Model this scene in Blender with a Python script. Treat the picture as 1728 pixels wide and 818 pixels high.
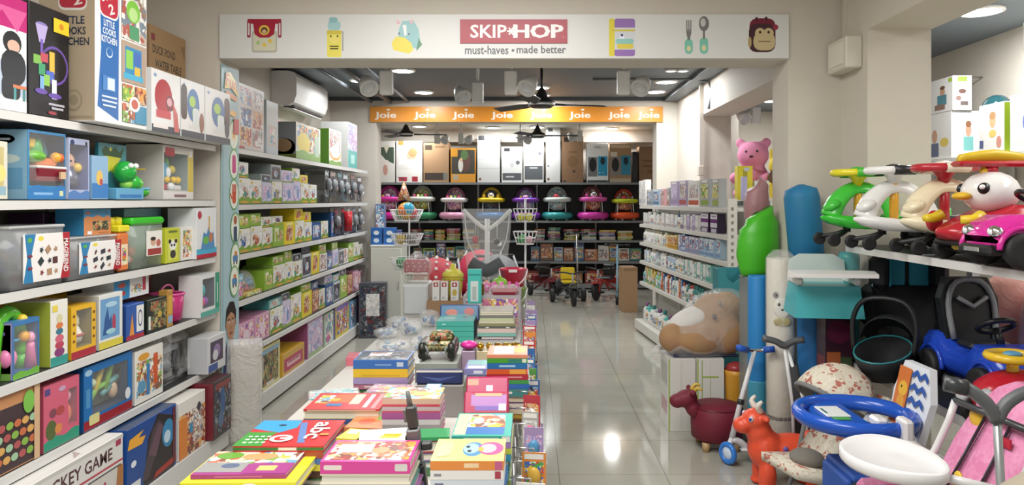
import bpy, math, random
from mathutils import Vector, Matrix, Euler
PI = math.pi
C = bpy.context.scene.collection
for _o in list(bpy.data.objects): bpy.data.objects.remove(_o)

# ---------------------------------------------------------------- camera, world, exposure, main lights
FL, CX, CY, H = 1250.0, 897.0, 337.0, 1.55          # focal length in pixels, vanishing point, eye height
scn = bpy.context.scene
cd = bpy.data.cameras.new('camera'); cam = bpy.data.objects.new('camera', cd); C.objects.link(cam)
cd.sensor_fit = 'HORIZONTAL'; cd.sensor_width = 36.0
cd.lens = FL/1728*36
cd.shift_x = -(CX-864)/1728; cd.shift_y = (CY-409)/1728
cd.clip_start = .05; cd.clip_end = 60
cam.location = (0, 0, H); cam.rotation_euler = (PI/2, 0, 0)
scn.camera = cam
scn.view_settings.view_transform = 'Standard'; scn.view_settings.look = 'None'
scn.view_settings.gamma = 1.0; scn.view_settings.use_curve_mapping = False
scn.view_settings.exposure = 0.22
wd = bpy.data.worlds.new('world'); scn.world = wd; wd.use_nodes = True
wd.node_tree.nodes['Background'].inputs[0].default_value = (.95, .98, 1, 1)
wd.node_tree.nodes['Background'].inputs[1].default_value = .55
def area(name, x, y, z, sx, sy, power, col=(1, .98, .95), rot=(0, 0, 0)):
    l = bpy.data.lights.new(name, 'AREA'); l.shape = 'RECTANGLE'; l.size = sx; l.size_y = sy; l.energy = power; l.color = col
    o = bpy.data.objects.new(name, l); C.objects.link(o); o.location = (x, y, z); o.rotation_euler = rot
    return o
area('shopfront_ceiling_lamp', -.5, 1.3, 2.96, 1.6, 1.2, 70)
area('shopfront_ceiling_lamp', -.4, 3.2, 2.96, 1.6, 1.0, 46)
area('side_aisle_lamp', 2.9, 2.2, 2.72, .6, 2.0, 30)
LAMP_W = 11

# ---------------------------------------------------------------- materials
def lin(h):
    h = h.lstrip('#')
    if len(h) == 3: h = ''.join(c*2 for c in h)
    r = [int(h[i:i+2], 16)/255 for i in (0, 2, 4)]
    g = .3*r[0]+.59*r[1]+.11*r[2]; r = [c*.9+g*.1 for c in r]          # every colour pulled slightly towards grey
    return tuple(c/12.92 if c <= .04045 else ((c+.055)/1.055)**2.4 for c in r) + (1,)
_M = {}
def M(col, rough=.5, metal=0.0, var=0.0, coat=0.0):
    k = (col, rough, metal, var, coat)
    if k in _M: return _M[k]
    m = bpy.data.materials.new('paint_' + col.strip('#')); m.use_nodes = True
    nt = m.node_tree; b = nt.nodes['Principled BSDF']
    b.inputs['Base Color'].default_value = lin(col); b.inputs['Roughness'].default_value = rough; b.inputs['Metallic'].default_value = metal
    b.inputs['Coat Weight'].default_value = coat
    if var:
        n = nt.nodes.new('ShaderNodeTexNoise'); n.inputs['Scale'].default_value = 9; n.inputs['Detail'].default_value = 4
        t = nt.nodes.new('ShaderNodeTexCoord'); nt.links.new(t.outputs['Object'], n.inputs['Vector'])
        mx = nt.nodes.new('ShaderNodeMixRGB'); mx.blend_type = 'MULTIPLY'; mx.inputs[0].default_value = var; mx.inputs[1].default_value = lin(col)
        nt.links.new(n.outputs['Color'], mx.inputs[2]); nt.links.new(mx.outputs[0], b.inputs['Base Color'])
    _M[k] = m
    return m
def P(col): return M(col, .3)                    # glossy plastic or varnished print
def ART(pal, scale=22, rough=.35, mix=.35):
    """printed picture: patches of the palette broken up by noise"""
    k = ('art', tuple(pal), scale, rough)
    if k in _M: return _M[k]
    m = bpy.data.materials.new('printed_art'); m.use_nodes = True
    nt = m.node_tree; N = nt.nodes; L = nt.links; b = N['Principled BSDF']; b.inputs['Roughness'].default_value = rough
    t = N.new('ShaderNodeTexCoord'); oi = N.new('ShaderNodeObjectInfo')
    ad = N.new('ShaderNodeVectorMath'); ad.operation = 'ADD'
    ml = N.new('ShaderNodeMath'); ml.operation = 'MULTIPLY'; ml.inputs[1].default_value = 40
    L.new(oi.outputs['Random'], ml.inputs[0]); L.new(t.outputs['Object'], ad.inputs[0]); L.new(ml.outputs[0], ad.inputs[1])
    ns = N.new('ShaderNodeTexNoise'); ns.inputs['Scale'].default_value = scale*.8; ns.inputs['Detail'].default_value = 2
    L.new(ad.outputs[0], ns.inputs['Vector'])
    sc = N.new('ShaderNodeVectorMath'); sc.operation = 'SCALE'; sc.inputs['Scale'].default_value = .9/scale
    L.new(ns.outputs['Color'], sc.inputs[0])
    a2 = N.new('ShaderNodeVectorMath'); a2.operation = 'ADD'; L.new(ad.outputs[0], a2.inputs[0]); L.new(sc.outputs[0], a2.inputs[1])
    v = N.new('ShaderNodeTexVoronoi'); v.inputs['Scale'].default_value = scale; L.new(a2.outputs[0], v.inputs['Vector'])
    sp = N.new('ShaderNodeSeparateColor'); L.new(v.outputs['Color'], sp.inputs[0])
    r = N.new('ShaderNodeValToRGB'); r.color_ramp.interpolation = 'CONSTANT'
    e = r.color_ramp.elements
    while len(e) < len(pal): e.new(.5)
    for i, c in enumerate(pal): e[i].position = i/len(pal); e[i].color = lin(c)
    v2 = N.new('ShaderNodeTexVoronoi'); v2.inputs['Scale'].default_value = scale*3.1; L.new(a2.outputs[0], v2.inputs['Vector'])
    s2 = N.new('ShaderNodeSeparateColor'); L.new(v2.outputs['Color'], s2.inputs[0])
    th = N.new('ShaderNodeMath'); th.operation = 'GREATER_THAN'; th.inputs[1].default_value = .62; L.new(s2.outputs[1], th.inputs[0])
    sw = N.new('ShaderNodeMix'); L.new(th.outputs[0], sw.inputs[0]); L.new(sp.outputs[0], sw.inputs[2]); L.new(s2.outputs[0], sw.inputs[3])
    L.new(sw.outputs[0], r.inputs[0])
    mx = N.new('ShaderNodeMixRGB'); mx.blend_type = 'SOFT_LIGHT'; mx.inputs[0].default_value = mix
    L.new(r.outputs[0], mx.inputs[1]); L.new(ns.outputs['Fac'], mx.inputs[2]); L.new(mx.outputs[0], b.inputs['Base Color'])
    _M[k] = m
    return m
def CLEAR(tint='#ffffff', alpha=.16, rough=.08, name='clear_film'):
    k = ('clear', tint, alpha, rough)
    if k in _M: return _M[k]
    m = bpy.data.materials.new(name); m.use_nodes = True
    nt = m.node_tree; N = nt.nodes; L = nt.links; b = N['Principled BSDF']
    b.inputs['Base Color'].default_value = lin(tint); b.inputs['Roughness'].default_value = rough
    tr = N.new('ShaderNodeBsdfTransparent'); mx = N.new('ShaderNodeMixShader'); mx.inputs[0].default_value = alpha
    L.new(tr.outputs[0], mx.inputs[1]); L.new(b.outputs[0], mx.inputs[2]); L.new(mx.outputs[0], N['Material Output'].inputs[0])
    _M[k] = m
    return m
def FILM(alpha=.22):
    """crinkled clear polythene"""
    k = ('film', alpha)
    if k in _M: return _M[k]
    m = CLEAR('#f4f4f2', alpha, .14, 'polythene').copy(); nt = m.node_tree; b = nt.nodes['Principled BSDF']
    n = nt.nodes.new('ShaderNodeTexNoise'); n.inputs['Scale'].default_value = 11; n.inputs['Detail'].default_value = 3; n.inputs['Distortion'].default_value = 2
    bp = nt.nodes.new('ShaderNodeBump'); bp.inputs['Strength'].default_value = .38; bp.inputs['Distance'].default_value = .05
    t = nt.nodes.new('ShaderNodeTexCoord'); nt.links.new(t.outputs['Object'], n.inputs['Vector'])
    nt.links.new(n.outputs['Fac'], bp.inputs['Height']); nt.links.new(bp.outputs[0], b.inputs['Normal'])
    _M[k] = m
    return m
def EMIT(col, s):
    k = ('emit', col, s)
    if k in _M: return _M[k]
    m = bpy.data.materials.new('lit_diffuser'); m.use_nodes = True
    b = m.node_tree.nodes['Principled BSDF']; b.inputs['Emission Color'].default_value = lin(col); b.inputs['Emission Strength'].default_value = s
    _M[k] = m
    return m
def FLOORMAT():
    m = bpy.data.materials.new('polished_floor_tile'); m.use_nodes = True
    nt = m.node_tree; N = nt.nodes; L = nt.links; b = N['Principled BSDF']
    t = N.new('ShaderNodeTexCoord'); mp = N.new('ShaderNodeMapping'); L.new(t.outputs['Object'], mp.inputs[0])
    mp.inputs['Location'].default_value = (-.155, .02, 0)
    br = N.new('ShaderNodeTexBrick'); br.offset = 0; br.inputs['Scale'].default_value = 1
    br.inputs['Brick Width'].default_value = .6; br.inputs['Row Height'].default_value = .6; br.inputs['Mortar Size'].default_value = .003
    br.inputs['Color1'].default_value = lin('#b6b4a7'); br.inputs['Color2'].default_value = lin('#b2b0a3'); br.inputs['Mortar'].default_value = lin('#8f897a')
    L.new(mp.outputs[0], br.inputs['Vector'])
    n = N.new('ShaderNodeTexNoise'); n.inputs['Scale'].default_value = 3.5; n.inputs['Detail'].default_value = 6; L.new(t.outputs['Object'], n.inputs['Vector'])
    r = N.new('ShaderNodeValToRGB'); r.color_ramp.elements[0].color = (.86, .86, .84, 1); r.color_ramp.elements[1].color = (1, 1, 1, 1)
    L.new(n.outputs['Fac'], r.inputs[0])
    mx = N.new('ShaderNodeMixRGB'); mx.blend_type = 'MULTIPLY'; mx.inputs[0].default_value = 1; L.new(br.outputs[0], mx.inputs[1]); L.new(r.outputs[0], mx.inputs[2])
    L.new(mx.outputs[0], b.inputs['Base Color'])
    b.inputs['Roughness'].default_value = .07; b.inputs['Specular IOR Level'].default_value = .62
    return m
WALL = M('#d6cec0', .7, 0, .06); WHITE = M('#e6e5e0', .4); CEIL = M('#717a80', .6, 0, .08); STEEL = M('#c9ccce', .28, 1); CHROME = M('#e4e6e8', .12, 1)
BLACK = M('#17181a', .45); RUBBER = M('#1b1b1c', .6); SHELF = M('#dddcd8', .4); SHELFGREY = M('#a6aaab', .45); DARK = M('#33363a', .5)

# ---------------------------------------------------------------- mesh builder
def catmull(pts, k=4):
    pts = [Vector(p) for p in pts]
    if len(pts) < 3: return pts
    out = []
    for i in range(len(pts)-1):
        p0 = pts[max(i-1, 0)]; p1 = pts[i]; p2 = pts[i+1]; p3 = pts[min(i+2, len(pts)-1)]
        for j in range(k):
            t = j/k
            out.append(.5*((2*p1)+(p2-p0)*t+(2*p0-5*p1+4*p2-p3)*t*t+(3*p1-p0-3*p2+p3)*t**3))
    out.append(pts[-1])
    return out
_TXT = {}
def text_geo(s, bold=0.0):
    k = (s, bold)
    if k not in _TXT:
        cu = bpy.data.curves.new('lettering', 'FONT'); cu.body = s; cu.offset = bold; cu.resolution_u = 2
        o = bpy.data.objects.new('lettering', cu)
        C.objects.link(o); bpy.context.view_layer.update()
        me = bpy.data.meshes.new_from_object(o)
        v = [tuple(p.co)[:2] for p in me.vertices]; f = [tuple(p.vertices) for p in me.polygons]
        bpy.data.objects.remove(o); bpy.data.meshes.remove(me); bpy.data.curves.remove(cu)
        x0 = min(p[0] for p in v); x1 = max(p[0] for p in v); y0 = min(p[1] for p in v); y1 = max(p[1] for p in v)
        _TXT[k] = ([((p[0]-x0)/(x1-x0)-.5, (p[1]-y0)/(y1-y0)-.5) for p in v], f)
    return _TXT[k]
class B:
    def __init__(s): s.v = []; s.f = []; s.m = []; s.sm = []; s.mats = []; s.T = None
    def mi(s, mat):
        if isinstance(mat, str): mat = P(mat)
        if mat not in s.mats: s.mats.append(mat)
        return s.mats.index(mat)
    def add(s, vs, fs, mat, sm=False):
        n = len(s.v); i = s.mi(mat)
        if s.T is not None: vs = [s.T @ Vector(p) for p in vs]
        s.v += [tuple(p) for p in vs]
        for f in fs: s.f.append([a+n for a in f]); s.m.append(i); s.sm.append(sm)
        return s
    def box(s, x0, x1, y0, y1, z0, z1, mat, bev=0.0, rot=None, sm=False):
        c = Vector(((x0+x1)/2, (y0+y1)/2, (z0+z1)/2)); h = ((x1-x0)/2, (y1-y0)/2, (z1-z0)/2)
        if bev <= 0:
            vs = [Vector((h[0]*a, h[1]*b, h[2]*d)) for a in (-1, 1) for b in (-1, 1) for d in (-1, 1)]
            fs = [(0, 1, 3, 2), (4, 6, 7, 5), (0, 4, 5, 1), (2, 3, 7, 6), (0, 2, 6, 4), (1, 5, 7, 3)]
        else:
            e = min(bev, min(h)*.95); vs = []; ix = {}
            for a in (-1, 1):
                for b in (-1, 1):
                    for d in (-1, 1):
                        for k in range(3):
                            p = [h[0]*a, h[1]*b, h[2]*d]
                            for q in range(3):
                                if q != k: p[q] -= e*(a, b, d)[q]
                            ix[(a, b, d, k)] = len(vs); vs.append(Vector(p))
            fs = []
            cyc = ((-1, -1), (1, -1), (1, 1), (-1, 1))
            def sg(k, v, u, w):
                r = [0, 0, 0]; r[k] = v; r[(k+1) % 3] = u; r[(k+2) % 3] = w; return tuple(r)
            for k in range(3):
                for v in (-1, 1):
                    q = [ix[sg(k, v, u, w)+(k,)] for u, w in cyc]
                    fs.append(q if v > 0 else q[::-1])
                for u, w in cyc:
                    a_, b_ = (k+1) % 3, (k+2) % 3
                    q = [ix[sg(k, -1, u, w)+(a_,)], ix[sg(k, 1, u, w)+(a_,)], ix[sg(k, 1, u, w)+(b_,)], ix[sg(k, -1, u, w)+(b_,)]]
                    fs.append(q if u*w > 0 else q[::-1])
            for a in (-1, 1):
                for b in (-1, 1):
                    for d in (-1, 1):
                        q = [ix[(a, b, d, k)] for k in range(3)]
                        fs.append(q if a*b*d > 0 else q[::-1])
        if rot is not None:
            R = Euler(rot).to_matrix(); vs = [R @ p for p in vs]
        return s.add([p+c for p in vs], fs, mat, sm)
    def tube(s, pts, r, mat, n=8, k=0, cap=True, sm=True, flat=None):
        pts = catmull(pts, k) if k else [Vector(p) for p in pts]
        rs = r if isinstance(r, (list, tuple)) else [r]*len(pts)
        if len(rs) != len(pts):
            rs = [rs[min(int(i*(len(rs)-1)/max(len(pts)-1, 1)), len(rs)-2)]*(1-((i*(len(rs)-1)/max(len(pts)-1, 1)) % 1 if i < len(pts)-1 else 1))
                  + rs[min(int(i*(len(rs)-1)/max(len(pts)-1, 1)), len(rs)-2)+1]*((i*(len(rs)-1)/max(len(pts)-1, 1)) % 1 if i < len(pts)-1 else 1) for i in range(len(pts))]
        vs = []; fs = []; u = None
        for i, p in enumerate(pts):
            t = (pts[min(i+1, len(pts)-1)]-pts[max(i-1, 0)])
            if t.length < 1e-9: t = Vector((0, 0, 1))
            t.normalize()
            if u is None: u = t.orthogonal().normalized()
            u = (u - t*u.dot(t))
            if u.length < 1e-6: u = t.orthogonal()
            u.normalize(); w = t.cross(u)
            for j in range(n):
                a = 2*PI*j/n
                vs.append(p + u*math.cos(a)*rs[i] + w*math.sin(a)*rs[i]*(flat or 1))
        for i in range(len(pts)-1):
            for j in range(n): fs.append((i*n+j, i*n+(j+1) % n, (i+1)*n+(j+1) % n, (i+1)*n+j))
        if cap: fs.append(tuple(range(n))[::-1]); fs.append(tuple((len(pts)-1)*n+j for j in range(n)))
        return s.add(vs, fs, mat, sm)
    def cyl(s, p0, p1, r0, mat, r1=None, n=16, cap=True):
        return s.tube([p0, p1], [r0, r0 if r1 is None else r1], mat, n, cap=cap)
    def lathe(s, prof, mat, c=(0, 0, 0), n=20, ax=(0, 0, 1), sm=True, sx=1, sy=1):
        Q = Vector((0, 0, 1)).rotation_difference(Vector(ax)).to_matrix(); vs = []; fs = []
        for r, z in prof:
            for j in range(n):
                a = 2*PI*j/n; vs.append(Q @ Vector((max(r, 1e-4)*math.cos(a)*sx, max(r, 1e-4)*math.sin(a)*sy, z)) + Vector(c))
        for i in range(len(prof)-1):
            for j in range(n): fs.append((i*n+j, i*n+(j+1) % n, (i+1)*n+(j+1) % n, (i+1)*n+j))
        fs.append(tuple(range(n))[::-1]); fs.append(tuple((len(prof)-1)*n+j for j in range(n)))
        return s.add(vs, fs, mat, sm)
    def ell(s, c, r, mat, rot=None, nu=14, nv=9, lo=-90, hi=90):
        if not isinstance(r, (tuple, list)): r = (r, r, r)
        R = Euler(rot).to_matrix() if rot else Matrix.Identity(3); vs = []; fs = []
        for i in range(nv+1):
            t = math.radians(lo+(hi-lo)*i/nv); t = max(-PI/2+.01, min(PI/2-.01, t))
            for j in range(nu):
                a = 2*PI*j/nu
                vs.append(R @ Vector((r[0]*math.cos(t)*math.cos(a), r[1]*math.cos(t)*math.sin(a), r[2]*math.sin(t))) + Vector(c))
        for i in range(nv):
            for j in range(nu): fs.append((i*nu+j, i*nu+(j+1) % nu, (i+1)*nu+(j+1) % nu, (i+1)*nu+j))
        fs.append(tuple(range(nu))[::-1]); fs.append(tuple(nv*nu+j for j in range(nu)))
        return s.add(vs, fs, mat, True)
    def torus(s, c, R, r, mat, ax=(0, 0, 1), n=24, m=8, a0=0, a1=360, sx=1, sy=1):
        Q = Vector((0, 0, 1)).rotation_difference(Vector(ax)).to_matrix() if abs(ax[1]) < .95 else Matrix(((1, 0, 0), (0, 0, -1), (0, 1, 0))); full = abs(a1-a0) >= 360
        pts = []; k = n if full else n+1
        for i in range(k):
            a = math.radians(a0+(a1-a0)*i/n); pts.append(Q @ Vector((R*math.cos(a)*sx, R*math.sin(a)*sy, 0)) + Vector(c))
        if full: pts += [pts[0]]
        return s.tube(pts, r, mat, m, cap=not full)
    def prism(s, out, o, u, v, nrm, th, mat, sm=False):
        """outline (list of 2D points) in plane o,u,v pushed th along nrm"""
        o = Vector(o); u = Vector(u); v = Vector(v); n = Vector(nrm).normalized()*th; k = len(out)
        a = [o+u*p[0]+v*p[1] for p in out]
        if th == 0: return s.add(a, [tuple(range(k))], mat, sm)
        fs = [tuple(range(k))[::-1], tuple(range(k, 2*k))] + [(i, (i+1) % k, k+(i+1) % k, k+i) for i in range(k)]
        return s.add(a+[p+n for p in a], fs, mat, sm)
    def loft(s, rings, mat, closed=True, cap=True, sm=True):
        n = len(rings[0]); vs = [Vector(p) for r in rings for p in r]; fs = []
        for i in range(len(rings)-1):
            for j in range(n if closed else n-1): fs.append((i*n+j, i*n+(j+1) % n, (i+1)*n+(j+1) % n, (i+1)*n+j))
        if cap and closed: fs.append(tuple(range(n))[::-1]); fs.append(tuple((len(rings)-1)*n+j for j in range(n)))
        return s.add(vs, fs, mat, sm)
    def frame(s, o, u, v, n): s.fr = (Vector(o), Vector(u), Vector(v), Vector(n).normalized()); s.lay = 0; return s
    def dec(s, kind, x, y, w, h, mat, ex=None, ang=0, lift=.00016):
        """flat print on the current frame; x,y,w,h as shares of the face"""
        o, u, v, n = s.fr; s.lay += 1; o = o+n*(lift*s.lay); lu = u.length; lv = v.length
        def pt(a, b):
            if ang:
                A = math.radians(ang); X = a*w*lu; Y = b*h*lv
                return o+u*(x+(X*math.cos(A)-Y*math.sin(A))/lu)+v*(y+(X*math.sin(A)+Y*math.cos(A))/lv)
            return o+u*(x+a*w)+v*(y+b*h)
        if kind == 'w': y = max(y, h/2+.004)
        if kind == 't':
            g, fs = text_geo(ex, .02); return s.add([pt(a, b) for a, b in g], fs, mat)
        if kind == 'e': out = [(.5*math.cos(2*PI*i/18), .5*math.sin(2*PI*i/18)) for i in range(18)]
        elif kind == 'q':
            out = []
            for cx, cy, a0 in ((.5, .5, 0), (-.5, .5, 90), (-.5, -.5, 180), (.5, -.5, 270)):
                for i in range(4):
                    a = math.radians(a0+30*i); q = ex or .12; k = min(w*lu, h*lv)*q
                    out.append((cx-math.copysign(k/(w*lu), cx)+k/(w*lu)*math.cos(a), cy-math.copysign(k/(h*lv), cy)+k/(h*lv)*math.sin(a)))
        elif kind == 'p': out = ex
        elif kind == 'w': out = [(-.5, -.5), (.5, -.5)] + [(.5-i/12, .5+(ex or .3)*math.sin(i*.9)*.5-.1) for i in range(13)]
        elif kind == '*': out = [((.5 if i % 2 == 0 else .24)*math.cos(2*PI*i/10+PI/2), (.5 if i % 2 == 0 else .24)*math.sin(2*PI*i/10+PI/2)) for i in range(10)]
        else: out = [(-.5, -.5), (.5, -.5), (.5, .5), (-.5, .5)]
        return s.add([pt(a, b) for a, b in out], [tuple(range(len(out)))], mat)
    def mesh(s, name):
        me = bpy.data.meshes.new(name); me.from_pydata(s.v, [], s.f)
        for m in s.mats: me.materials.append(m)
        me.polygons.foreach_set('material_index', s.m); me.polygons.foreach_set('use_smooth', s.sm); me.update()
        return me
    def obj(s, name, parent=None, label=None):
        o = bpy.data.objects.new(name, s.mesh(name)); C.objects.link(o)
        if parent is not None: o.parent = parent
        if label: o['label'] = label
        return o
    def top(s, name, label, cat, loc=(0, 0, 0), rz=0, group=None):
        o = s.obj(name); o.location = loc; o.rotation_euler = rz if isinstance(rz, tuple) else (0, 0, rz)
        return tag(o, label, cat, group)
    def struct(s, name):
        o = s.obj(name); o['kind'] = 'structure'; return o
USED = {}
def tag(o, label, cat, group=None):
    USED.setdefault(label, []).append(o.name)
    o['label'] = label; o['category'] = cat
    if group: o['group'] = group
    return o
def thing(name, label, cat, loc=(0, 0, 0), rz=0, group=None):
    o = bpy.data.objects.new(name, None); C.objects.link(o); o.empty_display_size = .1
    o.location = loc; o.rotation_euler = rz if isinstance(rz, tuple) else (0, 0, rz)
    return tag(o, label, cat, group)
def blob(o, vox=.012, smooth=6):
    """melts the closed shells of a mesh into one continuous skin"""
    r = o.modifiers.new('melt', 'REMESH'); r.mode = 'VOXEL'; r.voxel_size = vox; r.use_smooth_shade = True
    s_ = o.modifiers.new('smooth', 'SMOOTH'); s_.factor = .5; s_.iterations = smooth
    return o
def solid(o, t, off=0):
    m = o.modifiers.new('thickness', 'SOLIDIFY'); m.thickness = t; m.offset = off; return o
def on(px, py, Z):                       # the point of the level Z seen at a pixel of the photograph
    Y = (H-Z)*FL/(py-CY); return ((px-CX)*Y/FL, Y)
def yat(px, X): return X*FL/(px-CX)
def zat(py, Y): return H+(CY-py)*Y/FL
def xat(px, Y): return (px-CX)*Y/FL
ORD = 'zeroth first second third fourth fifth sixth seventh eighth ninth tenth eleventh twelfth thirteenth fourteenth fifteenth sixteenth seventeenth eighteenth nineteenth twentieth'.split()
for _t, _u in (('twenty', 'thirtieth'), ('thirty', 'fortieth'), ('forty', 'fiftieth'), ('fifty', 'sixtieth')): ORD += [_t+'-'+w for w in ORD[1:10]] + [_u]
# ================================================================ THE SETTING
def slab(name, *bxs, mat=WALL):
    b = B()
    for q in bxs: b.box(*q, mat)
    return b.struct(name)
YF, YB = 4.65, 4.95                       # front and back of the first header beam
slab('floor', (-3.6, 3.8, -1.5, 13.6, -.1, 0), mat=FLOORMAT())
slab('ceiling_front', (-2.45, 1.95, -1.5, YF, 3.0, 3.1), mat=M('#c9c2b2', .7))
slab('ceiling_middle', (-2.45, 1.77, YB, 9.0, 2.79, 2.9), mat=CEIL)
slab('ceiling_side', (2.32, 3.6, -1.5, YF, 2.79, 2.9), (1.77, 2.32, YB, 10.6, 2.79, 2.9), (2.32, 3.6, YF, 10.6, 2.79, 2.9), mat=CEIL)
slab('ceiling_back', (-3.5, 3.0, 9.3, 13.5, 2.8, 2.9), mat=M('#b9b6ac', .7))
slab('wall_left', (-2.6, -2.45, -1.5, 9.0, 0, 3.0))
slab('wall_right', (3.5, 3.6, -1.5, 10.6, 0, 2.9))
slab('wall_side_back', (1.75, 3.5, 10.4, 10.5, 0, 2.9))
slab('wall_back', (-3.5, 3.0, 13.4, 13.5, 0, 2.9), (-3.5, -3.4, 9.3, 13.4, 0, 2.9), (2.5, 2.6, 9.3, 13.4, 0, 2.8))
# header wall between shop front and middle room: piers, beam
slab('wall_header', (-2.45, 1.95, YF, YB, 2.43, 3.0), (-2.45, -1.96, YF, YB, 0, 2.43), (1.61, 1.95, YF, YB, 0, 2.43))
# second header (orange band) between the middle and the back room
slab('wall_rear_header', (-2.45, 1.77, 9.0, 9.3, 2.5, 2.9), (-2.45, -1.89, 9.0, 9.3, 0, 2.5), (1.52, 1.77, 9.0, 9.3, 0, 2.5))
# pillar and beam on the ride-on side, pillar and beam of the middle room
slab('wall_pillar_front', (1.95, 2.32, 4.3, YB, 0, 2.54), (1.95, 2.32, -1.5, YB, 2.54, 3.0))
slab('wall_pillar_middle', (1.77, 2.1, 7.8, 9.3, 0, 2.43), (1.77, 2.1, YB, 9.3, 2.43, 2.8))
# rear room beam under the ceiling at the back wall
slab('trim_1', (-3.4, 2.5, 13.2, 13.4, 2.58, 2.8))
b = B()
for x, r in ((-1.95, .022), (-1.72, .03), (-1.5, .018)): b.cyl((x, YB, 2.745), (x, 9.0, 2.745), r, M('#5b646a', .5), n=10)
b.struct('trim_2')
b = B()
b.box(1.6, 1.77, YB, 9.0, 2.74, 2.79, M('#5b646a', .5)); b.box(-2.45, 1.77, 8.94, 9.0, 2.75, 2.79, M('#4a5157', .5))
b.tube([(.62, 7.5, 2.77), (1.3, 7.5, 2.77), (1.755, 7.35, 2.72), (1.755, 7.35, 2.45)], .012, M('#6a6e6c', .5), k=3)
b.struct('trim_3')
b = B()                                    # cream conduit run down the corner to a junction box
b.box(1.93, 1.955, 4.57, 4.6, 2.5, 3.0, WALL)
b.struct('trim_4')
b = B(); b.box(1.85, 1.95, 4.36, 4.63, 2.33, 2.52, M('#d8d2c2', .5), .008); b.box(1.845, 1.85, 4.4, 4.6, 2.36, 2.49, M('#e4dfd0', .5))
b.top('junction_box', 'cream junction box on the wall beside the pillar, under the conduit', 'junction box')
b = B(); b.box(1.73, 1.77, 7.62, 7.66, 1.9, 2.79, WALL); b.struct('trim_5')
b = B(); b.box(1.715, 1.77, 7.6, 7.69, 1.8, 1.9, M('#cfc8b6', .5), .005)
b.top('switch_box', 'small cream cable box at the foot of the conduit behind the baby goods rack', 'junction box')

# ---------------------------------------------------------------- ceiling lights
def downlight(x, y, z, label, r=.1, power=LAMP_W, group='round ceiling downlights', lit=True):
    t = thing('ceiling_light', label, 'ceiling light', (x, y, z), 0, group)
    B().lathe([(r+.02, 0), (r+.02, -.018), (r, -.022), (r, -.006), (.01, -.005)], '#eceae4', n=28).obj('rim', t)
    B().lathe([(r*.98, -.008), (r*.98, -.019), (r*.6, -.022), (.005, -.023)], EMIT('#f4f8ff', 14) if lit else P('#d8d5cc'), n=28).obj('diffuser', t)
    if lit:
        l = bpy.data.lights.new('lamp', 'AREA'); l.shape = 'DISK'; l.size = r*1.9; l.energy = power; l.color = (.97, .98, 1)
        o = bpy.data.objects.new('lamp', l); C.objects.link(o); o.parent = t; o.location = (0, 0, -.03)
    return t
def onc(px, py, z=2.79):
    Y = (z-H)*FL/(CY-py); return (px-CX)*Y/FL, Y, z
for px, py, lb in ((609, 134, 'round lit downlight above the air conditioner'), (715, 154, 'round lit downlight behind the first spotlight, above the orange sign'),
                   (680, 117, 'round lit downlight half hidden by the white header'), (910, 146, 'round lit downlight just in front of the fan rod'), (912, 159, 'round lit downlight just behind the fan rod'),
                   (1124, 136, 'round lit downlight above the baby goods rack, second from the wall'), (1106, 153, 'round lit downlight above the end of the orange sign')):
    downlight(*onc(px, py), lb)
for px, lb in ((1132, 'small bright downlight under the header, first of the close pair'), (1152, 'small bright downlight under the header, second of the close pair')):
    downlight(*onc(px, 117), lb, .04, 4)
for px, py, lb in ((708, 212, 'lit downlight of the back room above the hair-baby carton'), (832, 214, 'lit downlight of the back room above the tall white carton'),
                   (906, 213, 'lit downlight of the back room at the second fan'), (1033, 216, 'lit downlight of the back room above the blue printed cartons')):
    downlight(*onc(px, py, 2.8), lb, .11, 15, 'back room downlights')
downlight(2.93, 4.83, 2.79, 'bright round downlight of the side aisle above the high chair cartons', .12, 24)
downlight(2.72, 5.35, 2.79, 'unlit round ceiling plate half behind the pillar of the side aisle', .12, 0, lit=False)
downlight(3.0, 9.2, 2.79, 'lit downlight over the pink plush toy', .11, 16)

def spot(x, y, z, label, side=1, flip=0, zc=2.79):
    """white gear box hanging from the ceiling with a round flood head beside it"""
    t = thing('spotlight', label, 'spotlight', (x, y, z), flip, 'white ceiling spotlights')
    B().cyl((0, 0, .0), (0, 0, zc-z-.002), .012, '#dedcd4', n=10).obj('stem', t)
    B().box(-.045, .045, -.035, .035, -.17, .0, WHITE, .008).obj('gear_box', t)
    b = B(); b.tube([(side*.045, 0, -.1), (side*.1, 0, -.1)], .014, WHITE)
    b.obj('swivel_arm', t)
    h = B().lathe([(.028, .09), (.045, .06), (.062, .0), (.07, -.05), (.064, -.055), (.045, -.02), (.01, -.015)], WHITE, (side*.13, -.01, -.1), n=22, ax=(side*.35, .6, .55)).obj('lamp_head', t)
    B().ell((side*.122, -.028, -.122), (.05, .05, .02), CLEAR('#f5f8ff', .5, .1, 'lens'), (math.atan2(.6, .55), side*.5, 0)).obj('lens', h)
    return t
spot(xat(652, 5.3), 5.3, 2.47, 'white box spotlight nearest the air conditioner', -1)
spot(xat(806, 6.0), 6.0, 2.5, 'white box spotlight left of the centre, above the orange sign'.replace('left of the centre, ', 'second from the air conditioner, '), -1)
spot(xat(862, 5.3), 5.3, 2.47, 'white box spotlight with a globe head beside the ceiling fan', 1)
spot(xat(1052, 5.3), 5.3, 2.47, 'white box spotlight with a globe head toward the baby goods rack', 1)
spot(xat(738, 11.9), 11.9, 2.62, 'small white spotlight of the back room beside the first fan', 1, zc=2.8)
spot(xat(778, 11.9), 11.9, 2.62, 'small white spotlight of the back room between fan and tall carton', 1, zc=2.8)
spot(xat(878, 11.9), 11.9, 2.62, 'small white spotlight of the back room beside the second fan', 1, zc=2.8)
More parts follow.
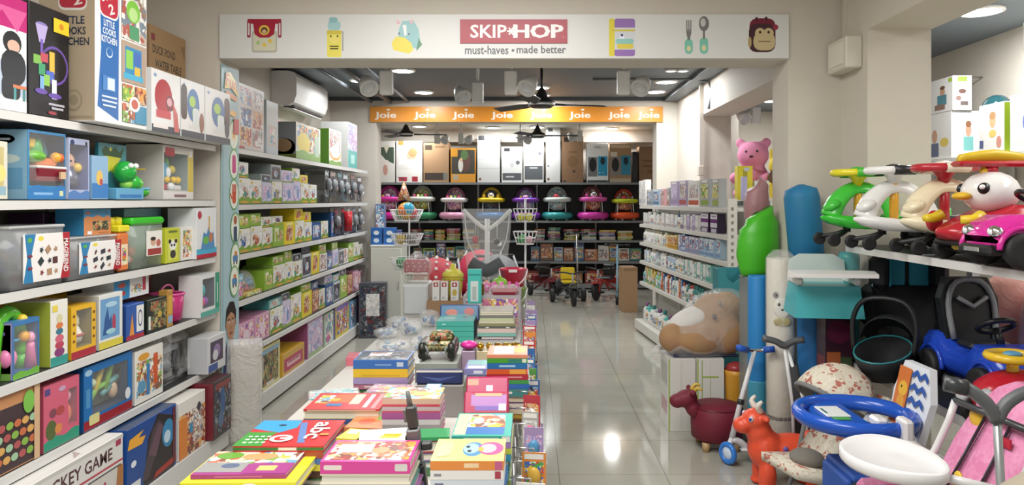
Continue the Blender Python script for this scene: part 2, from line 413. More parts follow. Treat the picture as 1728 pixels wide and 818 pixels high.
spot(xat(978, 11.9), 11.9, 2.66, 'small white spotlight of the back room above the tall brown carton', -1, zc=2.8)
spot(2.95, 4.35, 2.6, 'big white twin spotlight in the side aisle under the grey ceiling', 1)
spot(1.98+.4, 6.6, 2.5, 'white spotlight seen through the side opening, above the pink plush', 1)
spot(2.3, 7.6, 2.5, 'second white spotlight seen through the side opening', -1)

def fan(x, y, z, label, ang=0, R=.6, zc=2.8):
    t = thing('ceiling_fan', label, 'ceiling fan', (x, y, z), ang)
    dk = M('#2e2a28', .35)
    B().cyl((0, 0, .1), (0, 0, zc-z-.06), .012, dk, n=10).obj('down_rod', t)
    B().lathe([(.012, 0), (.055, .05), (.055, .058)], dk, (0, 0, zc-z-.06)).obj('ceiling_cup', t)
    B().lathe([(.02, -.035), (.09, -.03), (.12, .0), (.115, .03), (.06, .06), (.03, .13), (.013, .15)], dk, n=28).obj('motor', t)
    B().lathe([(.118, -.012), (.124, -.008), (.124, .01), (.118, .014)], CHROME, n=28).obj('chrome_ring', t)
    for k in range(3):
        a = 2*PI*k/3; b = B(); ca, sa = math.cos(a), math.sin(a)
        def q(r, w, dz): return Vector((ca*r-sa*w, sa*r+ca*w, dz))
        rings = []
        for r, w in ((.11, .025), (.2, .03), (.24, .055), (R*.7, .06), (R, .05)):
            rings.append([q(r, -w, -.012), q(r, w, .012), q(r, w, .017), q(r, -w, -.007)])
        b.loft(rings, dk, sm=False); b.obj('blade', t)
    return t
fan(xat(685, 11), 11, 2.52, 'dark three-blade ceiling fan of the back room near the baby photo carton', .15)
fan(xat(907, 11), 11, 2.5, 'dark three-blade ceiling fan of the back room before the white cartons', .0)
fan(xat(914, 6.6), 6.6, 2.4, 'dark ceiling fan with chrome ring hanging before the orange sign', .25, zc=2.79)
b = B(); b.cyl((0, 0, 0), (0, 0, -.03), .06, WHITE); b.ell((0, 0, -.035), (.05, .05, .05), '#26282b')
b.top('security_camera', 'small white dome security camera on the back room ceiling', 'security camera', (xat(756, 11.2), 11.2, 2.8))

# ---------------------------------------------------------------- air conditioner
t = thing('air_conditioner', 'white split air conditioner high on the wall above the toy boxes', 'air conditioner', (-2.448, 6.96, 2.44))
rings = []
for x, z0, z1 in ((0, .02, .32), (.06, .0, .325), (.16, .0, .325), (.215, .03, .31), (.24, .1, .27)): rings.append([(x, 0, z0), (x, 1.06, z0), (x, 1.06, z1), (x, 0, z1)])
B().loft(rings, M('#edece8', .22), sm=False).obj('casing', t)
b = B(); b.box(.1, .2, .06, 1.0, -.012, .006, '#3a3d40'); b.obj('air_outlet', t)
b = B(); b.box(.08, .19, .07, .99, -.022, -.013, '#e2e1dc', rot=(0, .12, 0)); b.obj('louvre_flap', t)
b = B(); b.box(.2405, .243, .85, .93, .13, .16, '#c9ccd0'); b.obj('display', t)

# ---------------------------------------------------------------- signs
t = thing('shop_sign', 'long white sign board over the doorway with red panel and product pictures', 'sign', (0, YF-.002, 0))
bx0, bx1, bz0, bz1 = xat(372, YF), xat(1330, YF), 2.435, 2.71
B().box(bx0, bx1, -.012, 0, bz0, bz1, M('#dfe0dd', .35)).obj('board', t)
def band(px0, py0, px1, py1): return xat(px0, YF), zat(py1, YF), xat(px1, YF), zat(py0, YF)
x0, z0, x1, z1 = band(777, 34, 957, 74)
b = B(); b.box(x0, x1, -.02, -.013, z0, z1, '#b3122f'); rp = b.obj('red_panel', t)
b = B(); b.frame((x0, -.02, z0), (x1-x0, 0, 0), (0, 0, z1-z0), (0, -1, 0))
b.dec('t', .265, .5, .34, .56, '#f5efee', 'SKIP'); b.dec('t', .725, .5, .46, .58, '#f5efee', 'HOP', lift=.001); b.dec('t', .735, .5, .46, .56, '#f5efee', 'HOP')
for a in (0, 60, 120): b.dec('r', .475, .5, .075, .07, '#f5efee', ang=a)
b.dec('e', .965, .25, .012, .06, '#d98'); b.obj('lettering', rp)
x0, z0, x1, z1 = band(785, 77, 955, 93)
b = B(); b.frame((x0, -.012, z0), (x1-x0, 0, 0), (0, 0, z1-z0), (0, -1, 0))
b.dec('t', .215, .5, .43, .95, '#55565c', 'must-haves'); b.dec('e', .475, .45, .03, .3, '#55565c'); b.dec('t', .755, .55, .49, .82, '#55565c', 'made better'); b.obj('slogan', t)
def pic(name, px0, py0, px1, py1):
    x0, z0, x1, z1 = band(px0, py0, px1, py1); b = B(); b.frame((x0, -.012, z0), (x1-x0, 0, 0), (0, 0, z1-z0), (0, -1, 0)); return b
b = pic('lunch', 418, 33, 477, 90)
b.dec('q', .5, .33, .72, .64, '#b9b6a6', .1); b.dec('q', .5, .33, .64, .52, '#d6d3b8', .1); b.dec('e', .32, .3, .1, .12, '#a9c77c'); b.dec('e', .66, .35, .1, .12, '#e9c33c'); b.dec('e', .5, .24, .12, .1, '#e9c33c')
b.dec('q', .5, .93, .96, .14, '#b01c38'); b.dec('p', .5, .7, .66, .5, '#b01c38', [(-.5, .5), (-.42, -.3), (-.2, -.5), (.2, -.5), (.42, -.3), (.5, .5)])
for x in (.06, .94): b.dec('q', x, .7, .1, .5, '#a8324a', .3); b.dec('q', x, .7, .04, .36, '#dfe0dd', .3)
b.dec('e', .5, .67, .3, .3, '#e9c33c'); b.dec('e', .5, .66, .2, .2, '#6b4030'); b.dec('e', .5, .63, .13, .12, '#d8b48c'); b.obj('lunch_box_picture', t)
b = pic('bottle', 551, 30, 579, 97)
b.dec('q', .5, .33, .86, .66, '#ecdf5a', .12); b.dec('q', .5, .62, .9, .1, '#d8c63e', .3); b.dec('e', .5, .45, .6, .22, '#f3e36e')
b.dec('r', .5, .27, .55, .03, '#3a3220'); b.dec('r', .5, .21, .5, .03, '#3a3220'); b.dec('e', .3, .52, .1, .05, '#3a3220'); b.dec('e', .7, .52, .1, .05, '#3a3220')
b.dec('q', .5, .79, .76, .22, '#a4d2d2', .3); b.dec('q', .45, .93, .5, .14, '#8fc2c6', .4); b.dec('q', 1.02, .4, .06, .5, '#9a9a92', .4); b.obj('bottle_picture', t)
b = pic('pack', 662, 32, 713, 95)
b.dec('p', .55, .55, .8, .8, '#8cc3c6', [(-.4, .2), (-.25, .48), (.2, .5), (.42, .2), (.5, -.3), (.3, -.45), (-.45, -.2)])
b.dec('p', .35, .3, .72, .48, '#ecd93a', [(-.5, .1), (-.3, .45), (.1, .4), (.4, .1), (.5, -.3), (.3, -.5), (-.42, -.3)])
b.dec('p', .42, .68, .14, .3, '#f0f0ee', [(-.5, .5), (.4, .5), (.5, -.4), (0, -.5)]); b.dec('e', .24, .6, .06, .05, '#33404a'); b.dec('e', .56, .58, .06, .05, '#33404a')
b.dec('p', .22, .92, .14, .14, '#e8b4bc', [(-.5, -.5), (.5, -.5), (-.2, .5)]); b.dec('p', .64, .94, .14, .14, '#e8b4bc', [(-.5, -.5), (.5, -.5), (.2, .5)]); b.dec('p', .9, .3, .2, .35, '#4d8f6a', [(-.5, -.5), (.5, 0), (-.1, .5)])
b.obj('backpack_picture', t)
b = pic('jar', 1026, 31, 1072, 97)
b.dec('q', .6, .5, .76, .96, '#9d74bd', .12); b.dec('r', .6, .47, .76, .56, '#d8dbe0'); b.dec('e', .5, .46, .18, .3, '#eef'); b.dec('e', .5, .56, .1, .07, '#46507a'); b.dec('q', .62, .28, .6, .14, '#e6d04a', .4); b.dec('q', .6, .4, .66, .12, '#8fd0c8', .4)
b.dec('q', .13, .5, .2, .96, '#e6d636', .3); b.dec('r', .56, .68, .84, .05, '#dcc84c'); b.obj('food_jar_picture', t)
b = pic('fork', 1153, 33, 1170, 92)
b.dec('q', .5, .22, .8, .44, '#7cc9b2', .5); b.dec('e', .5, .16, .4, .16, '#e6dca4'); b.dec('p', .5, .55, .5, .3, '#7d7a78', [(-.2, -.5), (.2, -.5), (.5, .2), (.5, .5), (-.5, .5), (-.5, .2)])
for x in (.3, .5, .7): b.dec('q', x, .8, .12, .34, '#8d8a88', .5)
b.obj('fork_picture', t)
b = pic('spoon', 1178, 28, 1196, 92)
b.dec('q', .5, .22, .8, .44, '#7cc9b2', .5); b.dec('e', .5, .16, .4, .16, '#e6dca4'); b.dec('r', .5, .52, .2, .24, '#7d7a78'); b.dec('e', .5, .8, .95, .4, '#7d7a78'); b.dec('e', .42, .83, .5, .22, '#c9c8c6'); b.obj('spoon_picture', t)
b = pic('ape', 1260, 30, 1311, 90)
b.dec('q', .5, .5, .86, .94, '#7c2138', .28); b.dec('q', .48, .42, .86, .8, '#4a2630', .28); b.dec('e', .93, .72, .18, .16, '#a8324a'); b.dec('q', .56, .32, .72, .5, '#cdb988', .4); b.dec('e', .42, .55, .34, .3, '#cdb988'); b.dec('e', .7, .55, .34, .3, '#cdb988')
b.dec('e', .42, .58, .08, .08, '#33261e'); b.dec('e', .7, .58, .08, .08, '#33261e'); b.dec('r', .56, .32, .4, .02, '#6a4a3a'); b.dec('e', .08, .3, .12, .3, '#b9a06a'); b.dec('q', .3, .95, .08, .1, '#4a2630'); b.dec('q', .62, .96, .08, .1, '#4a2630'); b.obj('monkey_backpack_picture', t)

t = thing('brand_sign', 'orange sign board with repeated white lettering over the back room opening', 'sign', (0, 8.998, 0))
ox0, ox1, oz0, oz1 = xat(625, 9), xat(1118, 9), zat(206, 9), zat(180, 9)
B().box(ox0, ox1, -.02, 0, oz0, oz1, M('#e08a1e', .35)).obj('board', t)
for px in (651, 717, 782, 847, 913, 978, 1044, 1094):
    b = B(); x = xat(px, 9); b.frame((x-.13, -.02, oz0), (.26, 0, 0), (0, 0, oz1-oz0), (0, -1, 0)); b.dec('t', .5, .4, 1, .52, '#f3e8d6', 'Joie'); b.dec('t', .51, .4, 1, .52, '#f3e8d6', 'Joie')
    b.dec('p', .63, .78, .2, .16, '#f3e8d6', [(-.5, .1), (0, .5), (.5, .3), (.1, -.5)]); b.obj('lettering', t)
# ================================================================ RACKS AND CARTONS
def rack(name, label, y0, y1, xf, xb, zs, deck, face=1, near=None, lip='#dddcd8', body='#b9bab6', backc='#a9aaa4', base=.12, posts=True, basex=None, back=True, top=None):
    """wall rack along Y; front edge xf, back xb; zs = shelf heights; face +1 looks to +X, -1 to -X"""
    t = thing(name, label, 'shelf rack', (xf, y0, 0)); L = y1-y0; d = (xb-xf); s = face
    top = top or max(zs)+.05
    def bx(b, u0, u1, v0, v1, z0, z1, m): b.box(min(u0, u1), max(u0, u1), v0, v1, z0, z1, m)
    if back:
        b = B(); bx(b, d+s*.008, d, 0, L, .02, top, M(backc, .5)); b.obj('back_panel', t)
    if posts:
        n = max(2, int(round(L/1.0))+1)
        for i in range(n):
            v = min(max(L*i/(n-1), .02), L-.02); b = B(); bx(b, d+s*.009, d+s*.03, v-.015, v+.015, 0, top, M('#cfcfca', .4)); b.obj('upright', t)
    bz = B(); bd = (basex or 0); bx(bz, bd, d+s*.02, 0, L, .025, base, M(lip, .4)); bx(bz, bd-s*.06, d, 0.02, L-.02, 0, .025, '#2a2b2c'); bo = bz.obj('base_plinth', t)
    for z in zs:
        b = B(); bx(b, -s*.012, d+s*.031, 0, L, z-.028, z-.003, M(lip, .4)); bx(b, -s*.015, d+s*.031, .0, L, z-.003, z, M(deck, .4)); so = b.obj('shelf', t)
        b = B(); bx(b, 0, -s*.011, .0, L, z-.038, z-.004, M(lip, .35)); b.obj('price_rail', so)
    return t
FR = {'F': lambda w, d, h: ((-w/2, 0, 0), (w, 0, 0), (0, 0, h), (0, -1, 0)),
      'L': lambda w, d, h: ((-w/2, d, 0), (0, -d, 0), (0, 0, h), (-1, 0, 0)),
      'R': lambda w, d, h: ((w/2, 0, 0), (0, d, 0), (0, 0, h), (1, 0, 0)),
      'T': lambda w, d, h: ((-w/2, 0, h), (w, 0, 0), (0, d, 0), (0, 0, 1))}
def decs(b, w, d, h, decals):
    lays = {}
    for q in decals:
        f = q[0]
        b.frame(*FR[f](w, d, h)); b.lay = lays.get(f, 0)
        b.dec(*q[1:7], *(q[7:8] if len(q) > 7 else ()), **({'ang': q[8]} if len(q) > 8 else {})); lays[f] = b.lay
def carton(name, label, cat, w, d, h, base, decals=(), loc=(0, 0, 0), rz=0, group=None, top=None, side=None, bev=.002, tape=False):
    b = B()
    b.box(-w/2, w/2, 0, d, 0, h, base, bev)
    if top: b.frame(*FR['T'](w, d, h)).dec('r', .5, .5, .985, .985, top)
    if side: b.frame(*FR['L'](w, d, h)).dec('r', .5, .5, .985, .985, side); b.frame(*FR['R'](w, d, h)).dec('r', .5, .5, .985, .985, side)
    decs(b, w, d, h, [(q if q[0] not in ('T', 'L', 'R') or not (top or side) else q) for q in decals])
    return b.top(name, label, cat, loc, rz, group)
def wcarton(name, label, cat, w, d, h, base, win, inner='#33404a', decals=(), loc=(0, 0, 0), rz=0, group=None, toy=None, side=None, film=.12, depth=None):
    """carton with a window cut in its front: parts carton, window_film and the toy behind it. win = x0,z0,x1,z1 as shares"""
    t = thing(name, label, cat, loc, rz, group); b = B(); x0, z0, x1, z1 = win; X0, X1, Z0, Z1 = -w/2+x0*w, -w/2+x1*w, z0*h, z1*h; D = depth or d*.75
    P0 = [(-w/2, 0), (w/2, 0), (w/2, h), (-w/2, h)]; Q = [(X0, Z0), (X1, Z0), (X1, Z1), (X0, Z1)]
    v = [(p[0], 0, p[1]) for p in P0]+[(p[0], 0, p[1]) for p in Q]+[(p[0], d, p[1]) for p in P0]
    b.add(v, [(i, (i+1) % 4, 4+(i+1) % 4, 4+i) for i in range(4)]+[(i, 8+i, 8+(i+1) % 4, (i+1) % 4) for i in range(4)]+[(8, 11, 10, 9)], base)
    v = [(p[0], 0, p[1]) for p in Q]+[(p[0], D, p[1]) for p in Q]
    b.add(v, [(i, (i+1) % 4, 4+(i+1) % 4, 4+i) for i in range(4)]+[(4, 5, 6, 7)], M(inner, .5) if isinstance(inner, str) else inner)
    if side: b.frame(*FR['L'](w, d, h)).dec('r', .5, .5, .985, .985, side); b.frame(*FR['R'](w, d, h)).dec('r', .5, .5, .985, .985, side)
    decs(b, w, d, h, decals)
    b.obj('carton', t)
    if film:
        B().add([(X0, .001, Z0), (X1, .001, Z0), (X1, .001, Z1), (X0, .001, Z1)], [(0, 1, 2, 3)], CLEAR('#ffffff', film, .1)).obj('window_film', t)
    if toy:
        b = B(); toy(b, X0, X1, .012, D-.005, Z0, Z1); b.obj('toy', t)
    return t
PALS = {'kid': ['#f2ede0', '#e8c8a8', '#d86a4a', '#5fa8d0', '#f2ede0', '#7bb04a', '#e8b83a', '#8a5a48'],
        'warm': ['#e9dccb', '#c8704a', '#a83a34', '#e8a24a', '#d9b48a', '#7a4a3c'], 'cool': ['#dfe8ee', '#3f7fb8', '#7ab8d8', '#2b4a78', '#e8e4d8', '#c85a4a'],
        'pink': ['#f3d4dc', '#e07aa0', '#f6eef0', '#b85a9a', '#8a6ab8', '#f0c85a'], 'photo': ['#e9e6e0', '#c8b0a0', '#9a7a6a', '#d8d0c8', '#7a8a98', '#b85a50', '#efe9e2'],
        'dark': ['#1e2226', '#3a4248', '#5a6468', '#2a3a58', '#8a8f92', '#6a2a2a'], 'green': ['#8ab83a', '#5a9a34', '#d8e0a8', '#e8d84a', '#f0efe0', '#c85a3a'],
        'lilac': ['#d8cce4', '#a88ac8', '#efe9f2', '#e0a8c8', '#8ab0d8', '#c8b8d8'], 'toy': ['#d83a3a', '#3a6ac8', '#f0c83a', '#4aa84a', '#f0f0ea', '#e87a2a', '#8a4aa8'],
        'aqua': ['#5ab8c0', '#a8dcd8', '#e8f0ec', '#3a90a8', '#e8a0b0', '#f0e8c8'], 'mili': ['#5a6440', '#3a4230', '#8a8a5a', '#b8a868', '#2a2e28', '#a8603a'], 'white': ['#f0efea', '#e2e2de', '#f4f3ef', '#d0d0cc', '#e9e0d8', '#c8ccd0']}
def A(k, sc=22): return ART(PALS[k], sc)

# ---------------------------------------------------------------- toy rack before the header pier
XF = -1.97
ZS1 = [1.89, 1.55, 1.20, .855, .515]
rack('shelf_rack', 'white toy rack with six levels ending at the blue child poster', 1.9, 4.62, XF, -2.44, ZS1, '#2b2d2e', 1, backc='#c4baa8', base=.135, lip='#d6d5d2', basex=.08, top=2.0)
def r1(px0, px1, py, Z, xf=-1.995, gap=.006):
    """slot on the toy rack: centre Y, width, height from pixel columns of its front face and the row of its top left corner"""
    y0 = yat(px0, xf)+gap; y1 = yat(px1, xf)-gap
    return dict(loc=(xf, (y0+y1)/2, Z+.0015), rz=PI/2, w=y1-y0, h=min(max(.05, zat(py, yat(px0, xf))-Z), .3 if .2 < Z < 1.8 else .338 if Z < .2 else 9))
def go(fn, name, label, cat, slot, d, *a, **k):
    s = dict(slot); w = s.pop('w'); h = s.pop('h')
    return fn(name, label, cat, w, d, h, *a, **s, **k)
Z = 1.89
go(carton, 'toy_box', 'white and pink carton with a seated woman printed on it, at the rack top', 'toy box', r1(-70, 47, -40, Z), .3, '#e9ebee',
   [('F', 'r', .5, .86, 1, .28, '#c81e78'), ('F', 'p', .6, .8, .8, .2, '#e0589a', [(-.5, .5), (-.2, -.3), (0, .3), (.3, -.5), (.5, .5)]), ('F', 'r', .5, .28, .98, .3, '#b8c8dc'), ('F', 'e', .76, .6, .3, .2, '#1f2126'), ('F', 'e', .78, .57, .2, .11, '#d8b09a'), ('F', 'q', .78, .38, .4, .3, '#22252b', .4),
    ('F', 'q', .74, .2, .3, .2, '#24272e', .3), ('F', 'r', .88, .22, .22, .03, '#d8784a'), ('F', 'r', .8, .13, .04, .16, '#4aa0a0'), ('F', 'r', .95, .13, .04, .16, '#3f8a8a'), ('F', 'r', .5, .05, .98, .1, '#eceae6')])
s = r1(47, 118, 42, Z, -1.99); s['h'] = .45
def marble(b, *a): pass
go(carton, 'toy_box', 'black marble run carton with a yellow price tag', 'toy box', s, .1, '#15141a',
   [('F', 'e', .3, .82, .28, .05, '#8a7ac0'), ('F', 'p', .3, .74, .3, .16, '#b8a8dc', [(-.5, .5), (.5, .5), (.2, -.5), (-.2, -.5)]), ('F', 'r', .3, .62, .06, .14, '#7a5ac0'), ('F', 'e', .62, .48, .7, .36, '#6a4aa8'), ('F', 'e', .62, .48, .62, .31, '#15141a'),
    ('F', 'r', .2, .5, .2, .08, '#7ab84a'), ('F', 'r', .36, .53, .18, .08, '#c84a5a'), ('F', 'r', .55, .5, .13, .2, '#f0b83a'), ('F', 'r', .3, .42, .16, .1, '#3aa06a'), ('F', 'r', .5, .38, .2, .08, '#4a6ad0'), ('F', 'r', .42, .33, .14, .1, '#8ac84a'), ('F', 'r', .3, .28, .1, .16, '#7ab0e0'), ('F', 'r', .6, .26, .12, .18, '#d8e0f0'),
    ('F', 'e', .62, .2, .34, .05, '#6a4ab0'), ('F', 'e', .28, .22, .3, .05, '#6a4ab0'), ('F', 'r', .66, .12, .4, .02, '#b8b4c0'), ('F', 'r', .68, .085, .3, .02, '#b8b4c0'), ('F', 'e', .55, .04, .22, .03, '#a83a4a'), ('F', 'r', .78, .86, .4, .13, '#f0c81e'), ('F', 'e', .78, .86, .12, .06, '#d88a1e')])
s = r1(160, 249, 8, Z, -1.9); w, h = s.pop('w'), .665
b = B(); b.box(-w/2, w/2, 0, .25, 0, h, '#e9e9e6', .004)
decs(b, w, .25, h, [('L', 'r', .5, .5, .97, .985, M('#b9a68a', .6)), ('L', 'q', .6, .83, .5, .2, '#e7e2dc', .2), ('L', 'q', .6, .835, .46, .18, '#c01f3a', .2), ('L', 't', .57, .87, .38, .06, '#efe3dc', 'STEP', 14), ('L', 't', .68, .795, .16, .06, '#efe3dc', '2', 14),
    ('L', 't', .58, .665, .46, .052, '#24344e', 'LITTLE'), ('L', 't', .6, .595, .46, .052, '#24344e', 'COOKS'), ('L', 't', .6, .525, .58, .052, '#24344e', 'KITCHEN'), ('L', 'e', .62, .14, .3, .14, '#a39478'), ('L', 'e', .62, .14, .25, .115, '#b9a68a'), ('L', 'e', .62, .14, .16, .07, '#a39478'), ('L', 'r', .5, .03, .9, .012, '#a39478'),
    ('F', 'p', .23, .5, .4, .94, '#1766b4', [(-.4, .5), (.5, .5), (.46, -.5), (-.5, -.42), (-.34, 0)]), ('F', 'q', .24, .835, .36, .25, '#efe9e6', .25), ('F', 'q', .24, .835, .33, .225, '#c01f3a', .25), ('F', 't', .22, .87, .27, .075, '#f2e6e2', 'STEP', 20), ('F', 't', .28, .78, .1, .07, '#f2e6e2', '2', 20),
    ('F', 't', .24, .675, .2, .045, '#eef2f8', 'LITTLE'), ('F', 't', .24, .62, .24, .045, '#eef2f8', 'COOKS'), ('F', 't', .24, .565, .28, .045, '#eef2f8', 'KITCHEN'), ('F', 'e', .24, .48, .12, .07, '#cfe0f2'), ('F', 'e', .24, .485, .1, .058, '#1766b4'), ('F', 'r', .24, .27, .24, .1, '#3f82c8'), ('F', 'r', .27, .27, .13, .08, '#cfe0f2'), ('F', 'r', .24, .18, .28, .012, '#cfe0f2'), ('F', 'r', .24, .15, .28, .012, '#cfe0f2'), ('F', 'r', .24, .12, .24, .012, '#cfe0f2'),
    ('F', 'r', .72, .8, .5, .36, A('photo', 14)), ('F', 'e', .7, .83, .28, .16, '#7ac83a'), ('F', 'e', .7, .81, .18, .1, '#b8e08a'), ('F', 'r', .72, .68, .2, .1, '#4a9a6a'), ('F', 'r', .72, .46, .5, .29, '#b49a86'), ('F', 'r', .7, .46, .34, .22, '#2a8ac0'), ('F', 'r', .62, .48, .14, .13, '#8ad04a'), ('F', 'r', .78, .5, .14, .1, '#3a6ac0'), ('F', 'r', .78, .41, .12, .06, '#e8b83a'), ('F', 'r', .7, .36, .4, .04, '#3fb0d8'),
    ('F', 'r', .6, .24, .24, .12, A('green', 20)), ('F', 'r', .85, .24, .24, .12, A('warm', 20)), ('F', 'r', .6, .1, .24, .13, A('kid', 20)), ('F', 'r', .85, .1, .24, .13, '#3a90b8'), ('F', 'e', .72, .17, .22, .11, '#f2eee8'), ('F', 'e', .72, .17, .14, .07, '#c85a4a'), ('F', 'r', .93, .93, .06, .06, '#f4f4f2')])
b.top('play_kitchen_box', 'huge tan and blue play kitchen carton with red logos, topping the rack', 'toy box', s['loc'], s['rz'])
s = r1(252, 314, 42, Z, -2.16); s['h'] = .655
go(carton, 'water_table_box', 'plain brown water table carton behind the helmet boxes', 'toy box', s, .24, M('#a8845a', .65), [('F', 't', .38, .8, .62, .075, '#3f3226', 'DUCK POND'), ('F', 't', .5, .68, .74, .075, '#3f3226', 'WATER TABLE'), ('F', 'r', .08, .9, .1, .06, '#8a2a2e'), ('F', 'p', .9, .86, .14, .12, '#8a6a44', [(-.5, .5), (.5, .5), (.5, -.5)])])
for i, (a, c, py, nm, dk) in enumerate(((255, 305, 115, 'white carton with a red toy helmet printed on it, topmost level near the brown carton', 0), (305, 346, 128, 'white carton with a green and blue globe toy printed on it, second of three alike', 1), (346, 389, 141, 'white carton with a globe on a stand printed on it, overhanging the poster', 2))):
    s = r1(a, c, py, Z, -1.88, .004); s['h'] = .315
    dd = [('F', 'r', .5, .06, .98, .12, '#35404c'), ('F', 'e', .12, .9, .1, .06, '#7a9ac0')]
    if i == 0: dd += [('F', 'e', .4, .58, .6, .58, '#b3202c'), ('F', 'e', .62, .5, .3, .26, '#7a2430'), ('F', 'e', .6, .52, .18, .14, '#d8a0a8'), ('F', 'r', .4, .3, .5, .12, '#c8404a'), ('F', 'p', .8, .3, .3, .5, '#c8605a', [(-.3, .5), (.3, .1), (.5, -.5), (-.1, -.5)]), ('F', 'r', .3, .1, .5, .06, '#e4dcd8')]
    else: dd += [('F', 'q', .12 if i == 1 else .86, .6, .24, .6, '#3a2a24', .4), ('F', 'e', .5, .58, .52, .58, '#2f6aa8'), ('F', 'e', .46, .64, .26, .2, '#9ac83a'), ('F', 'e', .58, .44, .28, .22, '#6ab04a'), ('F', 'q', .6, .36, .26, .34, '#cfd8d8', .2), ('F', 'r', .5, .2, .34, .06, '#d8d8d4'), ('F', 'e', .86, .3, .2, .36, '#8a5a4a' if i == 1 else '#2a3a4a')]
    go(carton, 'toy_box', nm, 'toy box', s, .095, '#dfe0df', dd, side='#cfd0cf')
# second level
Z = 1.55
go(carton, 'toy_box', 'yellow and white carton at the near end of the second level', 'toy box', r1(-60, 15, 232, Z), .25, '#d9d6c4', [('F', 'r', .6, .5, .6, .8, '#c8b878'), ('F', 'e', .8, .45, .3, .3, '#e8d87a'), ('F', 'r', .7, .15, .5, .15, '#8ab0c0')])
def boat(b, x0, x1, y0, y1, z0, z1):
    c = (x0+x1)/2+.02; y = (y0+y1)/2-.02; w = x1-x0
    b.loft([[(c-.36*w+k*.05, y-.05+k*.03, z0+.02), (c+.36*w-k*.05, y-.05+k*.03, z0+.02), (c+.4*w, y-.07, z0+.07), (c-.4*w, y-.07, z0+.07)] for k in (0,)]+[[(c-.36*w, y+.06, z0+.02), (c+.36*w, y+.06, z0+.02), (c+.4*w, y+.07, z0+.07), (c-.4*w, y+.07, z0+.07)]], '#9a1f34', sm=False)
    b.box(c-.42*w, c+.42*w, y-.07, y+.07, z0+.07, z0+.082, '#ece8e2', .004); b.box(c-.3*w, c+.28*w, y-.05, y+.05, z0+.082, z0+.115, '#e87a2a', .01); b.ell((c-.3*w, y-.03, z0+.12), (.06, .04, .025), '#6ab83a')
    b.lathe([(.045, .1), (.03, .17), (.02, .2)], '#4aa84a', (c-.02, y, z0)); b.box(c-.34*w, c-.12*w, y-.02, y+.03, z0+.15, z0+.2, '#f0c02a', .01); b.torus((c, y+.02, z0+.13), .08, .012, '#3f8aa0', (0, 1, 0), a0=0, a1=180)
    b.ell((c+.2*w, y-.05, z0+.12), .022, '#f0a83a'); b.ell((c+.3*w, y-.05, z0+.12), .02, '#e8602a'); b.box(c+.15*w, c+.3*w, y-.08, y-.072, z0+.03, z0+.06, '#d8b48a')
go(wcarton, 'toy_box', 'pale blue window carton holding a red and white toy boat', 'toy box', r1(45, 112, 218, Z), .2, '#2f86c0', (.04, .2, .97, .96), '#12284e', [('F', 'w', .5, .1, 1, .2, '#2a7ac0'), ('F', 'r', .4, .085, .5, .035, '#7fb4e4'), ('F', 'r', .88, .09, .1, .08, '#cfd8a8'), ('L', 'e', .5, .86, .5, .14, '#1c3a6a'), ('L', 'r', .5, .86, .3, .03, '#cfe0ee'), ('L', 'e', .5, .58, .7, .14, '#cfe0d8'), ('L', 'r', .5, .3, .8, .3, '#6aa8d0')], toy=boat, side='#8fc0dc')
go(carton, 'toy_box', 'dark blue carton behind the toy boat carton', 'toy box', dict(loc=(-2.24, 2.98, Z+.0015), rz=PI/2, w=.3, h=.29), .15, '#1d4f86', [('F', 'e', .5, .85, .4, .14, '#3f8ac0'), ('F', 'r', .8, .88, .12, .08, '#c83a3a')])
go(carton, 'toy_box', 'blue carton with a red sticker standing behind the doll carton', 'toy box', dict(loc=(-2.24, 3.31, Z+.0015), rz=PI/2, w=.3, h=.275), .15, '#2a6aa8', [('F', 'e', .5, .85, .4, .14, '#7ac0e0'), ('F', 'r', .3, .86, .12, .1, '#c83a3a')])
def doll(b, x0, x1, y0, y1, z0, z1):
    c = (x0+x1)/2; y = y0+.03; h = z1-z0
    b.ell((c, y+.02, z0+.62*h), (.042, .036, .046), '#dca98c'); b.ell((c, y+.03, z0+.72*h), (.038, .036, .03), '#cfd0d6'); b.lathe([(.055, 0), (.05, .04), (.03, .09)], M('#7d7f98', .25, .7), (c, y+.02, z0+.02)); b.ell((c+.05, y, z0+.5*h), .022, '#e8c04a'); b.ell((c-.014, y-.015, z0+.64*h), .005, '#2a2224'); b.ell((c+.014, y-.015, z0+.64*h), .005, '#2a2224')
go(wcarton, 'toy_box', 'pale window carton with a silver-suited doll beside the toy boat', 'toy box', r1(114, 152, 232, Z), .16, '#a8b4d8', (.06, .16, .94, .9), '#6a74a8', [('F', 'w', .5, .07, 1, .14, '#4f7fc0'), ('F', 'r', .85, .93, .1, .06, '#2a2f3a'), ('F', 'e', .18, .93, .2, .09, '#2a3a6a')], toy=doll, side='#c8d0e4')
go(carton, 'toy_box', 'light blue carton with a red dot beside the doll carton', 'toy box', r1(154, 184, 262, Z), .12, '#8ab4d8', [('F', 'r', .5, .2, 1, .34, '#3a80c8'), ('F', 'e', .45, .5, .4, .34, '#e8c05a'), ('F', 'e', .55, .4, .2, .16, '#c8504a')])
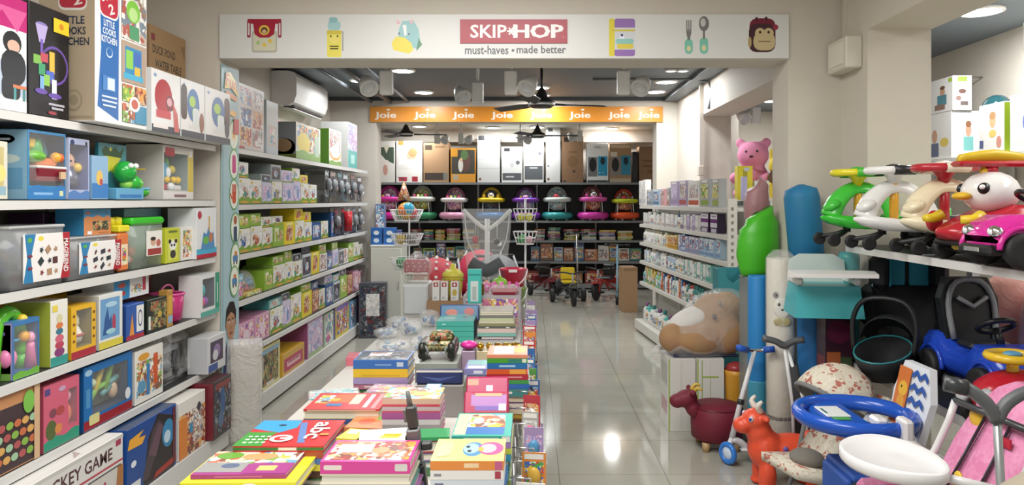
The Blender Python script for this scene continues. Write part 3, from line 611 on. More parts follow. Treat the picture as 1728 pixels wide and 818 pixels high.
# frog in blister on a green card
s = r1(186, 234, 240, Z, -2.0); t = thing('caterpillar_toy', 'bright green round-headed toy on a blue card base, before a green picture card', 'toy', s['loc'], s['rz']); w, h = s['w'], s['h']
b = B(); b.box(-w/2, w/2, .06, .075, 0, h, '#2f8f9a'); b.frame((-w/2, .06, 0), (w, 0, 0), (0, 0, h), (0, -1, 0))
b.dec('r', .5, .5, 1, 1, '#3f9aa8'); b.dec('*', .42, .66, .8, .6, '#e8e02a'); b.dec('p', .5, .86, .8, .2, '#2a5a2a', [(-.5, 0), (-.3, .5), (-.1, 0), (.1, .5), (.3, 0), (.5, .5), (.4, -.5), (-.4, -.4)]); b.obj('backing_card', t)
b = B(); b.box(-w/2, w/2, -.03, .055, 0, .055, '#5fa8d0', .004); b.frame((-w/2, -.03, 0), (w, 0, 0), (0, 0, .055), (0, -1, 0)); b.dec('r', .5, .3, .8, .3, '#2f7ac0'); b.obj('base', t)
b = B(); b.ell((.0, -.0, .135), (.062, .05, .055), M('#1fa83a', .15)); b.ell((-.02, -.04, .165), .014, '#eef2ea'); b.ell((.025, -.04, .165), .014, '#eef2ea'); b.ell((.06, .0, .085), (.045, .045, .04), M('#2fb53a', .15)); b.ell((.09, .0, .08), (.04, .04, .035), M('#5fc83a', .15)); b.ell((.01, 0, .075), (.03, .03, .025), '#8ad04a'); b.obj('toy_body', t)
s = r1(236, 270, 285, Z, -1.99); t = thing('spinning_toy', 'yellow and green toy helicopter bowl next to the green caterpillar', 'toy', s['loc'], s['rz'])
B().lathe([(.03, 0), (.075, .025), (.08, .05), (.074, .052)], P('#3fb82a'), (0, .09, 0)).obj('bowl', t); b = B(); b.torus((0, .09, .055), .076, .008, '#5fb0d0'); b.obj('rim', t)
b = B(); b.ell((0, .09, .07), (.045, .045, .03), '#f0d02a'); b.cyl((0, .09, .07), (0, .09, .16), .008, '#e8b82a'); b.obj('toy_pilot', t)
for a in range(4): b = B(); b.box(.005, .06, -.012, .012, .155, .161, '#e8c81e', .004); o = b.obj('rotor_blade', t); o.location = (0, .09, 0); o.rotation_euler = (0, 0, a*PI/2+.4)
def bunny(b, x0, x1, y0, y1, z0, z1):
    c = (x0+x1)/2-.02; y = y0+.05
    b.ell((c-.02, y, z0+.09), (.05, .04, .075), '#3fa0c8'); b.ell((c-.02, y-.036, z0+.1), (.022, .012, .03), '#e9eef0'); b.ell((c+.06, y+.02, z0+.15), (.025, .02, .045), '#5fb83a'); b.ell((c+.09, y, z0+.12), (.03, .02, .025), '#e8d03a')
    for k in (-.03, .05, .1): b.ell((c+k, y-.03, z0+.06), .02, '#f0c01e')
    b.box(c-.1, c-.03, y-.04, y+.04, z0, z0+.035, '#b81f34', .006); b.box(c+.05, c+.13, y-.04, y+.04, z0, z0+.03, '#ece9e4', .006); b.ell((c+.0, y-.04, z0+.02), (.03, .02, .025), '#dfe2e4')
go(wcarton, 'toy_box', 'white window carton with a blue bunny and yellow balls, last on the second level', 'toy box', r1(274, 327, 242, Z, -2.0), .2, '#d5d2cc', (.03, .17, .8, .86), '#8fa0a0', [('F', 'q', .22, .88, .3, .16, '#c0243a', .3), ('F', 'r', .9, .5, .18, .8, '#d8c04a'), ('F', 'r', .9, .88, .12, .12, '#eceae6'), ('F', 'r', .5, .08, .98, .13, '#e2dedb'), ('F', 'r', .55, .07, .4, .05, '#8a6a70')], toy=bunny, side='#d8d4ce')
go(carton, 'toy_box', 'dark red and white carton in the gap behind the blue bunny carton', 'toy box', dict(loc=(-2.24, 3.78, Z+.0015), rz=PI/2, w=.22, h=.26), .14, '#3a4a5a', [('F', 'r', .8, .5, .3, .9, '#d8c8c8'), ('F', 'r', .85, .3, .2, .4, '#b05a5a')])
# third level
Z = 1.20
s = r1(-47, 3, 372, Z, -2.0); t = thing('drink_drum', 'white tub with green leaf and pink lid, first on the third level', 'toy tub', s['loc'], s['rz']); t.scale = (.84, .84, .86)
B().lathe([(.1, 0), (.105, .01), (.105, .27), (.1, .275)], '#e8e6e0', (0, .12, 0), n=28).obj('tub', t); B().lathe([(.108, .276), (.108, .3), (.09, .315), (.05, .335), (.03, .34)], '#c02a78', (0, .12, 0), n=28).obj('lid', t)
b = B(); b.ell((.05, .03, .14), (.04, .012, .1), '#b0c83a'); b.obj('leaf_print', t); b = B(); b.lathe([(.1055, .02), (.1055, .05)], '#c03a3a', (0, .12, 0), n=28); b.obj('red_band', t)
def tub(px0, px1, py, label, xf, n):
    s = r1(px0, px1, py, Z, xf, .002); w, h = s['w'], s['h']; t = thing('magnet_tub', label, 'toy tub', s['loc'], s['rz'], 'clear tubs of magnetic blocks'); d = .19
    b = B(); r = [[(x*(1-.06*(1-k)), y*(1-.03*(1-k))+d/2*.03, z) for x, y in ((-w/2, 0), (w/2, 0), (w/2, d), (-w/2, d))] for k, z in ((0, 0), (1, h*.94))]; b.loft(r, CLEAR('#d4d8da', .35, .12, 'clear_tub')); b.obj('tub', t)
    B().box(-w/2-.006, w/2+.006, -.006, d+.006, h*.945, h, CLEAR('#eef0f0', .5, .2, 'clear_lid'), .006).obj('lid', t)
    b = B(); random.seed(n)
    for i in range(14): b.box(*[q for q in (lambda x, y, z: (x, x+.035, y, y+.025, z, z+.025))(-w*.42+random.random()*w*.7, .03+random.random()*.12, .005+random.random()*h*.6)], random.choice(['#9a2a3a', '#34405a', '#5a2a3a', '#3a4a7a']))
    b.obj('magnet_blocks', t)
    b = B(); x0 = -w*.3; lw = w*.86
    b.box(x0, x0+lw, -.009, -.003, .02, h*.86, '#ece9e6', .002); b.frame((x0, -.009, .02), (lw, 0, 0), (0, 0, h*.86-.02), (0, -1, 0))
    b.dec('p', .12, .5, .26, 1, '#2a80b8', [(-.5, -.5), (.3, -.5), (.1, 0), (.5, .5), (-.4, .5), (-.2, 0)]); b.dec('p', .9, .5, .24, 1, '#b8202e', [(-.4, -.5), (.5, -.5), (.5, .5), (-.2, .5), (0, 0)]); b.dec('e', .36, .9, .12, .1, '#e8d83a'); b.dec('e', .12, .88, .1, .1, '#5ab04a')
    for i in range(9): b.dec('r' if i % 2 else '*', .35+.16*(i % 3)+random.random()*.04, .18+.24*(i//3), .11, .14, random.choice(['#3a3a44', '#5a3034', '#8a3a3a', '#2a3a3a', '#b08a6a']), ang=random.random()*50)
    for k in (.3, .55): b.dec('e', .12, k, .1, .07, '#8a3a4a')
    b.dec('t', .92, .5, .66*(h*.86)/lw, .13*lw/(h*.86), '#f4efec', 'MAGFRIEND', ang=-90)
    b.obj('label_sleeve', t)
    return t
tub(16, 108, 383, 'bigger clear tub of magnetic blocks with blue, white and red sleeve', -1.985, 3)
tub(113, 196, 402, 'lower clear tub of magnetic blocks, under the animal picture box', -1.985, 8)
zt = Z+max(.05, zat(402, yat(110, -1.985))-Z)+.002
s = r1(144, 192, 340, zt, -2.0); s['loc'] = (-2.01, s['loc'][1], zt); s['h'] = min(s['h'], 1.508-zt)
go(carton, 'toy_box', 'animal picture box with blue sky standing on a magnetic block tub', 'toy box', s, .13, '#3a90c0', [('F', 'r', .5, .33, 1, .66, '#d0824a'), ('F', 'p', .5, .68, 1, .18, '#d0824a', [(-.5, -.5), (.5, -.5), (.4, .4), (.2, -.1), (0, .5), (-.2, 0), (-.4, .3)]), ('F', 'r', .6, .35, .6, .36, A('mili', 40)), ('F', 'e', .14, .84, .16, .1, '#d85a3a'), ('F', 'r', .2, .1, .16, .12, '#dfe4e8'), ('F', 'r', .7, .08, .4, .04, '#b06a3a')], side='#2f7fae')
s = r1(200, 219, 372, Z, -1.985); t = thing('block_bucket', 'narrow orange bucket with a yellow knobbed lid beside the clear tub', 'toy tub', s['loc'], s['rz']); w, h = s['w'], s['h']
B().box(-w/2, w/2, 0, .12, 0, h*.76, '#e0783a', .01).obj('bucket', t); b = B(); b.box(-w/2-.002, w/2+.002, -.004, .124, h*.765, h*.9, '#e8d81e', .006); b.lathe([(.028, 0), (.026, .035), (.01, .04)], '#e8d81e', (-.03, .06, h*.9)); b.lathe([(.028, 0), (.026, .035), (.01, .04)], '#e8d81e', (.035, .06, h*.9)); b.obj('lid', t)
b = B(); b.frame((-w/2+.01, 0, .02), (w-.02, 0, 0), (0, 0, h*.5), (0, -1, 0)); b.dec('r', .5, .5, .9, .8, '#e9d8b0'); b.dec('r', .5, .5, .5, .5, A('toy', 40)); b.obj('label', t)
s = r1(222, 276, 368, Z, -1.985); t = thing('block_bucket', 'see-through bucket with a bright green lid and a picture card', 'toy tub', s['loc'], s['rz']); w, h = s['w'], s['h']
b = B(); b.loft([[(x*k, .09+y, z) for x, y in ((-w/2, -.085), (w/2, -.085), (w/2, .085), (-w/2, .085))] for k, z in ((.9, 0), (1, h*.84))], CLEAR('#c8d8c8', .38, .15, 'clear_bucket')); b.obj('bucket', t)
B().box(-w/2-.008, w/2+.008, -.006, .186, h*.845, h, M('#2fc01e', .25), .012).obj('lid', t)
b = B(); b.box(-.02, w*.44, -.004, .0, h*.22, h*.72, '#eceae2'); b.frame((-.02, -.004, h*.22), (w*.44+.02, 0, 0), (0, 0, h*.5), (0, -1, 0)); b.dec('r', .5, .16, .9, .26, '#a83a34'); b.dec('e', .4, .55, .34, .3, '#d8a888'); b.dec('e', .4, .68, .36, .16, '#3a2a22'); b.dec('e', .75, .5, .3, .3, '#c86a5a'); b.obj('picture_card', t)
b = B(); random.seed(5)
for i in range(10): b.ell((random.uniform(-.35, .35)*w, random.uniform(.05, .13), random.uniform(.03, .09)), random.uniform(.02, .03), random.choice(['#c8402a', '#3a8a3a', '#e8c02a', '#d8d8d0']))
b.obj('building_blocks', t)
go(carton, 'toy_box', 'lime carton with a black and white bear face beside the green lidded bucket', 'toy box', r1(279, 304, 386, Z, -1.99), .1, '#c3cc2a', [('F', 'q', .5, .4, .74, .62, '#d8dc5a', .1), ('F', 'e', .5, .5, .5, .28, '#efefe6'), ('F', 'e', .28, .62, .2, .13, '#20201e'), ('F', 'e', .72, .62, .2, .13, '#20201e'), ('F', 'e', .4, .51, .13, .08, '#20201e'), ('F', 'e', .6, .51, .13, .08, '#20201e'), ('F', 'e', .5, .25, .4, .24, '#3a3a34'), ('F', 'r', .5, .9, .6, .06, '#6a7a2a')])
go(carton, 'toy_box', 'small white picture carton between the bear carton and the castle toy', 'toy box', r1(306, 328, 384, Z, -1.99), .1, '#e6e3da', [('F', 'r', .5, .5, .8, .8, A('kid', 34))])
go(carton, 'toy_box', 'white carton with a blue castle slide on a red footing, last on the third level', 'toy box', r1(331, 366, 344, Z, -1.96), .17, '#e4e6e8', [('F', 'e', .15, .86, .2, .16, '#c0304a'), ('F', 'r', .5, .13, 1, .12, '#3fb0d8'), ('F', 'r', .5, .04, 1, .08, '#c0243a'), ('F', 'p', .55, .42, .7, .5, '#4a90c8', [(-.5, -.5), (.5, -.5), (.4, .2), (.2, 0), (.1, .5), (-.1, .1), (-.3, .2)]), ('F', 'e', .45, .35, .3, .16, '#6ab84a'), ('F', 'e', .7, .4, .2, .2, '#c87a4a'), ('F', 'r', .62, .68, .06, .3, '#e0a83a')], side='#dcdfe2')
go(carton, 'toy_box', 'long pale blue carton behind the white castle carton', 'toy box', dict(loc=(-2.2, 4.2, Z+.0015), rz=PI/2, w=.4, h=.3), .18, '#8fc4d8', [('F', 'r', .5, .8, .7, .1, '#5fa0c0')])
go(carton, 'toy_box', 'purple and black carton laid behind the animal picture box', 'toy box', dict(loc=(-2.2, 3.55, Z+.0015), rz=PI/2, w=.42, h=.29), .16, '#4a2a4a', [('F', 'r', .4, .85, .5, .16, '#b03a78'), ('F', 'r', .85, .85, .2, .18, '#c8c0c0')])
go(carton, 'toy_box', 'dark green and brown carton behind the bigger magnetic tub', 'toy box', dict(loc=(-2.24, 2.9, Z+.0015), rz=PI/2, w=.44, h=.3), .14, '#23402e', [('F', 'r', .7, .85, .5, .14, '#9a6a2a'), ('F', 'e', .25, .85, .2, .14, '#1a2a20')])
# fourth level
Z = .855
def arch(b, x0, x1, y0, y1, z0, z1):
    c = (x0+x1)/2; y = y0+.05; h = z1-z0
    b.torus((c-.02, y, z0+.3*h), .08, .028, M('#5ac82a', .2), (0, 1, 0), a0=0, a1=180, sy=2.2); b.cyl((c-.1, y, z0), (c-.1, y, z0+.3*h), .028, '#5ac82a'); b.cyl((c+.06, y, z0), (c+.06, y, z0+.3*h), .028, '#4ab82a')
    b.box(c-.06, c+.1, y-.03, y+.03, z0+.62*h, z0+.68*h, '#3aa8d8', .01); b.lathe([(.03, 0), (.02, .08), (.02, .1)], '#e07aa8', (c+.07, y-.03, z0)); b.ell((c+.07, y-.03, z0+.12), (.025, .022, .024), '#f0a0c0'); b.ell((c-.06, y-.03, z0+.06), (.035, .03, .04), '#e87ab0'); b.ell((c+.02, y-.03, z0+.2), .02, '#f0c82a'); b.ell((c+.03, y-.03, z0+.13), .022, '#f0a82a')
go(wcarton, 'toy_box', 'blue window carton with a green play arch and pink figures', 'toy box', r1(20, 68, 545, Z, -1.985), .19, '#3a78b8', (.05, .1, .95, .92), '#2a5a9a', [('F', 'w', .5, .06, 1, .12, '#6ab03a'), ('L', 'r', .5, .5, .9, .9, A('lilac', 20)), ('L', 'e', .5, .8, .7, .16, '#6a50a8'), ('L', 'e', .5, .36, .5, .14, '#d87ab0'), ('L', 'r', .5, .06, .9, .12, '#7ab04a')], toy=arch, side='#9a9ad0')
go(carton, 'toy_box', 'white and teal carton with a stacking tower print, lime green flank', 'toy box', r1(84, 116, 510, Z, -1.985), .19, '#e8e6df', [('F', 'r', .5, .07, 1, .14, '#2f9a90'), ('F', 'e', .5, .2, .6, .14, '#8a3a78'), ('F', 'e', .5, .31, .52, .12, '#c0405a'), ('F', 'e', .5, .41, .5, .12, '#d8607a'), ('F', 'e', .5, .52, .42, .1, '#3a7a90'), ('F', 'e', .5, .61, .4, .1, '#e07a3a'), ('F', 'e', .5, .72, .34, .14, '#d8d0a0'), ('F', 'r', .24, .88, .3, .1, '#e8d04a')], side='#a9b83a')
def bee(b, x0, x1, y0, y1, z0, z1):
    c = (x0+x1)/2; h = z1-z0; y = y0+.05
    b.ell((c-.01, y, z0+.66*h), (.045, .04, .05), '#d8d0a8'); b.lathe([(.05, 0), (.055, .03), (.035, .07)], '#e4dfd4', (c-.01, y, z0+.02)); b.torus((c-.01, y, z0+.05), .053, .007, '#b04a4a'); b.ell((c-.03, y-.035, z0+.69*h), .006, '#33302a'); b.ell((c+.01, y-.035, z0+.69*h), .006, '#33302a')
go(wcarton, 'toy_box', 'yellow window carton with a pale round doll and red footing', 'toy box', r1(119, 163, 520, Z, -1.985), .18, '#e9b21e', (.2, .2, .82, .92), '#8a7a3a', [('F', 'r', .5, .07, 1, .14, '#b0283a')]+[('F', 'e', x, z, .09, .06, '#7a4a1e') for x in (.1, .91) for z in (.34, .5, .66, .82)], toy=bee, side='#dca81a')
zt = Z+.235
go(carton, 'toy_box', 'flat yellow box crossing behind on top of another yellow box', 'toy box', dict(loc=(-2.2, 3.33, Z+.255), rz=PI/2, w=.36, h=.045), .16, '#e8b41e', [('F', 'r', .5, .5, .6, .3, '#c8902a')])
go(carton, 'toy_box', 'tall yellow box under the flat yellow box on the fourth level', 'toy box', dict(loc=(-2.2, 3.35, Z+.0015), rz=PI/2, w=.32, h=.25), .16, '#e0a81e', [('F', 'r', .5, .8, .8, .14, '#c88a1e')])
go(carton, 'toy_box', 'white framed puzzle carton with a blue ice castle picture', 'toy box', r1(166, 208, 500, Z, -1.985), .15, '#dfe0dc', [('F', 'r', .46, .55, .82, .74, '#6aa0d0'), ('F', 'p', .35, .5, .4, .5, '#2f5a9a', [(-.5, -.5), (.5, -.5), (.4, .2), (.2, 0), (0, .5), (-.3, .1)]), ('F', 'e', .62, .44, .16, .34, '#b0405a'), ('F', 'e', .48, .3, .4, .1, '#9ad0d8'), ('F', 'r', .5, .07, 1, .13, '#d8c83a'), ('F', 'e', .5, .8, .5, .1, '#a8d0e8')], side='#c8ccc8')
go(carton, 'toy_box', 'small blue and white carton with a red footing, below the ship carton', 'toy box', r1(212, 244, 517, Z, -1.985), .14, '#2a5ab0', [('F', 'r', .78, .55, .42, .76, '#e6e6e4'), ('F', 'e', .78, .55, .26, .5, '#4a5a8a'), ('F', 'e', .78, .55, .18, .38, '#e6e6e4'), ('F', 'p', .3, .4, .3, .7, '#e0903a', [(-.5, -.5), (.5, -.5), (.1, .5)]), ('F', 'r', .5, .06, 1, .12, '#b0283a')], side='#284a90')
go(carton, 'toy_box', 'blue and white carton stacked above the small blue carton', 'toy box', dict(loc=(-2.015, 3.74, Z+.202), rz=PI/2, w=.32, h=.105), .16, '#e2e4e6', [('F', 'q', .2, .5, .44, .96, '#1f86c0', .1), ('F', 'e', .2, .68, .2, .26, '#c04a3a'), ('F', 'e', .2, .3, .2, .26, '#b8382e'), ('F', 'r', .85, .6, .1, .7, '#c0304a'), ('F', 'r', .62, .4, .3, .4, A('kid', 40))])
go(carton, 'toy_box', 'plain grey inner carton holding up the blue and white carton', 'toy box', dict(loc=(-2.15, 3.72, Z+.0015), rz=PI/2, w=.3, h=.199), .12, '#5a6068')
go(carton, 'toy_box', 'dark carton of green and gold robots next to the small blue carton', 'toy box', r1(247, 284, 508, Z, -1.985), .13, '#1f2a22', [('F', 'r', .55, .5, .8, .84, A('mili', 36)), ('F', 'r', .12, .3, .1, .4, '#e0e4e0'), ('F', 'e', .6, .5, .2, .2, '#c8a83a')])
go(carton, 'toy_box', 'dark red tall carton with orange lid standing behind the pink basket', 'toy box', dict(loc=(-2.21, 4.12, Z+.0015), rz=PI/2, w=.36, h=.29), .15, '#8a1f28', [('F', 'r', .5, .92, 1, .16, '#c8703a'), ('F', 'r', .8, .7, .2, .2, '#d8484a')])
s = r1(290, 325, 466, Z, -1.98); t = thing('toy_basket', 'pink see-through toy basket with silver figures', 'toy basket', s['loc'], s['rz']); t.scale = (.75, .8, .9); w, h = s['w'], .235
b = B(); b.lathe([(.07, 0), (.1, .02), (.115, h*.75), (.11, h*.75), (.095, .03)], CLEAR('#e83a8a', .55, .2, 'pink_plastic'), (0, .11, 0), n=24); b.obj('basket', t); b = B(); b.torus((0, .11, h*.76), .114, .008, '#e0509a'); b.torus((0, .11, h*.76), .1, .007, '#e0609a', (0, 1, 0), a0=0, a1=180, sy=.55); b.obj('rim', t)
b = B(); b.ell((-.02, .09, .09), (.06, .05, .07), '#c8b0b8'); b.ell((.04, .1, .06), (.04, .04, .05), '#d0708a'); b.obj('toy_figure', t)
go(carton, 'toy_box', 'orange and gold foil pack before the pink basket', 'toy box', dict(loc=(-1.98, 4.06, Z+.0015), rz=PI/2, w=.06, h=.2), .05, '#b8883a', [('F', 'r', .5, .6, .7, .5, '#d8a83a'), ('F', 'r', .5, .2, .8, .2, '#8ab0d0')])
def keys(b, x0, x1, y0, y1, z0, z1):
    c = (x0+x1)/2; y = y0+.03
    b.ell((c-.02, y, z0+.03), (.04, .025, .035), '#e0287a'); b.ell((c+.03, y, z0+.03), (.03, .025, .03), '#8a3aa8'); b.ell((c, y, z0+.1), (.03, .02, .04), '#2ab0b8'); b.ell((c-.04, y, z0+.07), .02, '#f0a02a')
go(wcarton, 'toy_box', 'white and teal window carton with pink and teal toy, last on the fourth level', 'toy box', r1(338, 371, 466, Z, -1.94), .13, '#dfe4e2', (.1, .2, .72, .9), '#4a5560', [('F', 'r', .88, .5, .24, 1, '#2f9a7a'), ('F', 'r', .5, .06, 1, .12, '#5ab0a0'), ('F', 'r', .88, .5, .05, .5, '#cfe6dc')], toy=keys, side='#e4e4e2')
# fifth level
Z = .515
go(carton, 'toy_box', 'orange carton of green and red vegetables, first on the fifth level', 'toy box', r1(-40, 68, 655, Z, -1.985), .22, '#c88a5a', [('F', 'r', .5, .42, .84, .8, '#4a3a3e')]+[('F', 'e', .18+.13*(i % 6)+.04*(i//6 % 2), .16+.14*(i//6), .12, .1, ['#8ab84a', '#d0704a', '#e0a85a', '#a0c8a0', '#b85a5a'][i % 5]) for i in range(24)]+[('F', 'e', .8, .8, .2, .3, '#7ac04a'), ('F', 'r', .94, .5, .1, 1, '#d8b088')], side='#b87a4a')
go(wcarton, 'toy_box', 'salmon pink window carton with a green footing, beside the vegetable carton', 'toy box', r1(72, 135, 655, Z, -1.985), .2, '#d8607a', (.68, .25, .93, .82), '#a83a5a', [('F', 'w', .5, .08, 1, .18, '#2f9a7a'), ('F', 'e', .2, .3, .3, .3, '#5a6a3a'), ('F', 'e', .4, .28, .2, .16, '#e08a4a'), ('F', 'e', .25, .55, .2, .14, '#8a4a5a'), ('F', 'e', .45, .55, .24, .14, '#b84a4a'), ('F', 'r', .1, .9, .14, .1, '#5a4a8a'), ('F', 'e', .5, .88, .2, .08, '#c8a0c0')], toy=lambda b, x0, x1, y0, y1, z0, z1: (b.ell(((x0+x1)/2, y0+.03, z0+.04), (.04, .03, .05), '#e87a5a'), b.ell(((x0+x1)/2, y0+.03, z0+.12), (.035, .03, .035), '#e89ab0')), side='#b84a62')
def tools(b, x0, x1, y0, y1, z0, z1):
    random.seed(4); c = (x0+x1)/2; h = z1-z0
    b.box(x0+.02, x1-.02, y0+.04, y0+.05, z0+.02, z1-.02, '#3a4a3a')
    for i in range(7): b.tube([(x0+.05+.03*i, y0+.03, z0+.06+.02*(i % 3)), (x0+.12+.03*i, y0+.03, z0+.08+.16*random.random())], .014, random.choice(['#7ab83a', '#2a2e30', '#c85a3a', '#d8c03a', '#5a9a9a']))
    b.ell((x0+.06, y0+.03, z1-.06), .022, '#c8d8b0'); b.ell((x1-.06, y0+.03, z0+.06), (.03, .02, .04), '#c8a88a')
go(wcarton, 'toy_box', 'large blue window carton with a toy tool set and red footing', 'toy box', r1(140, 224, 623, Z, -1.985), .2, '#1f6fb8', (.16, .2, .9, .88), '#1d3a5a', [('F', 'r', .5, .08, 1, .15, '#a0202c'), ('F', 'e', .09, .9, .14, .1, '#9ac0dc'), ('F', 'q', .2, .14, .2, .16, '#d8d08a', .2), ('F', 'e', .9, .3, .12, .2, '#dfe2e6'), ('F', 'r', .08, .5, .08, .3, '#4a90c8')], toy=tools, side='#17589a')
go(carton, 'toy_box', 'white carton of colourful construction toys next to the tool set carton', 'toy box', r1(227, 276, 596, Z, -1.985), .16, '#e4e2da', [('F', 'e', .3, .86, .4, .14, '#e09a2a'), ('F', 'r', .5, .45, .9, .66, A('kid', 26)), ('F', 'r', .72, .55, .16, .6, '#d8582a'), ('F', 'r', .45, .4, .12, .6, '#3a80c0'), ('F', 'e', .22, .3, .3, .24, '#5a9ac0')], side='#d8d6ce')
s = r1(280, 328, 578, Z, -1.99, .004); t = thing('toy_gun_set', 'clear bag with a silver and grey toy gun set', 'toy set', s['loc'], s['rz']); w = s['w']
b = B(); b.box(-w/2, w/2, .13, .14, 0, .29, '#c4c6c8'); b.frame((-w/2, .13, 0), (w, 0, 0), (0, 0, .29), (0, -1, 0)); b.dec('r', .5, .12, 1, .24, '#e6e6e6'); b.dec('r', .2, .1, .3, .16, '#2a3a7a'); b.dec('r', .5, .6, .9, .5, A('white', 30)); b.obj('backing_card', t)
b = B(); gm = M('#9a9ea2', .25, .6)
b.box(-.1, .08, .05, .09, .17, .21, gm, .008); b.box(.02, .07, .05, .085, .07, .17, '#3a3d40', .008, rot=(0, .3, 0)); b.cyl((-.1, .07, .195), (-.18, .07, .195), .012, '#44484c'); b.ell((-.08, .06, .11), (.05, .04, .045), M('#6a6e72', .3)); b.torus((.01, .07, .15), .025, .006, gm, (0, 1, 0)); b.obj('toy_gun', t)
b = B(); b.box(-w*.47, w*.47, .0, .125, .003, .285, FILM(.14), .045, sm=True); b.obj('bag', t)
go(carton, 'toy_box', 'white and purple robot pack at the poster end of the fifth level', 'toy box', r1(350, 381, 572, Z, -1.915, .003), .12, '#d0d0d2', [('F', 'r', .5, .55, .7, .6, '#3a2a48'), ('F', 'e', .5, .55, .4, .4, '#8a6aa0'), ('F', 'e', .42, .45, .3, .3, '#c8c8cc'), ('F', 'r', .3, .12, .5, .2, '#2a4a9a')], side='#c0c0c4')
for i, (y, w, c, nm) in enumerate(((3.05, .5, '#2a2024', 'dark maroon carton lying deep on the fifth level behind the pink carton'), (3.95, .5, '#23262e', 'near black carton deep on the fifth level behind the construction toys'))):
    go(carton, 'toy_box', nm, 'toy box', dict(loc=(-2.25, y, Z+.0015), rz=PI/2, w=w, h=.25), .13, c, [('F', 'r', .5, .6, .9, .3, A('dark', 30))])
# bottom deck
Z = .137
s = r1(36, 209, 764, Z, -1.9); w = s['w']
go(carton, 'hockey_game_box', 'large white table hockey carton with red lines on the bottom deck', 'toy box', dict(loc=(-1.9, s['loc'][1], Z+.0015), rz=PI/2, w=w, h=.33), .36, '#dcdad6', [('F', 'r', .5, .965, 1, .05, '#c9c7c2'), ('F', 't', .47, .8, .8, .17, '#5a3a3e', 'HOCKEY GAME'), ('F', 'r', .5, .64, 1, .028, '#c03a4a'), ('F', 'r', .94, .9, .06, .08, '#b03a5a'), ('F', 'p', .66, .34, .62, .46, '#cfcac4', [(-.5, -.5), (.4, -.5), (.5, .5), (-.05, .5)]), ('F', 'p', .95, .34, .1, .46, '#b0703a', [(-.5, -.5), (.5, -.3), (.5, .5), (-.2, .5)]), ('F', 'p', .66, .58, .62, .02, '#4a4a4a', [(-.1, -.5), (.5, -.5), (.5, .5), (-.1, .5)]), ('F', 'e', .78, .44, .03, .06, '#b8385a'), ('F', 'e', .62, .3, .02, .04, '#c0485a'), ('F', 'p', .3, .3, .3, .5, '#c85a5a', [(-.5, -.5), (-.45, -.5), (.5, .5), (.45, .5)]), ('F', 'r', .05, .8, .03, .3, '#8a6a6e'), ('T', 'r', .5, .3, .98, .015, '#c8a0a8'), ('T', 'p', .55, .12, .12, .16, '#b09a98', [(-.5, -.5), (.3, -.3), (.5, .5)])], side='#d0cec9', bev=.004)
go(carton, 'toy_box', 'blue race track carton with an orange flame mark beside the hockey game', 'toy box', r1(213, 298, 728, Z, -1.9), .3, '#1a4a9a', [('F', 'p', .5, .5, 1, 1, '#2a2226', [(-.2, -.5), (.45, -.5), (.5, .3), (.1, .5), (-.1, .2)]), ('F', 'p', .5, .5, .44, .8, '#4a3a44', [(-.5, -.5), (-.2, -.5), (.5, .3), (.3, .5), (0, .4)]), ('F', 'p', .56, .6, .3, .5, '#6a4a5a', [(-.5, -.3), (0, -.5), (.5, .3), (.2, .5)]), ('F', 'e', .82, .6, .26, .44, '#2f8ac0'), ('F', 'e', .8, .55, .14, .2, '#c0d8e8'), ('F', 'p', .18, .78, .34, .2, '#f0a82a', [(-.5, -.4), (.3, -.5), (.5, 0), (.1, .1), (.4, .5), (-.4, .3)]), ('F', 'p', .75, .1, .5, .14, '#b0302a', [(-.5, -.5), (.5, -.2), (.5, .5), (-.4, .1)]), ('F', 'e', .12, .46, .1, .1, '#dfe8f2'), ('F', 'r', .16, .1, .18, .18, '#d8dce0'), ('F', 'r', .95, .5, .06, .9, '#6a2430')], side='#1f55a8', top='#24406a')
go(carton, 'toy_box', 'white topped orange construction carton beside the race track carton', 'toy box', r1(301, 347, 682, Z, -1.9), .26, '#e6e2da', [('F', 'r', .5, .38, 1, .76, A('warm', 24)), ('F', 'r', .16, .35, .3, .7, '#e0802a'), ('F', 'e', .48, .45, .2, .2, '#2f90c0'), ('F', 'r', .7, .45, .4, .6, A('photo', 30)), ('F', 'e', .75, .75, .16, .16, '#4a4a4e'), ('T', 'r', .3, .5, .1, .1, '#b0aca4'), ('T', 'r', .7, .4, .1, .1, '#b0aca4')], side='#dcd8d0')
go(carton, 'toy_box', 'dark blue and brown robot carton at the poster end of the bottom deck', 'toy box', r1(360, 391, 640, Z, -1.86), .28, '#3a3438', [('F', 'r', .5, .5, .92, .9, A('dark', 22)), ('F', 'e', .5, .6, .26, .5, '#2f5a90'), ('F', 'e', .4, .3, .3, .3, '#4a6a90'), ('F', 'r', .5, .9, .8, .1, '#8a3a3a')], side='#7a2430', top='#5a3034')
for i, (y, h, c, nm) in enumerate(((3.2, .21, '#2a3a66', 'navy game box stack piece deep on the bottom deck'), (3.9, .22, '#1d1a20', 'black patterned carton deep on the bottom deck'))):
    go(carton, 'toy_box', nm, 'toy box', dict(loc=(-2.28, y, Z+.0015), rz=PI/2, w=.5, h=h), .12, c, [('F', 'r', .5, .5, .9, .6, A('dark', 30))])

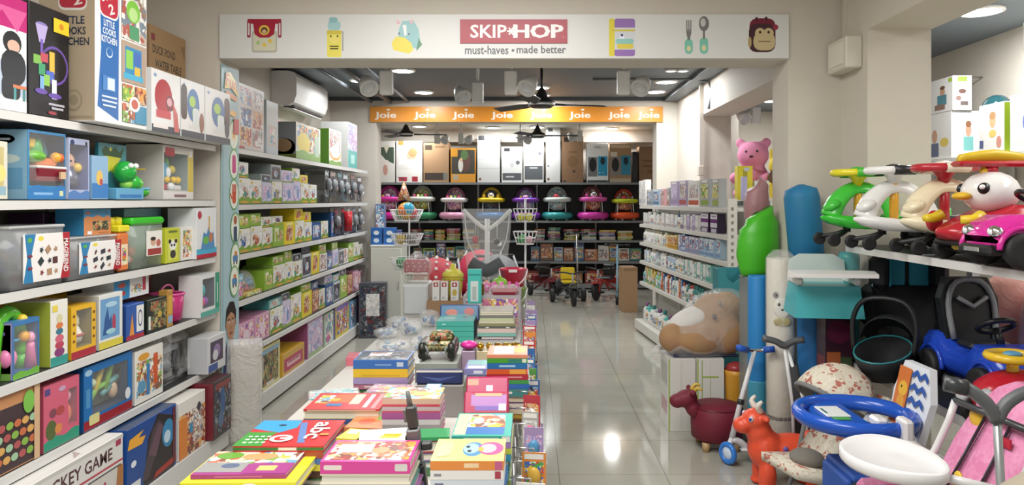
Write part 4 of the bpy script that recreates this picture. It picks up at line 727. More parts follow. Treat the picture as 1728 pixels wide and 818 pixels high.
# ---------------------------------------------------------------- poster on the pier, wrapped board before it
t = thing('wall_poster', 'tall pale blue poster with ringed pictures and a boy, on the pier', 'poster', (-1.955, YF+.012, 0), PI/2); w = .275; z0, z1 = .42, 2.41
B().box(0, w, -.004, 0, z0, z1, M('#a3c4cb', .4)).obj('sheet', t)
b = B(); b.frame((0, -.004, z0), (w, 0, 0), (0, 0, z1-z0), (0, -1, 0))
b.dec('r', .06, .5, .1, 1, '#8fb4bd')
for i, (zc, ic) in enumerate(((.78, 'e'), (.685, 'q'), (.585, 'h'), (.475, 'd'), (.375, 'c'), (.3, 'c2'))):
    x = .7 if i < 3 else .76-.06*(i > 4); b.dec('e', x, zc, .56, .105, '#6fae6a'); b.dec('e', x, zc, .48, .092, '#e9efe0')
    if ic == 'e': b.dec('e', x, zc, .3, .05, '#e8e2c8'); b.dec('e', x, zc, .14, .024, '#f0b03a')
    elif ic == 'q': b.dec('q', x, zc, .22, .06, '#d8408a', .3)
    elif ic == 'h': b.dec('q', x, zc-.01, .22, .04, '#d8502e', .4); [b.dec('q', x-.1+.065*k, zc+.018, .05, .034, '#d8502e', .5) for k in range(4)]; b.dec('q', x-.18, zc-.005, .06, .025, '#d8502e', .5, ang=40)
    elif ic == 'd': b.dec('q', x, zc-.02, .2, .05, '#2f4a6a', .2); b.dec('e', x, zc+.026, .2, .03, '#b0603a')
    else: b.dec('q', x, zc, .3, .022, '#4a8ac0', .4); b.dec('e', x-.08, zc-.014, .08, .014, '#33363a'); b.dec('e', x+.08, zc-.014, .08, .014, '#33363a'); b.dec('q', x+.02, zc+.016, .16, .014, '#d8803a', .4)
b.dec('p', .52, .945, .8, .075, '#e8c84a', [(-.4, .4), (-.1, .5), (.4, .1), (.5, -.5), (0, -.2), (-.5, -.3)]); b.dec('t', .52, .95, .66, .042, '#d8502e', 'Fun', ang=-6); b.dec('q', .52, .905, .66, .018, '#e08a4a', .4, ang=-8); b.dec('e', .62, .85, .4, .02, '#e8b04a'); b.dec('r', .8, .81, .3, .05, '#c8283a'); b.obj('pictures', t)
b = B(); b.frame((0, -.0065, z0), (w, 0, 0), (0, 0, z1-z0), (0, -1, 0))
b.dec('p', .5, .06, .84, .1, '#4a4f8a', [(-.5, -.5), (.5, -.5), (.45, .2), (.2, .5), (-.2, .5), (-.45, .2)]); b.dec('p', .3, .06, .14, .1, '#dfe2ea', [(-.5, -.5), (.4, -.5), (.5, .5), (0, .5)]); b.dec('p', .74, .06, .14, .1, '#dfe2ea', [(-.4, -.5), (.5, -.5), (0, .5), (-.5, .5)]); b.dec('r', .52, .11, .2, .03, '#b07a5a')
b.dec('e', .5, .165, .5, .105, '#b98562'); b.dec('p', .5, .2, .62, .075, '#1d1715', [(-.5, -.4), (-.4, .2), (-.1, .5), (.3, .45), (.5, 0), (.46, -.4), (.3, -.1), (0, .05), (-.3, -.1)]); b.dec('e', .22, .165, .06, .02, '#a87252'); b.dec('e', .78, .165, .06, .02, '#a87252')
for x in (.38, .6): b.dec('e', x, .17, .1, .009, '#efe9e2'); b.dec('e', x, .17, .045, .009, '#241a16'); b.dec('q', x, .18, .13, .004, '#241a16', .5)
b.dec('e', .49, .152, .09, .012, '#a56f50'); b.dec('e', .49, .135, .18, .009, '#9a4a44'); b.obj('boy_portrait', t)
t = thing('wrapped_board', 'beige board in cloudy plastic leaning on the floor before the poster', 'packaged board', (-1.83, 4.73, 0), (-.03, 0, .3))
B().box(-.09, .09, -.02, .03, 0, .62, M('#b7ab95', .6, 0, .3), .006).obj('board', t)
b = B(); n = 14; random.seed(12); rings = []
for i in range(n):
    z = .66*i/(n-1); rings.append([(x*(1+.06*random.uniform(-1, 1)), y*(1+.3*random.uniform(-1, 1)), z) for x, y in ((-.1, -.045), (-.05, -.05), (.05, -.045), (.1, -.04), (.105, .045), (0, .05), (-.1, .045))])
b.loft(rings, FILM(.4)); b.obj('plastic_wrap', t)
# ================================================================ RACK UNDER THE AIR CONDITIONER
ZS2 = [1.90, 1.52, 1.18, .865, .51]
rack('shelf_rack', 'white toy rack of the middle room under the air conditioner', 4.97, 8.9, XF, -2.44, ZS2, '#4a4c4a', 1, base=.13, backc='#8a8c88', top=2.05, lip='#d8d7d3')
rnd = random.Random(7)
def toybox_look(k, r):
    """a printed look for a small toy carton: base colour, decals, words"""
    if k == 'hola':
        pal = r.choice(['kid', 'warm', 'kid', 'cool']); wv = r.choice(['#7aa82a', '#8ab82e', '#6a9a2a'])
        return '#e8e6dc', [('F', 'r', .5, .56, .96, .5, A('white', 26)), ('F', 'e', r.uniform(.35, .6), r.uniform(.42, .55), .5, .5, A(pal, 34)), ('F', 'e', r.uniform(.2, .8), .4, .2, .26, r.choice(['#c85a3a', '#4a7ab8', '#e0a03a', '#8a5a3a', '#3a9a8a'])), ('F', 'w', .5, .1, 1, .26, wv, .4), ('F', 'e', .5, .07, .8, .1, '#e0a83a'), ('F', 'r', .16, .88, .16, .1, '#d8c83a')], 'white and green', wv
    if k == 'yellow':
        return '#e6cf1e', [('F', 'e', .5, .5, .6, .7, A('warm', 34)), ('F', 'r', .5, .9, .6, .1, '#f0e88a'), ('F', 'e', .3, .3, .24, .26, '#c8682a')], 'yellow', '#d8c020'
    if k == 'green':
        return '#8fb83a', [('F', 'r', .5, .5, .8, .5, A('green', 34)), ('F', 'r', .3, .8, .4, .16, '#e4ecc0'), ('F', 'e', .7, .4, .2, .3, '#d8a888')], 'green', '#86b030'
    if k == 'lilac':
        return '#cfc8dc', [('F', 'r', .5, .45, .86, .7, A('lilac', 30)), ('F', 'e', .6, .45, .3, .46, '#7a9ac8'), ('F', 'w', .5, .06, 1, .12, '#8aa83a')], 'lilac', '#bfb4cc'
    if k == 'clear':
        return '#a8b4b4', [('F', 'r', .5, .5, .86, .8, A('dark', 34)), ('F', 'e', .5, .45, .4, .4, A('cool', 44)), ('F', 'r', .5, .92, .8, .1, '#c8d0d4')], 'grey windowed', '#8a9494'
    if k == 'pink':
        return '#d8a0bc', [('F', 'r', .5, .5, .86, .8, A('pink', 30)), ('F', 'e', .5, .45, .4, .5, '#e8d0dc')], 'pink patterned', '#c88aa8'
    if k == 'aqua':
        return '#5fa8a8', [('F', 'r', .5, .5, .86, .8, A('aqua', 30)), ('F', 'e', .4, .5, .3, .4, '#e8b0a0')], 'aqua', '#4a9a98'
    if k == 'blue':
        return '#2f5a9a', [('F', 'r', .5, .5, .8, .7, A('cool', 34)), ('F', 'e', .5, .5, .36, .4, '#c8d8e8')], 'blue', '#28508a'
    if k == 'dark':
        return '#25272c', [('F', 'r', .5, .5, .84, .8, A('dark', 40)), ('F', 'r', .5, .88, .8, .1, r.choice(['#8a2a2a', '#c8c8c8', '#3a5a8a']))], 'black', '#1e2024'
    if k == 'brick':
        return '#8a4a3a', [('F', 'r', .5, .5, .86, .8, A('warm', 34)), ('F', 'r', .5, .9, .7, .1, '#d8b08a')], 'rust brown', '#7a4034'
    return '#e0dfda', [('F', 'r', .5, .5, .86, .8, A('photo', 26)), ('F', 'r', .3, .9, .3, .1, '#b83a44')], 'white photo', '#d0cfca'
LV = {1.90: 'top', 1.52: 'second', 1.18: 'third', .865: 'fourth', .51: 'fifth', .13: 'bottom'}
def row(Z, y0, y1, kinds, hs, wr, xf, d, where, r, layer='', group=None, face=1, name='toy_box', cat='toy box', zoff=0, cnt=None, gapp=.008):
    """a row of small cartons side by side; kinds and hs are cycled; returns placed list"""
    y = y0; i = 0; out = []
    while True:
        k = kinds[i % len(kinds)]; w = r.uniform(*wr); h = hs[i % len(hs)]*r.uniform(.95, 1.05)
        if y+w > y1: break
        base, dd, wd_, sd = toybox_look(k, r); i += 1
        lab = '%s toy carton, %s along %s' % (wd_, ORD[i], where)
        carton(name, lab, cat, w, d*r.uniform(.9, 1), h, base, dd, (xf+face*-.004*r.random(), y+w/2, Z+zoff+.0015), PI/2*face + r.uniform(-.01, .01), group, top=sd, side=sd)
        out.append((y, w, h, k)); y += w+gapp+.006*r.random()
    return out
def stack(placed, Z, kinds, hs, where, r, xf, d, ratio=.9, group=None, pick=None):
    for i, (y, w, h, k) in enumerate(placed):
        if pick and i not in pick: continue
        kk = kinds[i % len(kinds)]; base, dd, wd_, sd = toybox_look(kk, r); hh = hs[i % len(hs)]
        carton('toy_box', '%s carton stacked on the %s of %s' % (wd_, ORD[i+1], where), 'toy box', w*ratio, d*.85, hh, base, dd, (xf-.012, y+w/2, Z+h*1.0+.004), PI/2, group, top=sd, side=sd)
XR = -2.0
# top level: named large cartons
Z = 1.90
def r2(px0, px1, py, Z=1.90, xf=-2.0, gap=.008): return r1(px0, px1, py, Z, xf, gap)
go(carton, 'toy_box', 'tall glossy carton with six toddler photos, first on top beside the poster', 'toy box', r2(402, 446, 138), .2, '#d5cfc8', [('F', 'r', .27, .82, .42, .26, A('cool', 20)), ('F', 'r', .74, .82, .42, .26, A('photo', 18)), ('F', 'r', .27, .5, .42, .28, A('cool', 22)), ('F', 'r', .74, .5, .42, .28, A('warm', 18)), ('F', 'r', .27, .2, .42, .28, A('warm', 20)), ('F', 'r', .74, .2, .42, .28, A('photo', 20)), ('F', 'r', .12, .03, .2, .04, '#b83a3a')], side='#c8c4be')
go(carton, 'toy_box', 'pale blue carton with a small photo beside the toddler photo carton', 'toy box', r2(449, 470, 168), .22, '#bcc8cc', [('F', 'r', .5, .75, .96, .44, '#c8d4d6'), ('F', 'r', .5, .35, .7, .4, '#c4bcae'), ('F', 'r', .5, .35, .4, .3, A('aqua', 30))])
go(carton, 'toy_box', 'pink topped carton with a dark strip peeping out under the air conditioner', 'toy box', dict(loc=(-2.26, 6.55, Z+.0015), rz=PI/2, w=.4, h=.36), .14, '#e3a8b4', [('F', 'r', .05, .5, .1, .9, '#4a4a50')])
go(carton, 'toy_box', 'white and yellow toy carton with an orange ring and grass green foot', 'toy box', r2(499, 541, 205), .24, '#dfdcc8', [('F', 'r', .5, .6, .9, .7, A('kid', 22)), ('F', 'e', .3, .45, .5, .6, '#e0c83a'), ('F', 'w', .5, .12, 1, .26, '#7aa83a'), ('F', 'r', .85, .45, .2, .6, '#b0c8b0'), ('L', 'e', .6, .3, .76, .5, '#d8862e'), ('L', 'e', .55, .36, .6, .36, '#c0986a'), ('L', 'r', .5, .06, 1, .12, '#8a9a3a')], side='#a3a6a8')
go(carton, 'toy_box', 'green sided carton with a gym mat photo and orange ring', 'toy box', r2(555, 576, 216), .22, '#e4e2d6', [('F', 'r', .5, .6, .9, .66, A('photo', 22)), ('F', 'e', .5, .32, .9, .36, '#e0a83a'), ('F', 'e', .5, .38, .8, .36, A('white', 26)), ('F', 'w', .5, .06, 1, .12, '#7aa83a')], side='#6fae2e')
go(carton, 'toy_box', 'small bright green carton far back below the air conditioner outlet', 'toy box', dict(loc=(-2.285, 7.5, Z+.0015), rz=PI/2, w=.3, h=.4), .1, '#5f9a34', [('F', 'r', .5, .95, .96, .08, '#dfe4cc')])
go(carton, 'toy_box', 'white carton with lilac and teal corner, last on top before the wall', 'toy box', r2(587, 603, 205), .3, '#dfdfde', [('F', 'r', .5, .65, .96, .6, A('lilac', 18)), ('F', 'r', .5, .2, .98, .38, '#3fb0a8'), ('F', 'r', .5, .2, .4, .2, '#a8dcd4')], side='#dad9d6')
G2 = 'small toy cartons on the rack under the air conditioner'
def w2(z): return 'the %s level under the air conditioner' % LV[z]
Z = 1.52; p = row(Z, 5.06, 7.0, ['hola', 'hola', 'lilac', 'hola', 'lilac', 'lilac', 'hola', 'hola'], [.185, .18, .165, .17, .17], (.17, .27), XR, .24, w2(Z), rnd, group=G2)
stack(p, Z, ['hola', 'green', 'clear', 'clear', 'lilac', 'hola', 'yellow'], [.11, .07, .06, .13, .1], w2(Z), rnd, XR, .24, 1.0, G2, {0, 2, 3, 4, 5, 6})
Z = 1.18; p = row(Z, 5.06, 7.35, ['hola', 'hola', 'hola', 'green', 'yellow', 'hola', 'hola', 'blue'], [.16, .17, .16, .17, .19, .18, .16], (.18, .28), XR, .24, w2(Z), rnd, group=G2)
stack(p, Z, ['green', 'green', 'hola', 'hola', 'green', 'yellow', 'yellow', 'blue'], [.1, .09, .08, .07, .1], w2(Z), rnd, XR, .24, 1.0, G2, {0, 1, 2, 3, 5, 6})
Z = .865; p = row(Z, 5.55, 8.84, ['green', 'hola', 'hola', 'hola', 'clear', 'yellow', 'photo', 'blue', 'lilac', 'clear', 'photo'], [.15, .17, .17, .16, .2, .2, .17], (.16, .26), XR, .24, w2(Z), rnd, group=G2)
stack(p, Z, ['green', 'green', 'green', 'clear', 'dark', 'brick'], [.07, .07, .09, .06], w2(Z), rnd, XR, .24, 1.0, G2, {1, 2, 3, 4, 6, 8})
Z = .51; p = row(Z, 5.06, 8.84, ['pink', 'pink', 'hola', 'lilac', 'hola', 'yellow', 'brick', 'hola', 'blue', 'clear', 'green', 'brick'], [.19, .2, .2, .22, .23, .22, .2], (.19, .3), XR, .24, w2(Z), rnd, group=G2)
stack(p, Z, ['hola', 'lilac', 'aqua', 'clear', 'green', 'green', 'blue'], [.08, .07, .07, .06], w2(Z), rnd, XR, .24, 1.0, G2, {2, 3, 5, 6, 8, 9, 10})
# clear egg pack with toy vehicles, first on the fourth level
t = thing('vehicle_pack', 'rounded clear pack with yellow, red and blue toy vehicles on the fourth level', 'toy set', (XR, 5.33, .866), PI/2)
b = B(); b.box(-.16, .16, 0, .15, 0, .03, '#d8b82a', .008); b.frame((-.16, 0, 0), (.32, 0, 0), (0, 0, .03), (0, -1, 0)); b.dec('r', .5, .5, 1, .9, A('green', 40)); b.obj('tray', t)
b = B(); b.ell((0, .075, .03), (.16, .07, .15), CLEAR('#ffffff', .2), lo=0, hi=90); b.obj('clear_dome', t)
for x, z, c in ((-.07, .09, '#e0c02a'), (.03, .045, '#c82a3a'), (.08, .08, '#2f90c0')):
    b = B(); b.box(x-.045, x+.045, .05, .1, z-.02, z+.015, c, .01); b.box(x-.02, x+.025, .055, .095, z+.015, z+.038, c, .01)
    for k in (-.028, .028): b.cyl((x+k, .045, z-.02), (x+k, .052, z-.02), .012, RUBBER)
    b.obj('toy_car', t)
carton('toy_box', 'small pale blue and pink playset carton at the poster end of the fourth level', 'toy box', .14, .15, .17, '#7ab8d0', [('F', 'r', .5, .4, .9, .6, A('pink', 30)), ('F', 'r', .5, .85, .8, .14, '#bfe0ea'), ('F', 'w', .5, .06, 1, .12, '#7aa83a')], (XR, 5.07, .8665), PI/2, side='#6aa8c4')
# bottom deck big cartons
Z = .13
for px0, px1, py, base, dd, lb, sd in (
    (438, 473, 591, '#d8cc8a', [('F', 'q', .5, .5, .8, .84, A('mili', 20), .1), ('F', 'r', .5, .88, .9, .1, '#8ab0c8'), ('F', 'r', .5, .1, .4, .08, '#d8d8c8')], 'yellow framed carton with a dark vehicle picture, first on the bottom deck', '#c8b020'),
    (476, 514, 600, '#d0a03a', [('F', 'r', .5, .44, .84, .6, '#c03a5a'), ('F', 'r', .5, .44, .6, .24, '#e8b0b8'), ('F', 'r', .5, .5, .5, .06, '#8a2a4a')], 'low orange carton with a crimson panel on the bottom deck', '#d8a82a'),
    (519, 545, 545, '#c8a0c0', [('F', 'r', .5, .5, .9, .9, A('lilac', 20)), ('F', 'e', .5, .5, .4, .4, '#d8c0dc'), ('F', 'r', .5, .06, .9, .12, '#a8c08a')], 'large lilac carton with a pale castle print on the bottom deck', '#a85a8a'),
    (547, 563, 532, '#b8c8a8', [('F', 'r', .5, .5, .9, .9, A('aqua', 20)), ('F', 'e', .4, .2, .5, .2, '#d06a9a')], 'pale green fairy print carton on the bottom deck', '#a8bc98'),
    (566, 589, 518, '#d8c43a', [('F', 'r', .5, .5, .84, .8, A('toy', 26)), ('F', 'r', .5, .9, .9, .14, '#7a6ab8')], 'yellow carton with lilac heading and small figures on the bottom deck', '#8a80c0'),
    (591, 602, 510, '#7aa8d0', [('F', 'r', .5, .5, .84, .8, A('cool', 26))], 'sky blue tall carton second from the far end of the bottom deck', '#8ab8dc'),
    (605, 620, 505, '#6a2034', [('F', 'r', .5, .5, .84, .8, A('dark', 26)), ('F', 'e', .5, .3, .5, .2, '#c03a4a')], 'maroon and navy carton last on the bottom deck', '#23284a')):
    s = r1(px0, px1, py, Z, -1.99); s['h'] = min(s['h'], .335 if px0 < 515 else .36); go(carton, 'toy_box', lb, 'toy box', s, .28, base, dd, side=sd, top=sd)
# hanging packs on hooks at the far half
t = None
random.seed(3)
def blister(y, z, w, h, card, toyc, label, x=-1.99, toy=0):
    t = thing('blister_pack', label, 'hanging toy pack', (x, y, z), PI/2, 'toy packs hanging on hooks by the far wall')
    b = B(); b.box(-w/2, w/2, 0, .004, -h, 0, card); b.frame((-w/2, 0, -h), (w, 0, 0), (0, 0, h), (0, -1, 0)); b.dec('r', .5, .5, .84, .9, A('dark', 30)); b.dec('r', .5, .9, .84, .14, toyc); b.obj('card', t)
    b = B()
    if toy == 0: b.ell((0, -.02, -h*.5), (w*.32, .03, h*.22), M('#8a8e92', .3)); b.ell((w*.1, -.03, -h*.65), (w*.2, .02, h*.1), toyc)
    else: b.tube([(0, -.055, -h*.12), (0, -.055, -h*.92)], [.045, .04], M('#c8242e', .25), 10)
    b.obj('toy', t)
    b = B(); b.cyl((0, .002, .01), (0, .37, .01), .003, STEEL); b.torus((0, .0, .0), .012, .003, STEEL, (1, 0, 0)); b.obj('hook', t)
for i, (y, z, w, h, c, tc) in enumerate(((7.2, 1.83, .13, .25, '#7a8a8c', '#b8c0c4'), (7.42, 1.83, .2, .26, '#5a5450', '#a8948a'), (7.68, 1.83, .17, .28, '#3a4a50', '#6a9aa0'), (7.92, 1.82, .2, .28, '#5a8090', '#cfd4d8'), (8.24, 1.83, .2, .28, '#3a3034', '#9a6a6a'), (8.56, 1.81, .2, .28, '#2a2a2e', '#d8d8d8'),
                                           (7.55, 1.46, .14, .26, '#3a2a30', '#8a4a5a'), (8.06, 1.46, .12, .26, '#6a6e6a', '#b0b4ae'), (8.3, 1.46, .16, .26, '#2a2c30', '#8a8e90'), (8.58, 1.46, .16, .26, '#202226', '#c8ccd0'))):
    blister(y, z, w, h, c, tc, '%s hanging toy pack, %s from the poster on the %s line of hooks' % (['grey', 'brown', 'slate', 'steel blue', 'plum', 'black', 'maroon', 'olive grey', 'charcoal', 'black and white'][i], ORD[i+1 if i < 6 else i-5], 'upper' if i < 6 else 'lower'))
blister(7.82, 1.46, .13, .26, '#3a2224', '#c8242e', 'long red toy hanging from the hooks before the far wall', toy=1)
b = B()
# loose bagged toys on the third level far end
for i, (y, w, h, k) in enumerate(((7.5, .22, .24, 'blue'), (7.76, .22, .12, 'dark'), (8.02, .22, .12, 'clear'), (8.28, .26, .15, 'dark'), (8.58, .24, .16, 'clear'))):
    base, dd, wdn, sd = toybox_look(k, rnd); carton('toy_box', '%s toy carton under the hanging packs, %s from the poster' % (wdn, ORD[i+1]), 'toy box', w, .24, h, base, dd, (XR, y, 1.1815), PI/2, 'cartons under the hanging packs', side=sd)
# tall dark carton leaning at the end of the rack and one on it
carton('toy_box', 'tall dark grey printed carton standing on the floor at the rack end', 'toy box', .3, .16, .62, '#4a4e58', [('F', 'r', .5, .5, .9, .9, A('dark', 24)), ('F', 'r', .5, .6, .5, .4, A('white', 26))], (-1.78, 8.3, 0), .1, side='#30364a')
# ================================================================ BACK ROOM
YR = 12.8
x0, x1 = xat(598, YR), xat(1112, YR)
t = rack('shelf_rack', 'long black rack along the back wall with cartons, baby walkers and books', 0, x1-x0, 0, -.5, [.485, .85, 1.19, 1.85], '#77797b', 1, lip='#85888a', body='#222', backc='#1c1d20', base=.1, top=1.9)
t.location = (x0, YR, 0); t.rotation_euler = (0, 0, -PI/2)
def r3(px0, px1, py, Z=1.85, y=YR+.02): return dict(loc=((xat(px0, y)+xat(px1, y))/2, y, Z+.0015), rz=0, w=xat(px1, y)-xat(px0, y)-.012, h=zat(py, y)-Z)
KR = M('#a5805a', .6); KR2 = M('#8f6c4c', .6)
go(carton, 'stroller_box', 'white carton with dark green photo block, first on the black rack top', 'carton', r3(630, 667, 238), .3, '#e6e2da', [('F', 'p', .5, .65, .9, .4, '#4a5a4a', [(-.5, .5), (.5, .5), (.5, -.5), (.1, -.3), (-.2, .1), (-.5, -.1)]), ('F', 'p', .6, .8, .3, .2, '#d8d0b8', [(-.5, .5), (.5, .5), (0, -.5)]), ('F', 'q', .55, .34, .34, .4, '#e8dcd4', .3), ('F', 'e', .55, .3, .22, .26, '#d09a8a'), ('F', 'r', .12, .3, .06, .1, '#6a5a50')])
go(carton, 'stroller_box', 'white carton with a lying baby photo and red print', 'carton', r3(668, 713, 238), .3, '#ece9e2', [('F', 'r', .5, .55, .96, .5, '#e0dcd6'), ('F', 'e', .58, .63, .34, .3, '#d8a98a'), ('F', 'e', .64, .72, .34, .22, '#b98a5a'), ('F', 'p', .5, .5, .8, .14, '#f2f0ec', [(-.5, 0), (-.2, .5), (.5, .3), (.5, -.5), (-.5, -.5)]), ('F', 'r', .26, .08, .32, .1, '#c0384a'), ('F', 'r', .72, .08, .22, .12, '#b82a3c'), ('F', 'q', .18, .95, .2, .1, '#e0a04a', .2), ('F', 'p', .15, .1, .3, .08, '#5a5048', [(-.5, .5), (.5, 0), (.5, -.5)])])
go(carton, 'stroller_box', 'brown stroller carton with a dark label and dark foot band', 'carton', r3(714, 758, 241), .3, KR, [('F', 'r', .2, .88, .28, .12, '#4a3c30'), ('F', 'r', .65, .9, .4, .05, '#8a6a48'), ('F', 'r', .45, .15, .8, .18, '#4a4038'), ('F', 'r', .86, .15, .16, .18, '#7a7a74')])
go(carton, 'car_seat_box', 'orange carton with a dark child seat photo', 'carton', r3(760, 803, 250), .3, '#e0982e', [('F', 'r', .5, .6, .94, .7, '#4a4840'), ('F', 'e', .6, .6, .4, .6, '#6a4a44'), ('F', 'e', .4, .5, .2, .4, '#d8d4c8'), ('F', 'e', .55, .8, .3, .3, '#5a7a4a'), ('F', 'e', .42, .66, .12, .12, '#d8a888'), ('F', 'r', .15, .85, .26, .2, '#e0982e'), ('F', 'r', .2, .14, .22, .16, '#b8a890')])
go(carton, 'stroller_box', 'tall pale grey carton with a dark corner label, below the lit downlight', 'carton', r3(805, 844, 229), .3, '#d4d6d3', [('F', 'r', .18, .95, .28, .1, '#3a3a3c'), ('F', 'r', .5, .5, .9, .012, '#bcbfbc'), ('F', 'r', .5, .3, .9, .012, '#bcbfbc'), ('F', 'e', .12, .07, .12, .06, '#8a5a4a'), ('F', 'e', .4, .6, .3, .14, '#cbcdcb')])
go(carton, 'stroller_box', 'white carton with a narrow dark foot band between two white cartons', 'carton', r3(846, 882, 248), .3, '#dcdedb', [('F', 'r', .25, .92, .28, .09, '#3c3e40'), ('F', 'r', .5, .16, .9, .2, '#5a5e62'), ('F', 'r', .4, .16, .4, .04, '#c8cacb'), ('F', 'e', .78, .56, .2, .12, '#6a6e72'), ('F', 'e', .5, .5, .2, .16, '#c4c8c6')])
go(carton, 'stroller_box', 'white carton with a large slate block in its lower half', 'carton', r3(883, 918, 240), .3, '#e3e4e0', [('F', 'r', .24, .92, .24, .1, '#8a8c8c'), ('F', 'r', .24, .92, .2, .07, '#e3e4e0'), ('F', 'r', .5, .24, .9, .34, '#5f6468'), ('F', 'r', .5, .36, .4, .03, '#d0d2d2'), ('F', 'e', .8, .72, .16, .08, '#6f7478'), ('F', 'e', .5, .6, .4, .1, '#d0d2ce')])
go(carton, 'stroller_box', 'tallest white carton beside the tall brown carton', 'carton', r3(921, 946, 215), .3, '#dedfdc', [('F', 'r', .3, .95, .34, .06, '#5a5a5a'), ('F', 'e', .16, .3, .16, .04, '#9a9c9a'), ('F', 'e', .16, .06, .2, .05, '#8a6a5a'), ('F', 'e', .5, .6, .5, .2, '#d2d4d0')])
go(carton, 'stroller_box', 'tall brown carton with a black corner label next to the blue printed cartons', 'carton', r3(948, 985, 230), .3, KR2, [('F', 'r', .26, .93, .34, .1, '#2e2824'), ('F', 'e', .5, .45, .5, .26, '#80603f'), ('F', 'e', .56, .24, .16, .07, '#5f4630'), ('F', 'r', .5, .66, .4, .03, '#765838'), ('F', 'e', .12, .03, .12, .04, '#4a3626')])
go(carton, 'stroller_box', 'white carton with black stroller photo and bright blue panel', 'carton', r3(990, 1027, 242), .3, '#e3e5e4', [('F', 'r', .27, .4, .44, .5, '#7a7e80'), ('F', 'e', .27, .45, .34, .36, '#1f2124'), ('F', 'r', .74, .42, .44, .5, '#1f9ac8'), ('F', 'e', .74, .55, .22, .2, '#14303c'), ('F', 'r', .5, .03, .96, .05, '#3a4450'), ('F', 'r', .5, .9, .3, .05, '#b8bcc0'), ('F', 'e', .6, .25, .06, .03, '#dfeef4'), ('F', 'e', .76, .25, .06, .03, '#dfeef4')])
go(carton, 'stroller_box', 'plastic wrapped brown carton with stroller photo and blue panel', 'carton', r3(1028, 1066, 242), .3, KR, [('F', 'r', .27, .42, .44, .5, '#8a8684'), ('F', 'e', .27, .45, .34, .36, '#26262a'), ('F', 'r', .75, .44, .44, .5, '#2f8fb4'), ('F', 'e', .75, .55, .22, .2, '#14303c'), ('F', 'r', .5, .92, .9, .08, '#c8b898'), ('F', 'r', .2, .72, .3, .12, '#d8d0c0'), ('F', 'r', .5, .05, .96, .1, '#b8aa94')])
go(carton, 'stroller_box', 'short plain brown carton last on the black rack top', 'carton', r3(1078, 1110, 247), .3, KR2, [('F', 'r', .5, .6, .6, .05, '#6f5238'), ('F', 'r', .5, .45, .6, .05, '#6f5238'), ('F', 'r', .6, .3, .3, .1, '#7a5a3e')])
go(carton, 'stroller_box', 'narrow black carton in the gap beside the short brown carton', 'carton', r3(1067, 1077, 256), .3, '#25262a', [('F', 'r', .5, .5, .7, .7, '#303238')])

# ---------------------------------------------------------------- baby walkers
def walker(px, label, cb, ct, back, art, toy, sc=1.0, cbase2=None):
    t = thing('baby_walker', label, 'baby walker', (xat(px, YR+.19), YR+.19, 1.191), rnd.uniform(-.06, .06), 'baby walkers on the black rack'); S = sc
    b = B(); pts = [(.2*S*math.cos(a)*(1+.06*math.cos(2*a)), .185*S*math.sin(a), .085) for a in [2*PI*i/28 for i in range(29)]]
    b.tube(pts, .062*S, M(cb, .25), 10, flat=1.0, cap=False); b.obj('base_ring', t)
    for a in (.6, 1.9, 2.6, 3.7, 4.4, 5.6): b = B(); x, y = .2*S*math.cos(a), .17*S*math.sin(a); b.ell((x, y, .022), (.024, .018, .0215), '#c8c8c8'); b.obj('caster', t)
    for sx in (-1, 1):
        for sy in (-1, 1): b = B(); b.cyl((sx*.15*S, sy*.13*S, .11), (sx*.135*S, sy*.1*S-.02, .345*S), .009, '#e2e2e0', n=8); b.obj('leg', t)
    b = B(); b.lathe([(.07, 0), (.13, .04), (.15, .17*S), (.135, .17*S)], A(art, 30), (0, .01, .17), n=22, sy=.85); b.obj('seat', t)
    b = B(); pts = [(.21*S*math.cos(a), -.03+.17*S*math.sin(a), .355*S) for a in [2*PI*i/28 for i in range(29)]]; b.tube(pts, .042*S, M(ct, .25), 10, flat=.8, cap=False); b.ell((0, -.14*S, .36*S), (.17*S, .07*S, .03), M(ct, .25)); b.obj('tray', t)
    # high padded back: an arch with a fabric panel
    b = B(); arc = [(.155*S*math.cos(a), .12*S, .37*S+.19*S*math.sin(a)) for a in [PI*i/14 for i in range(15)]]; b.tube(arc, .028*S, M(back, .45), 10)
    b.add([(p[0]*.9, p[1]+.01, p[2]-.005) for p in arc], [tuple(range(15))], A(art, 24)); b.obj('backrest', t)
    tb = B(); z = .395*S; y = -.15*S
    if toy == 'bear':
        tb.ell((0, y, z+.04), (.055, .035, .048), '#eceae6'); tb.ell((-.045, y, z+.085), .02, '#2a2a2c'); tb.ell((.045, y, z+.085), .02, '#2a2a2c'); tb.ell((-.02, y-.032, z+.05), (.011, .006, .013), '#2a2a2c'); tb.ell((.02, y-.032, z+.05), (.011, .006, .013), '#2a2a2c'); tb.ell((0, y-.035, z+.03), (.01, .008, .007), '#2a2a2c')
        for sx in (-1, 1): tb.ell((sx*.12, y+.03, z+.03), (.03, .03, .04), ct)
    elif toy == 'flowers':
        for i, c in enumerate(('#e04a7a', '#f0e0a0', '#7ab84a', '#d8406a')): tb.ell((-.1+.066*i, y+.015, z+.015), .026, c)
    elif toy == 'red': tb.ell((-.02, y, z+.02), (.05, .03, .035), '#c83a4a'); tb.box(-.14, .14, y-.01, y+.06, z-.02, z-.005, ct); tb.ell((.12, y+.05, z+.02), .025, '#a8c8c8'); tb.ell((-.13, y+.05, z+.02), .025, '#a8c8c8')
    else: tb.ell((0, y, z+.015), (.05, .035, .03), '#d8a0c0'); tb.ell((-.08, y+.02, z+.01), .02, '#f0c83a'); tb.ell((.09, y+.02, z+.01), .02, '#4aa0c8')
    tb.obj('play_toy', t)
    return t
walker(656, 'hot pink baby walker, first on the rack, behind the toy balls', '#e01f9a', '#f03ab0', '#c82a90', 'pink', 'x', 1.05)
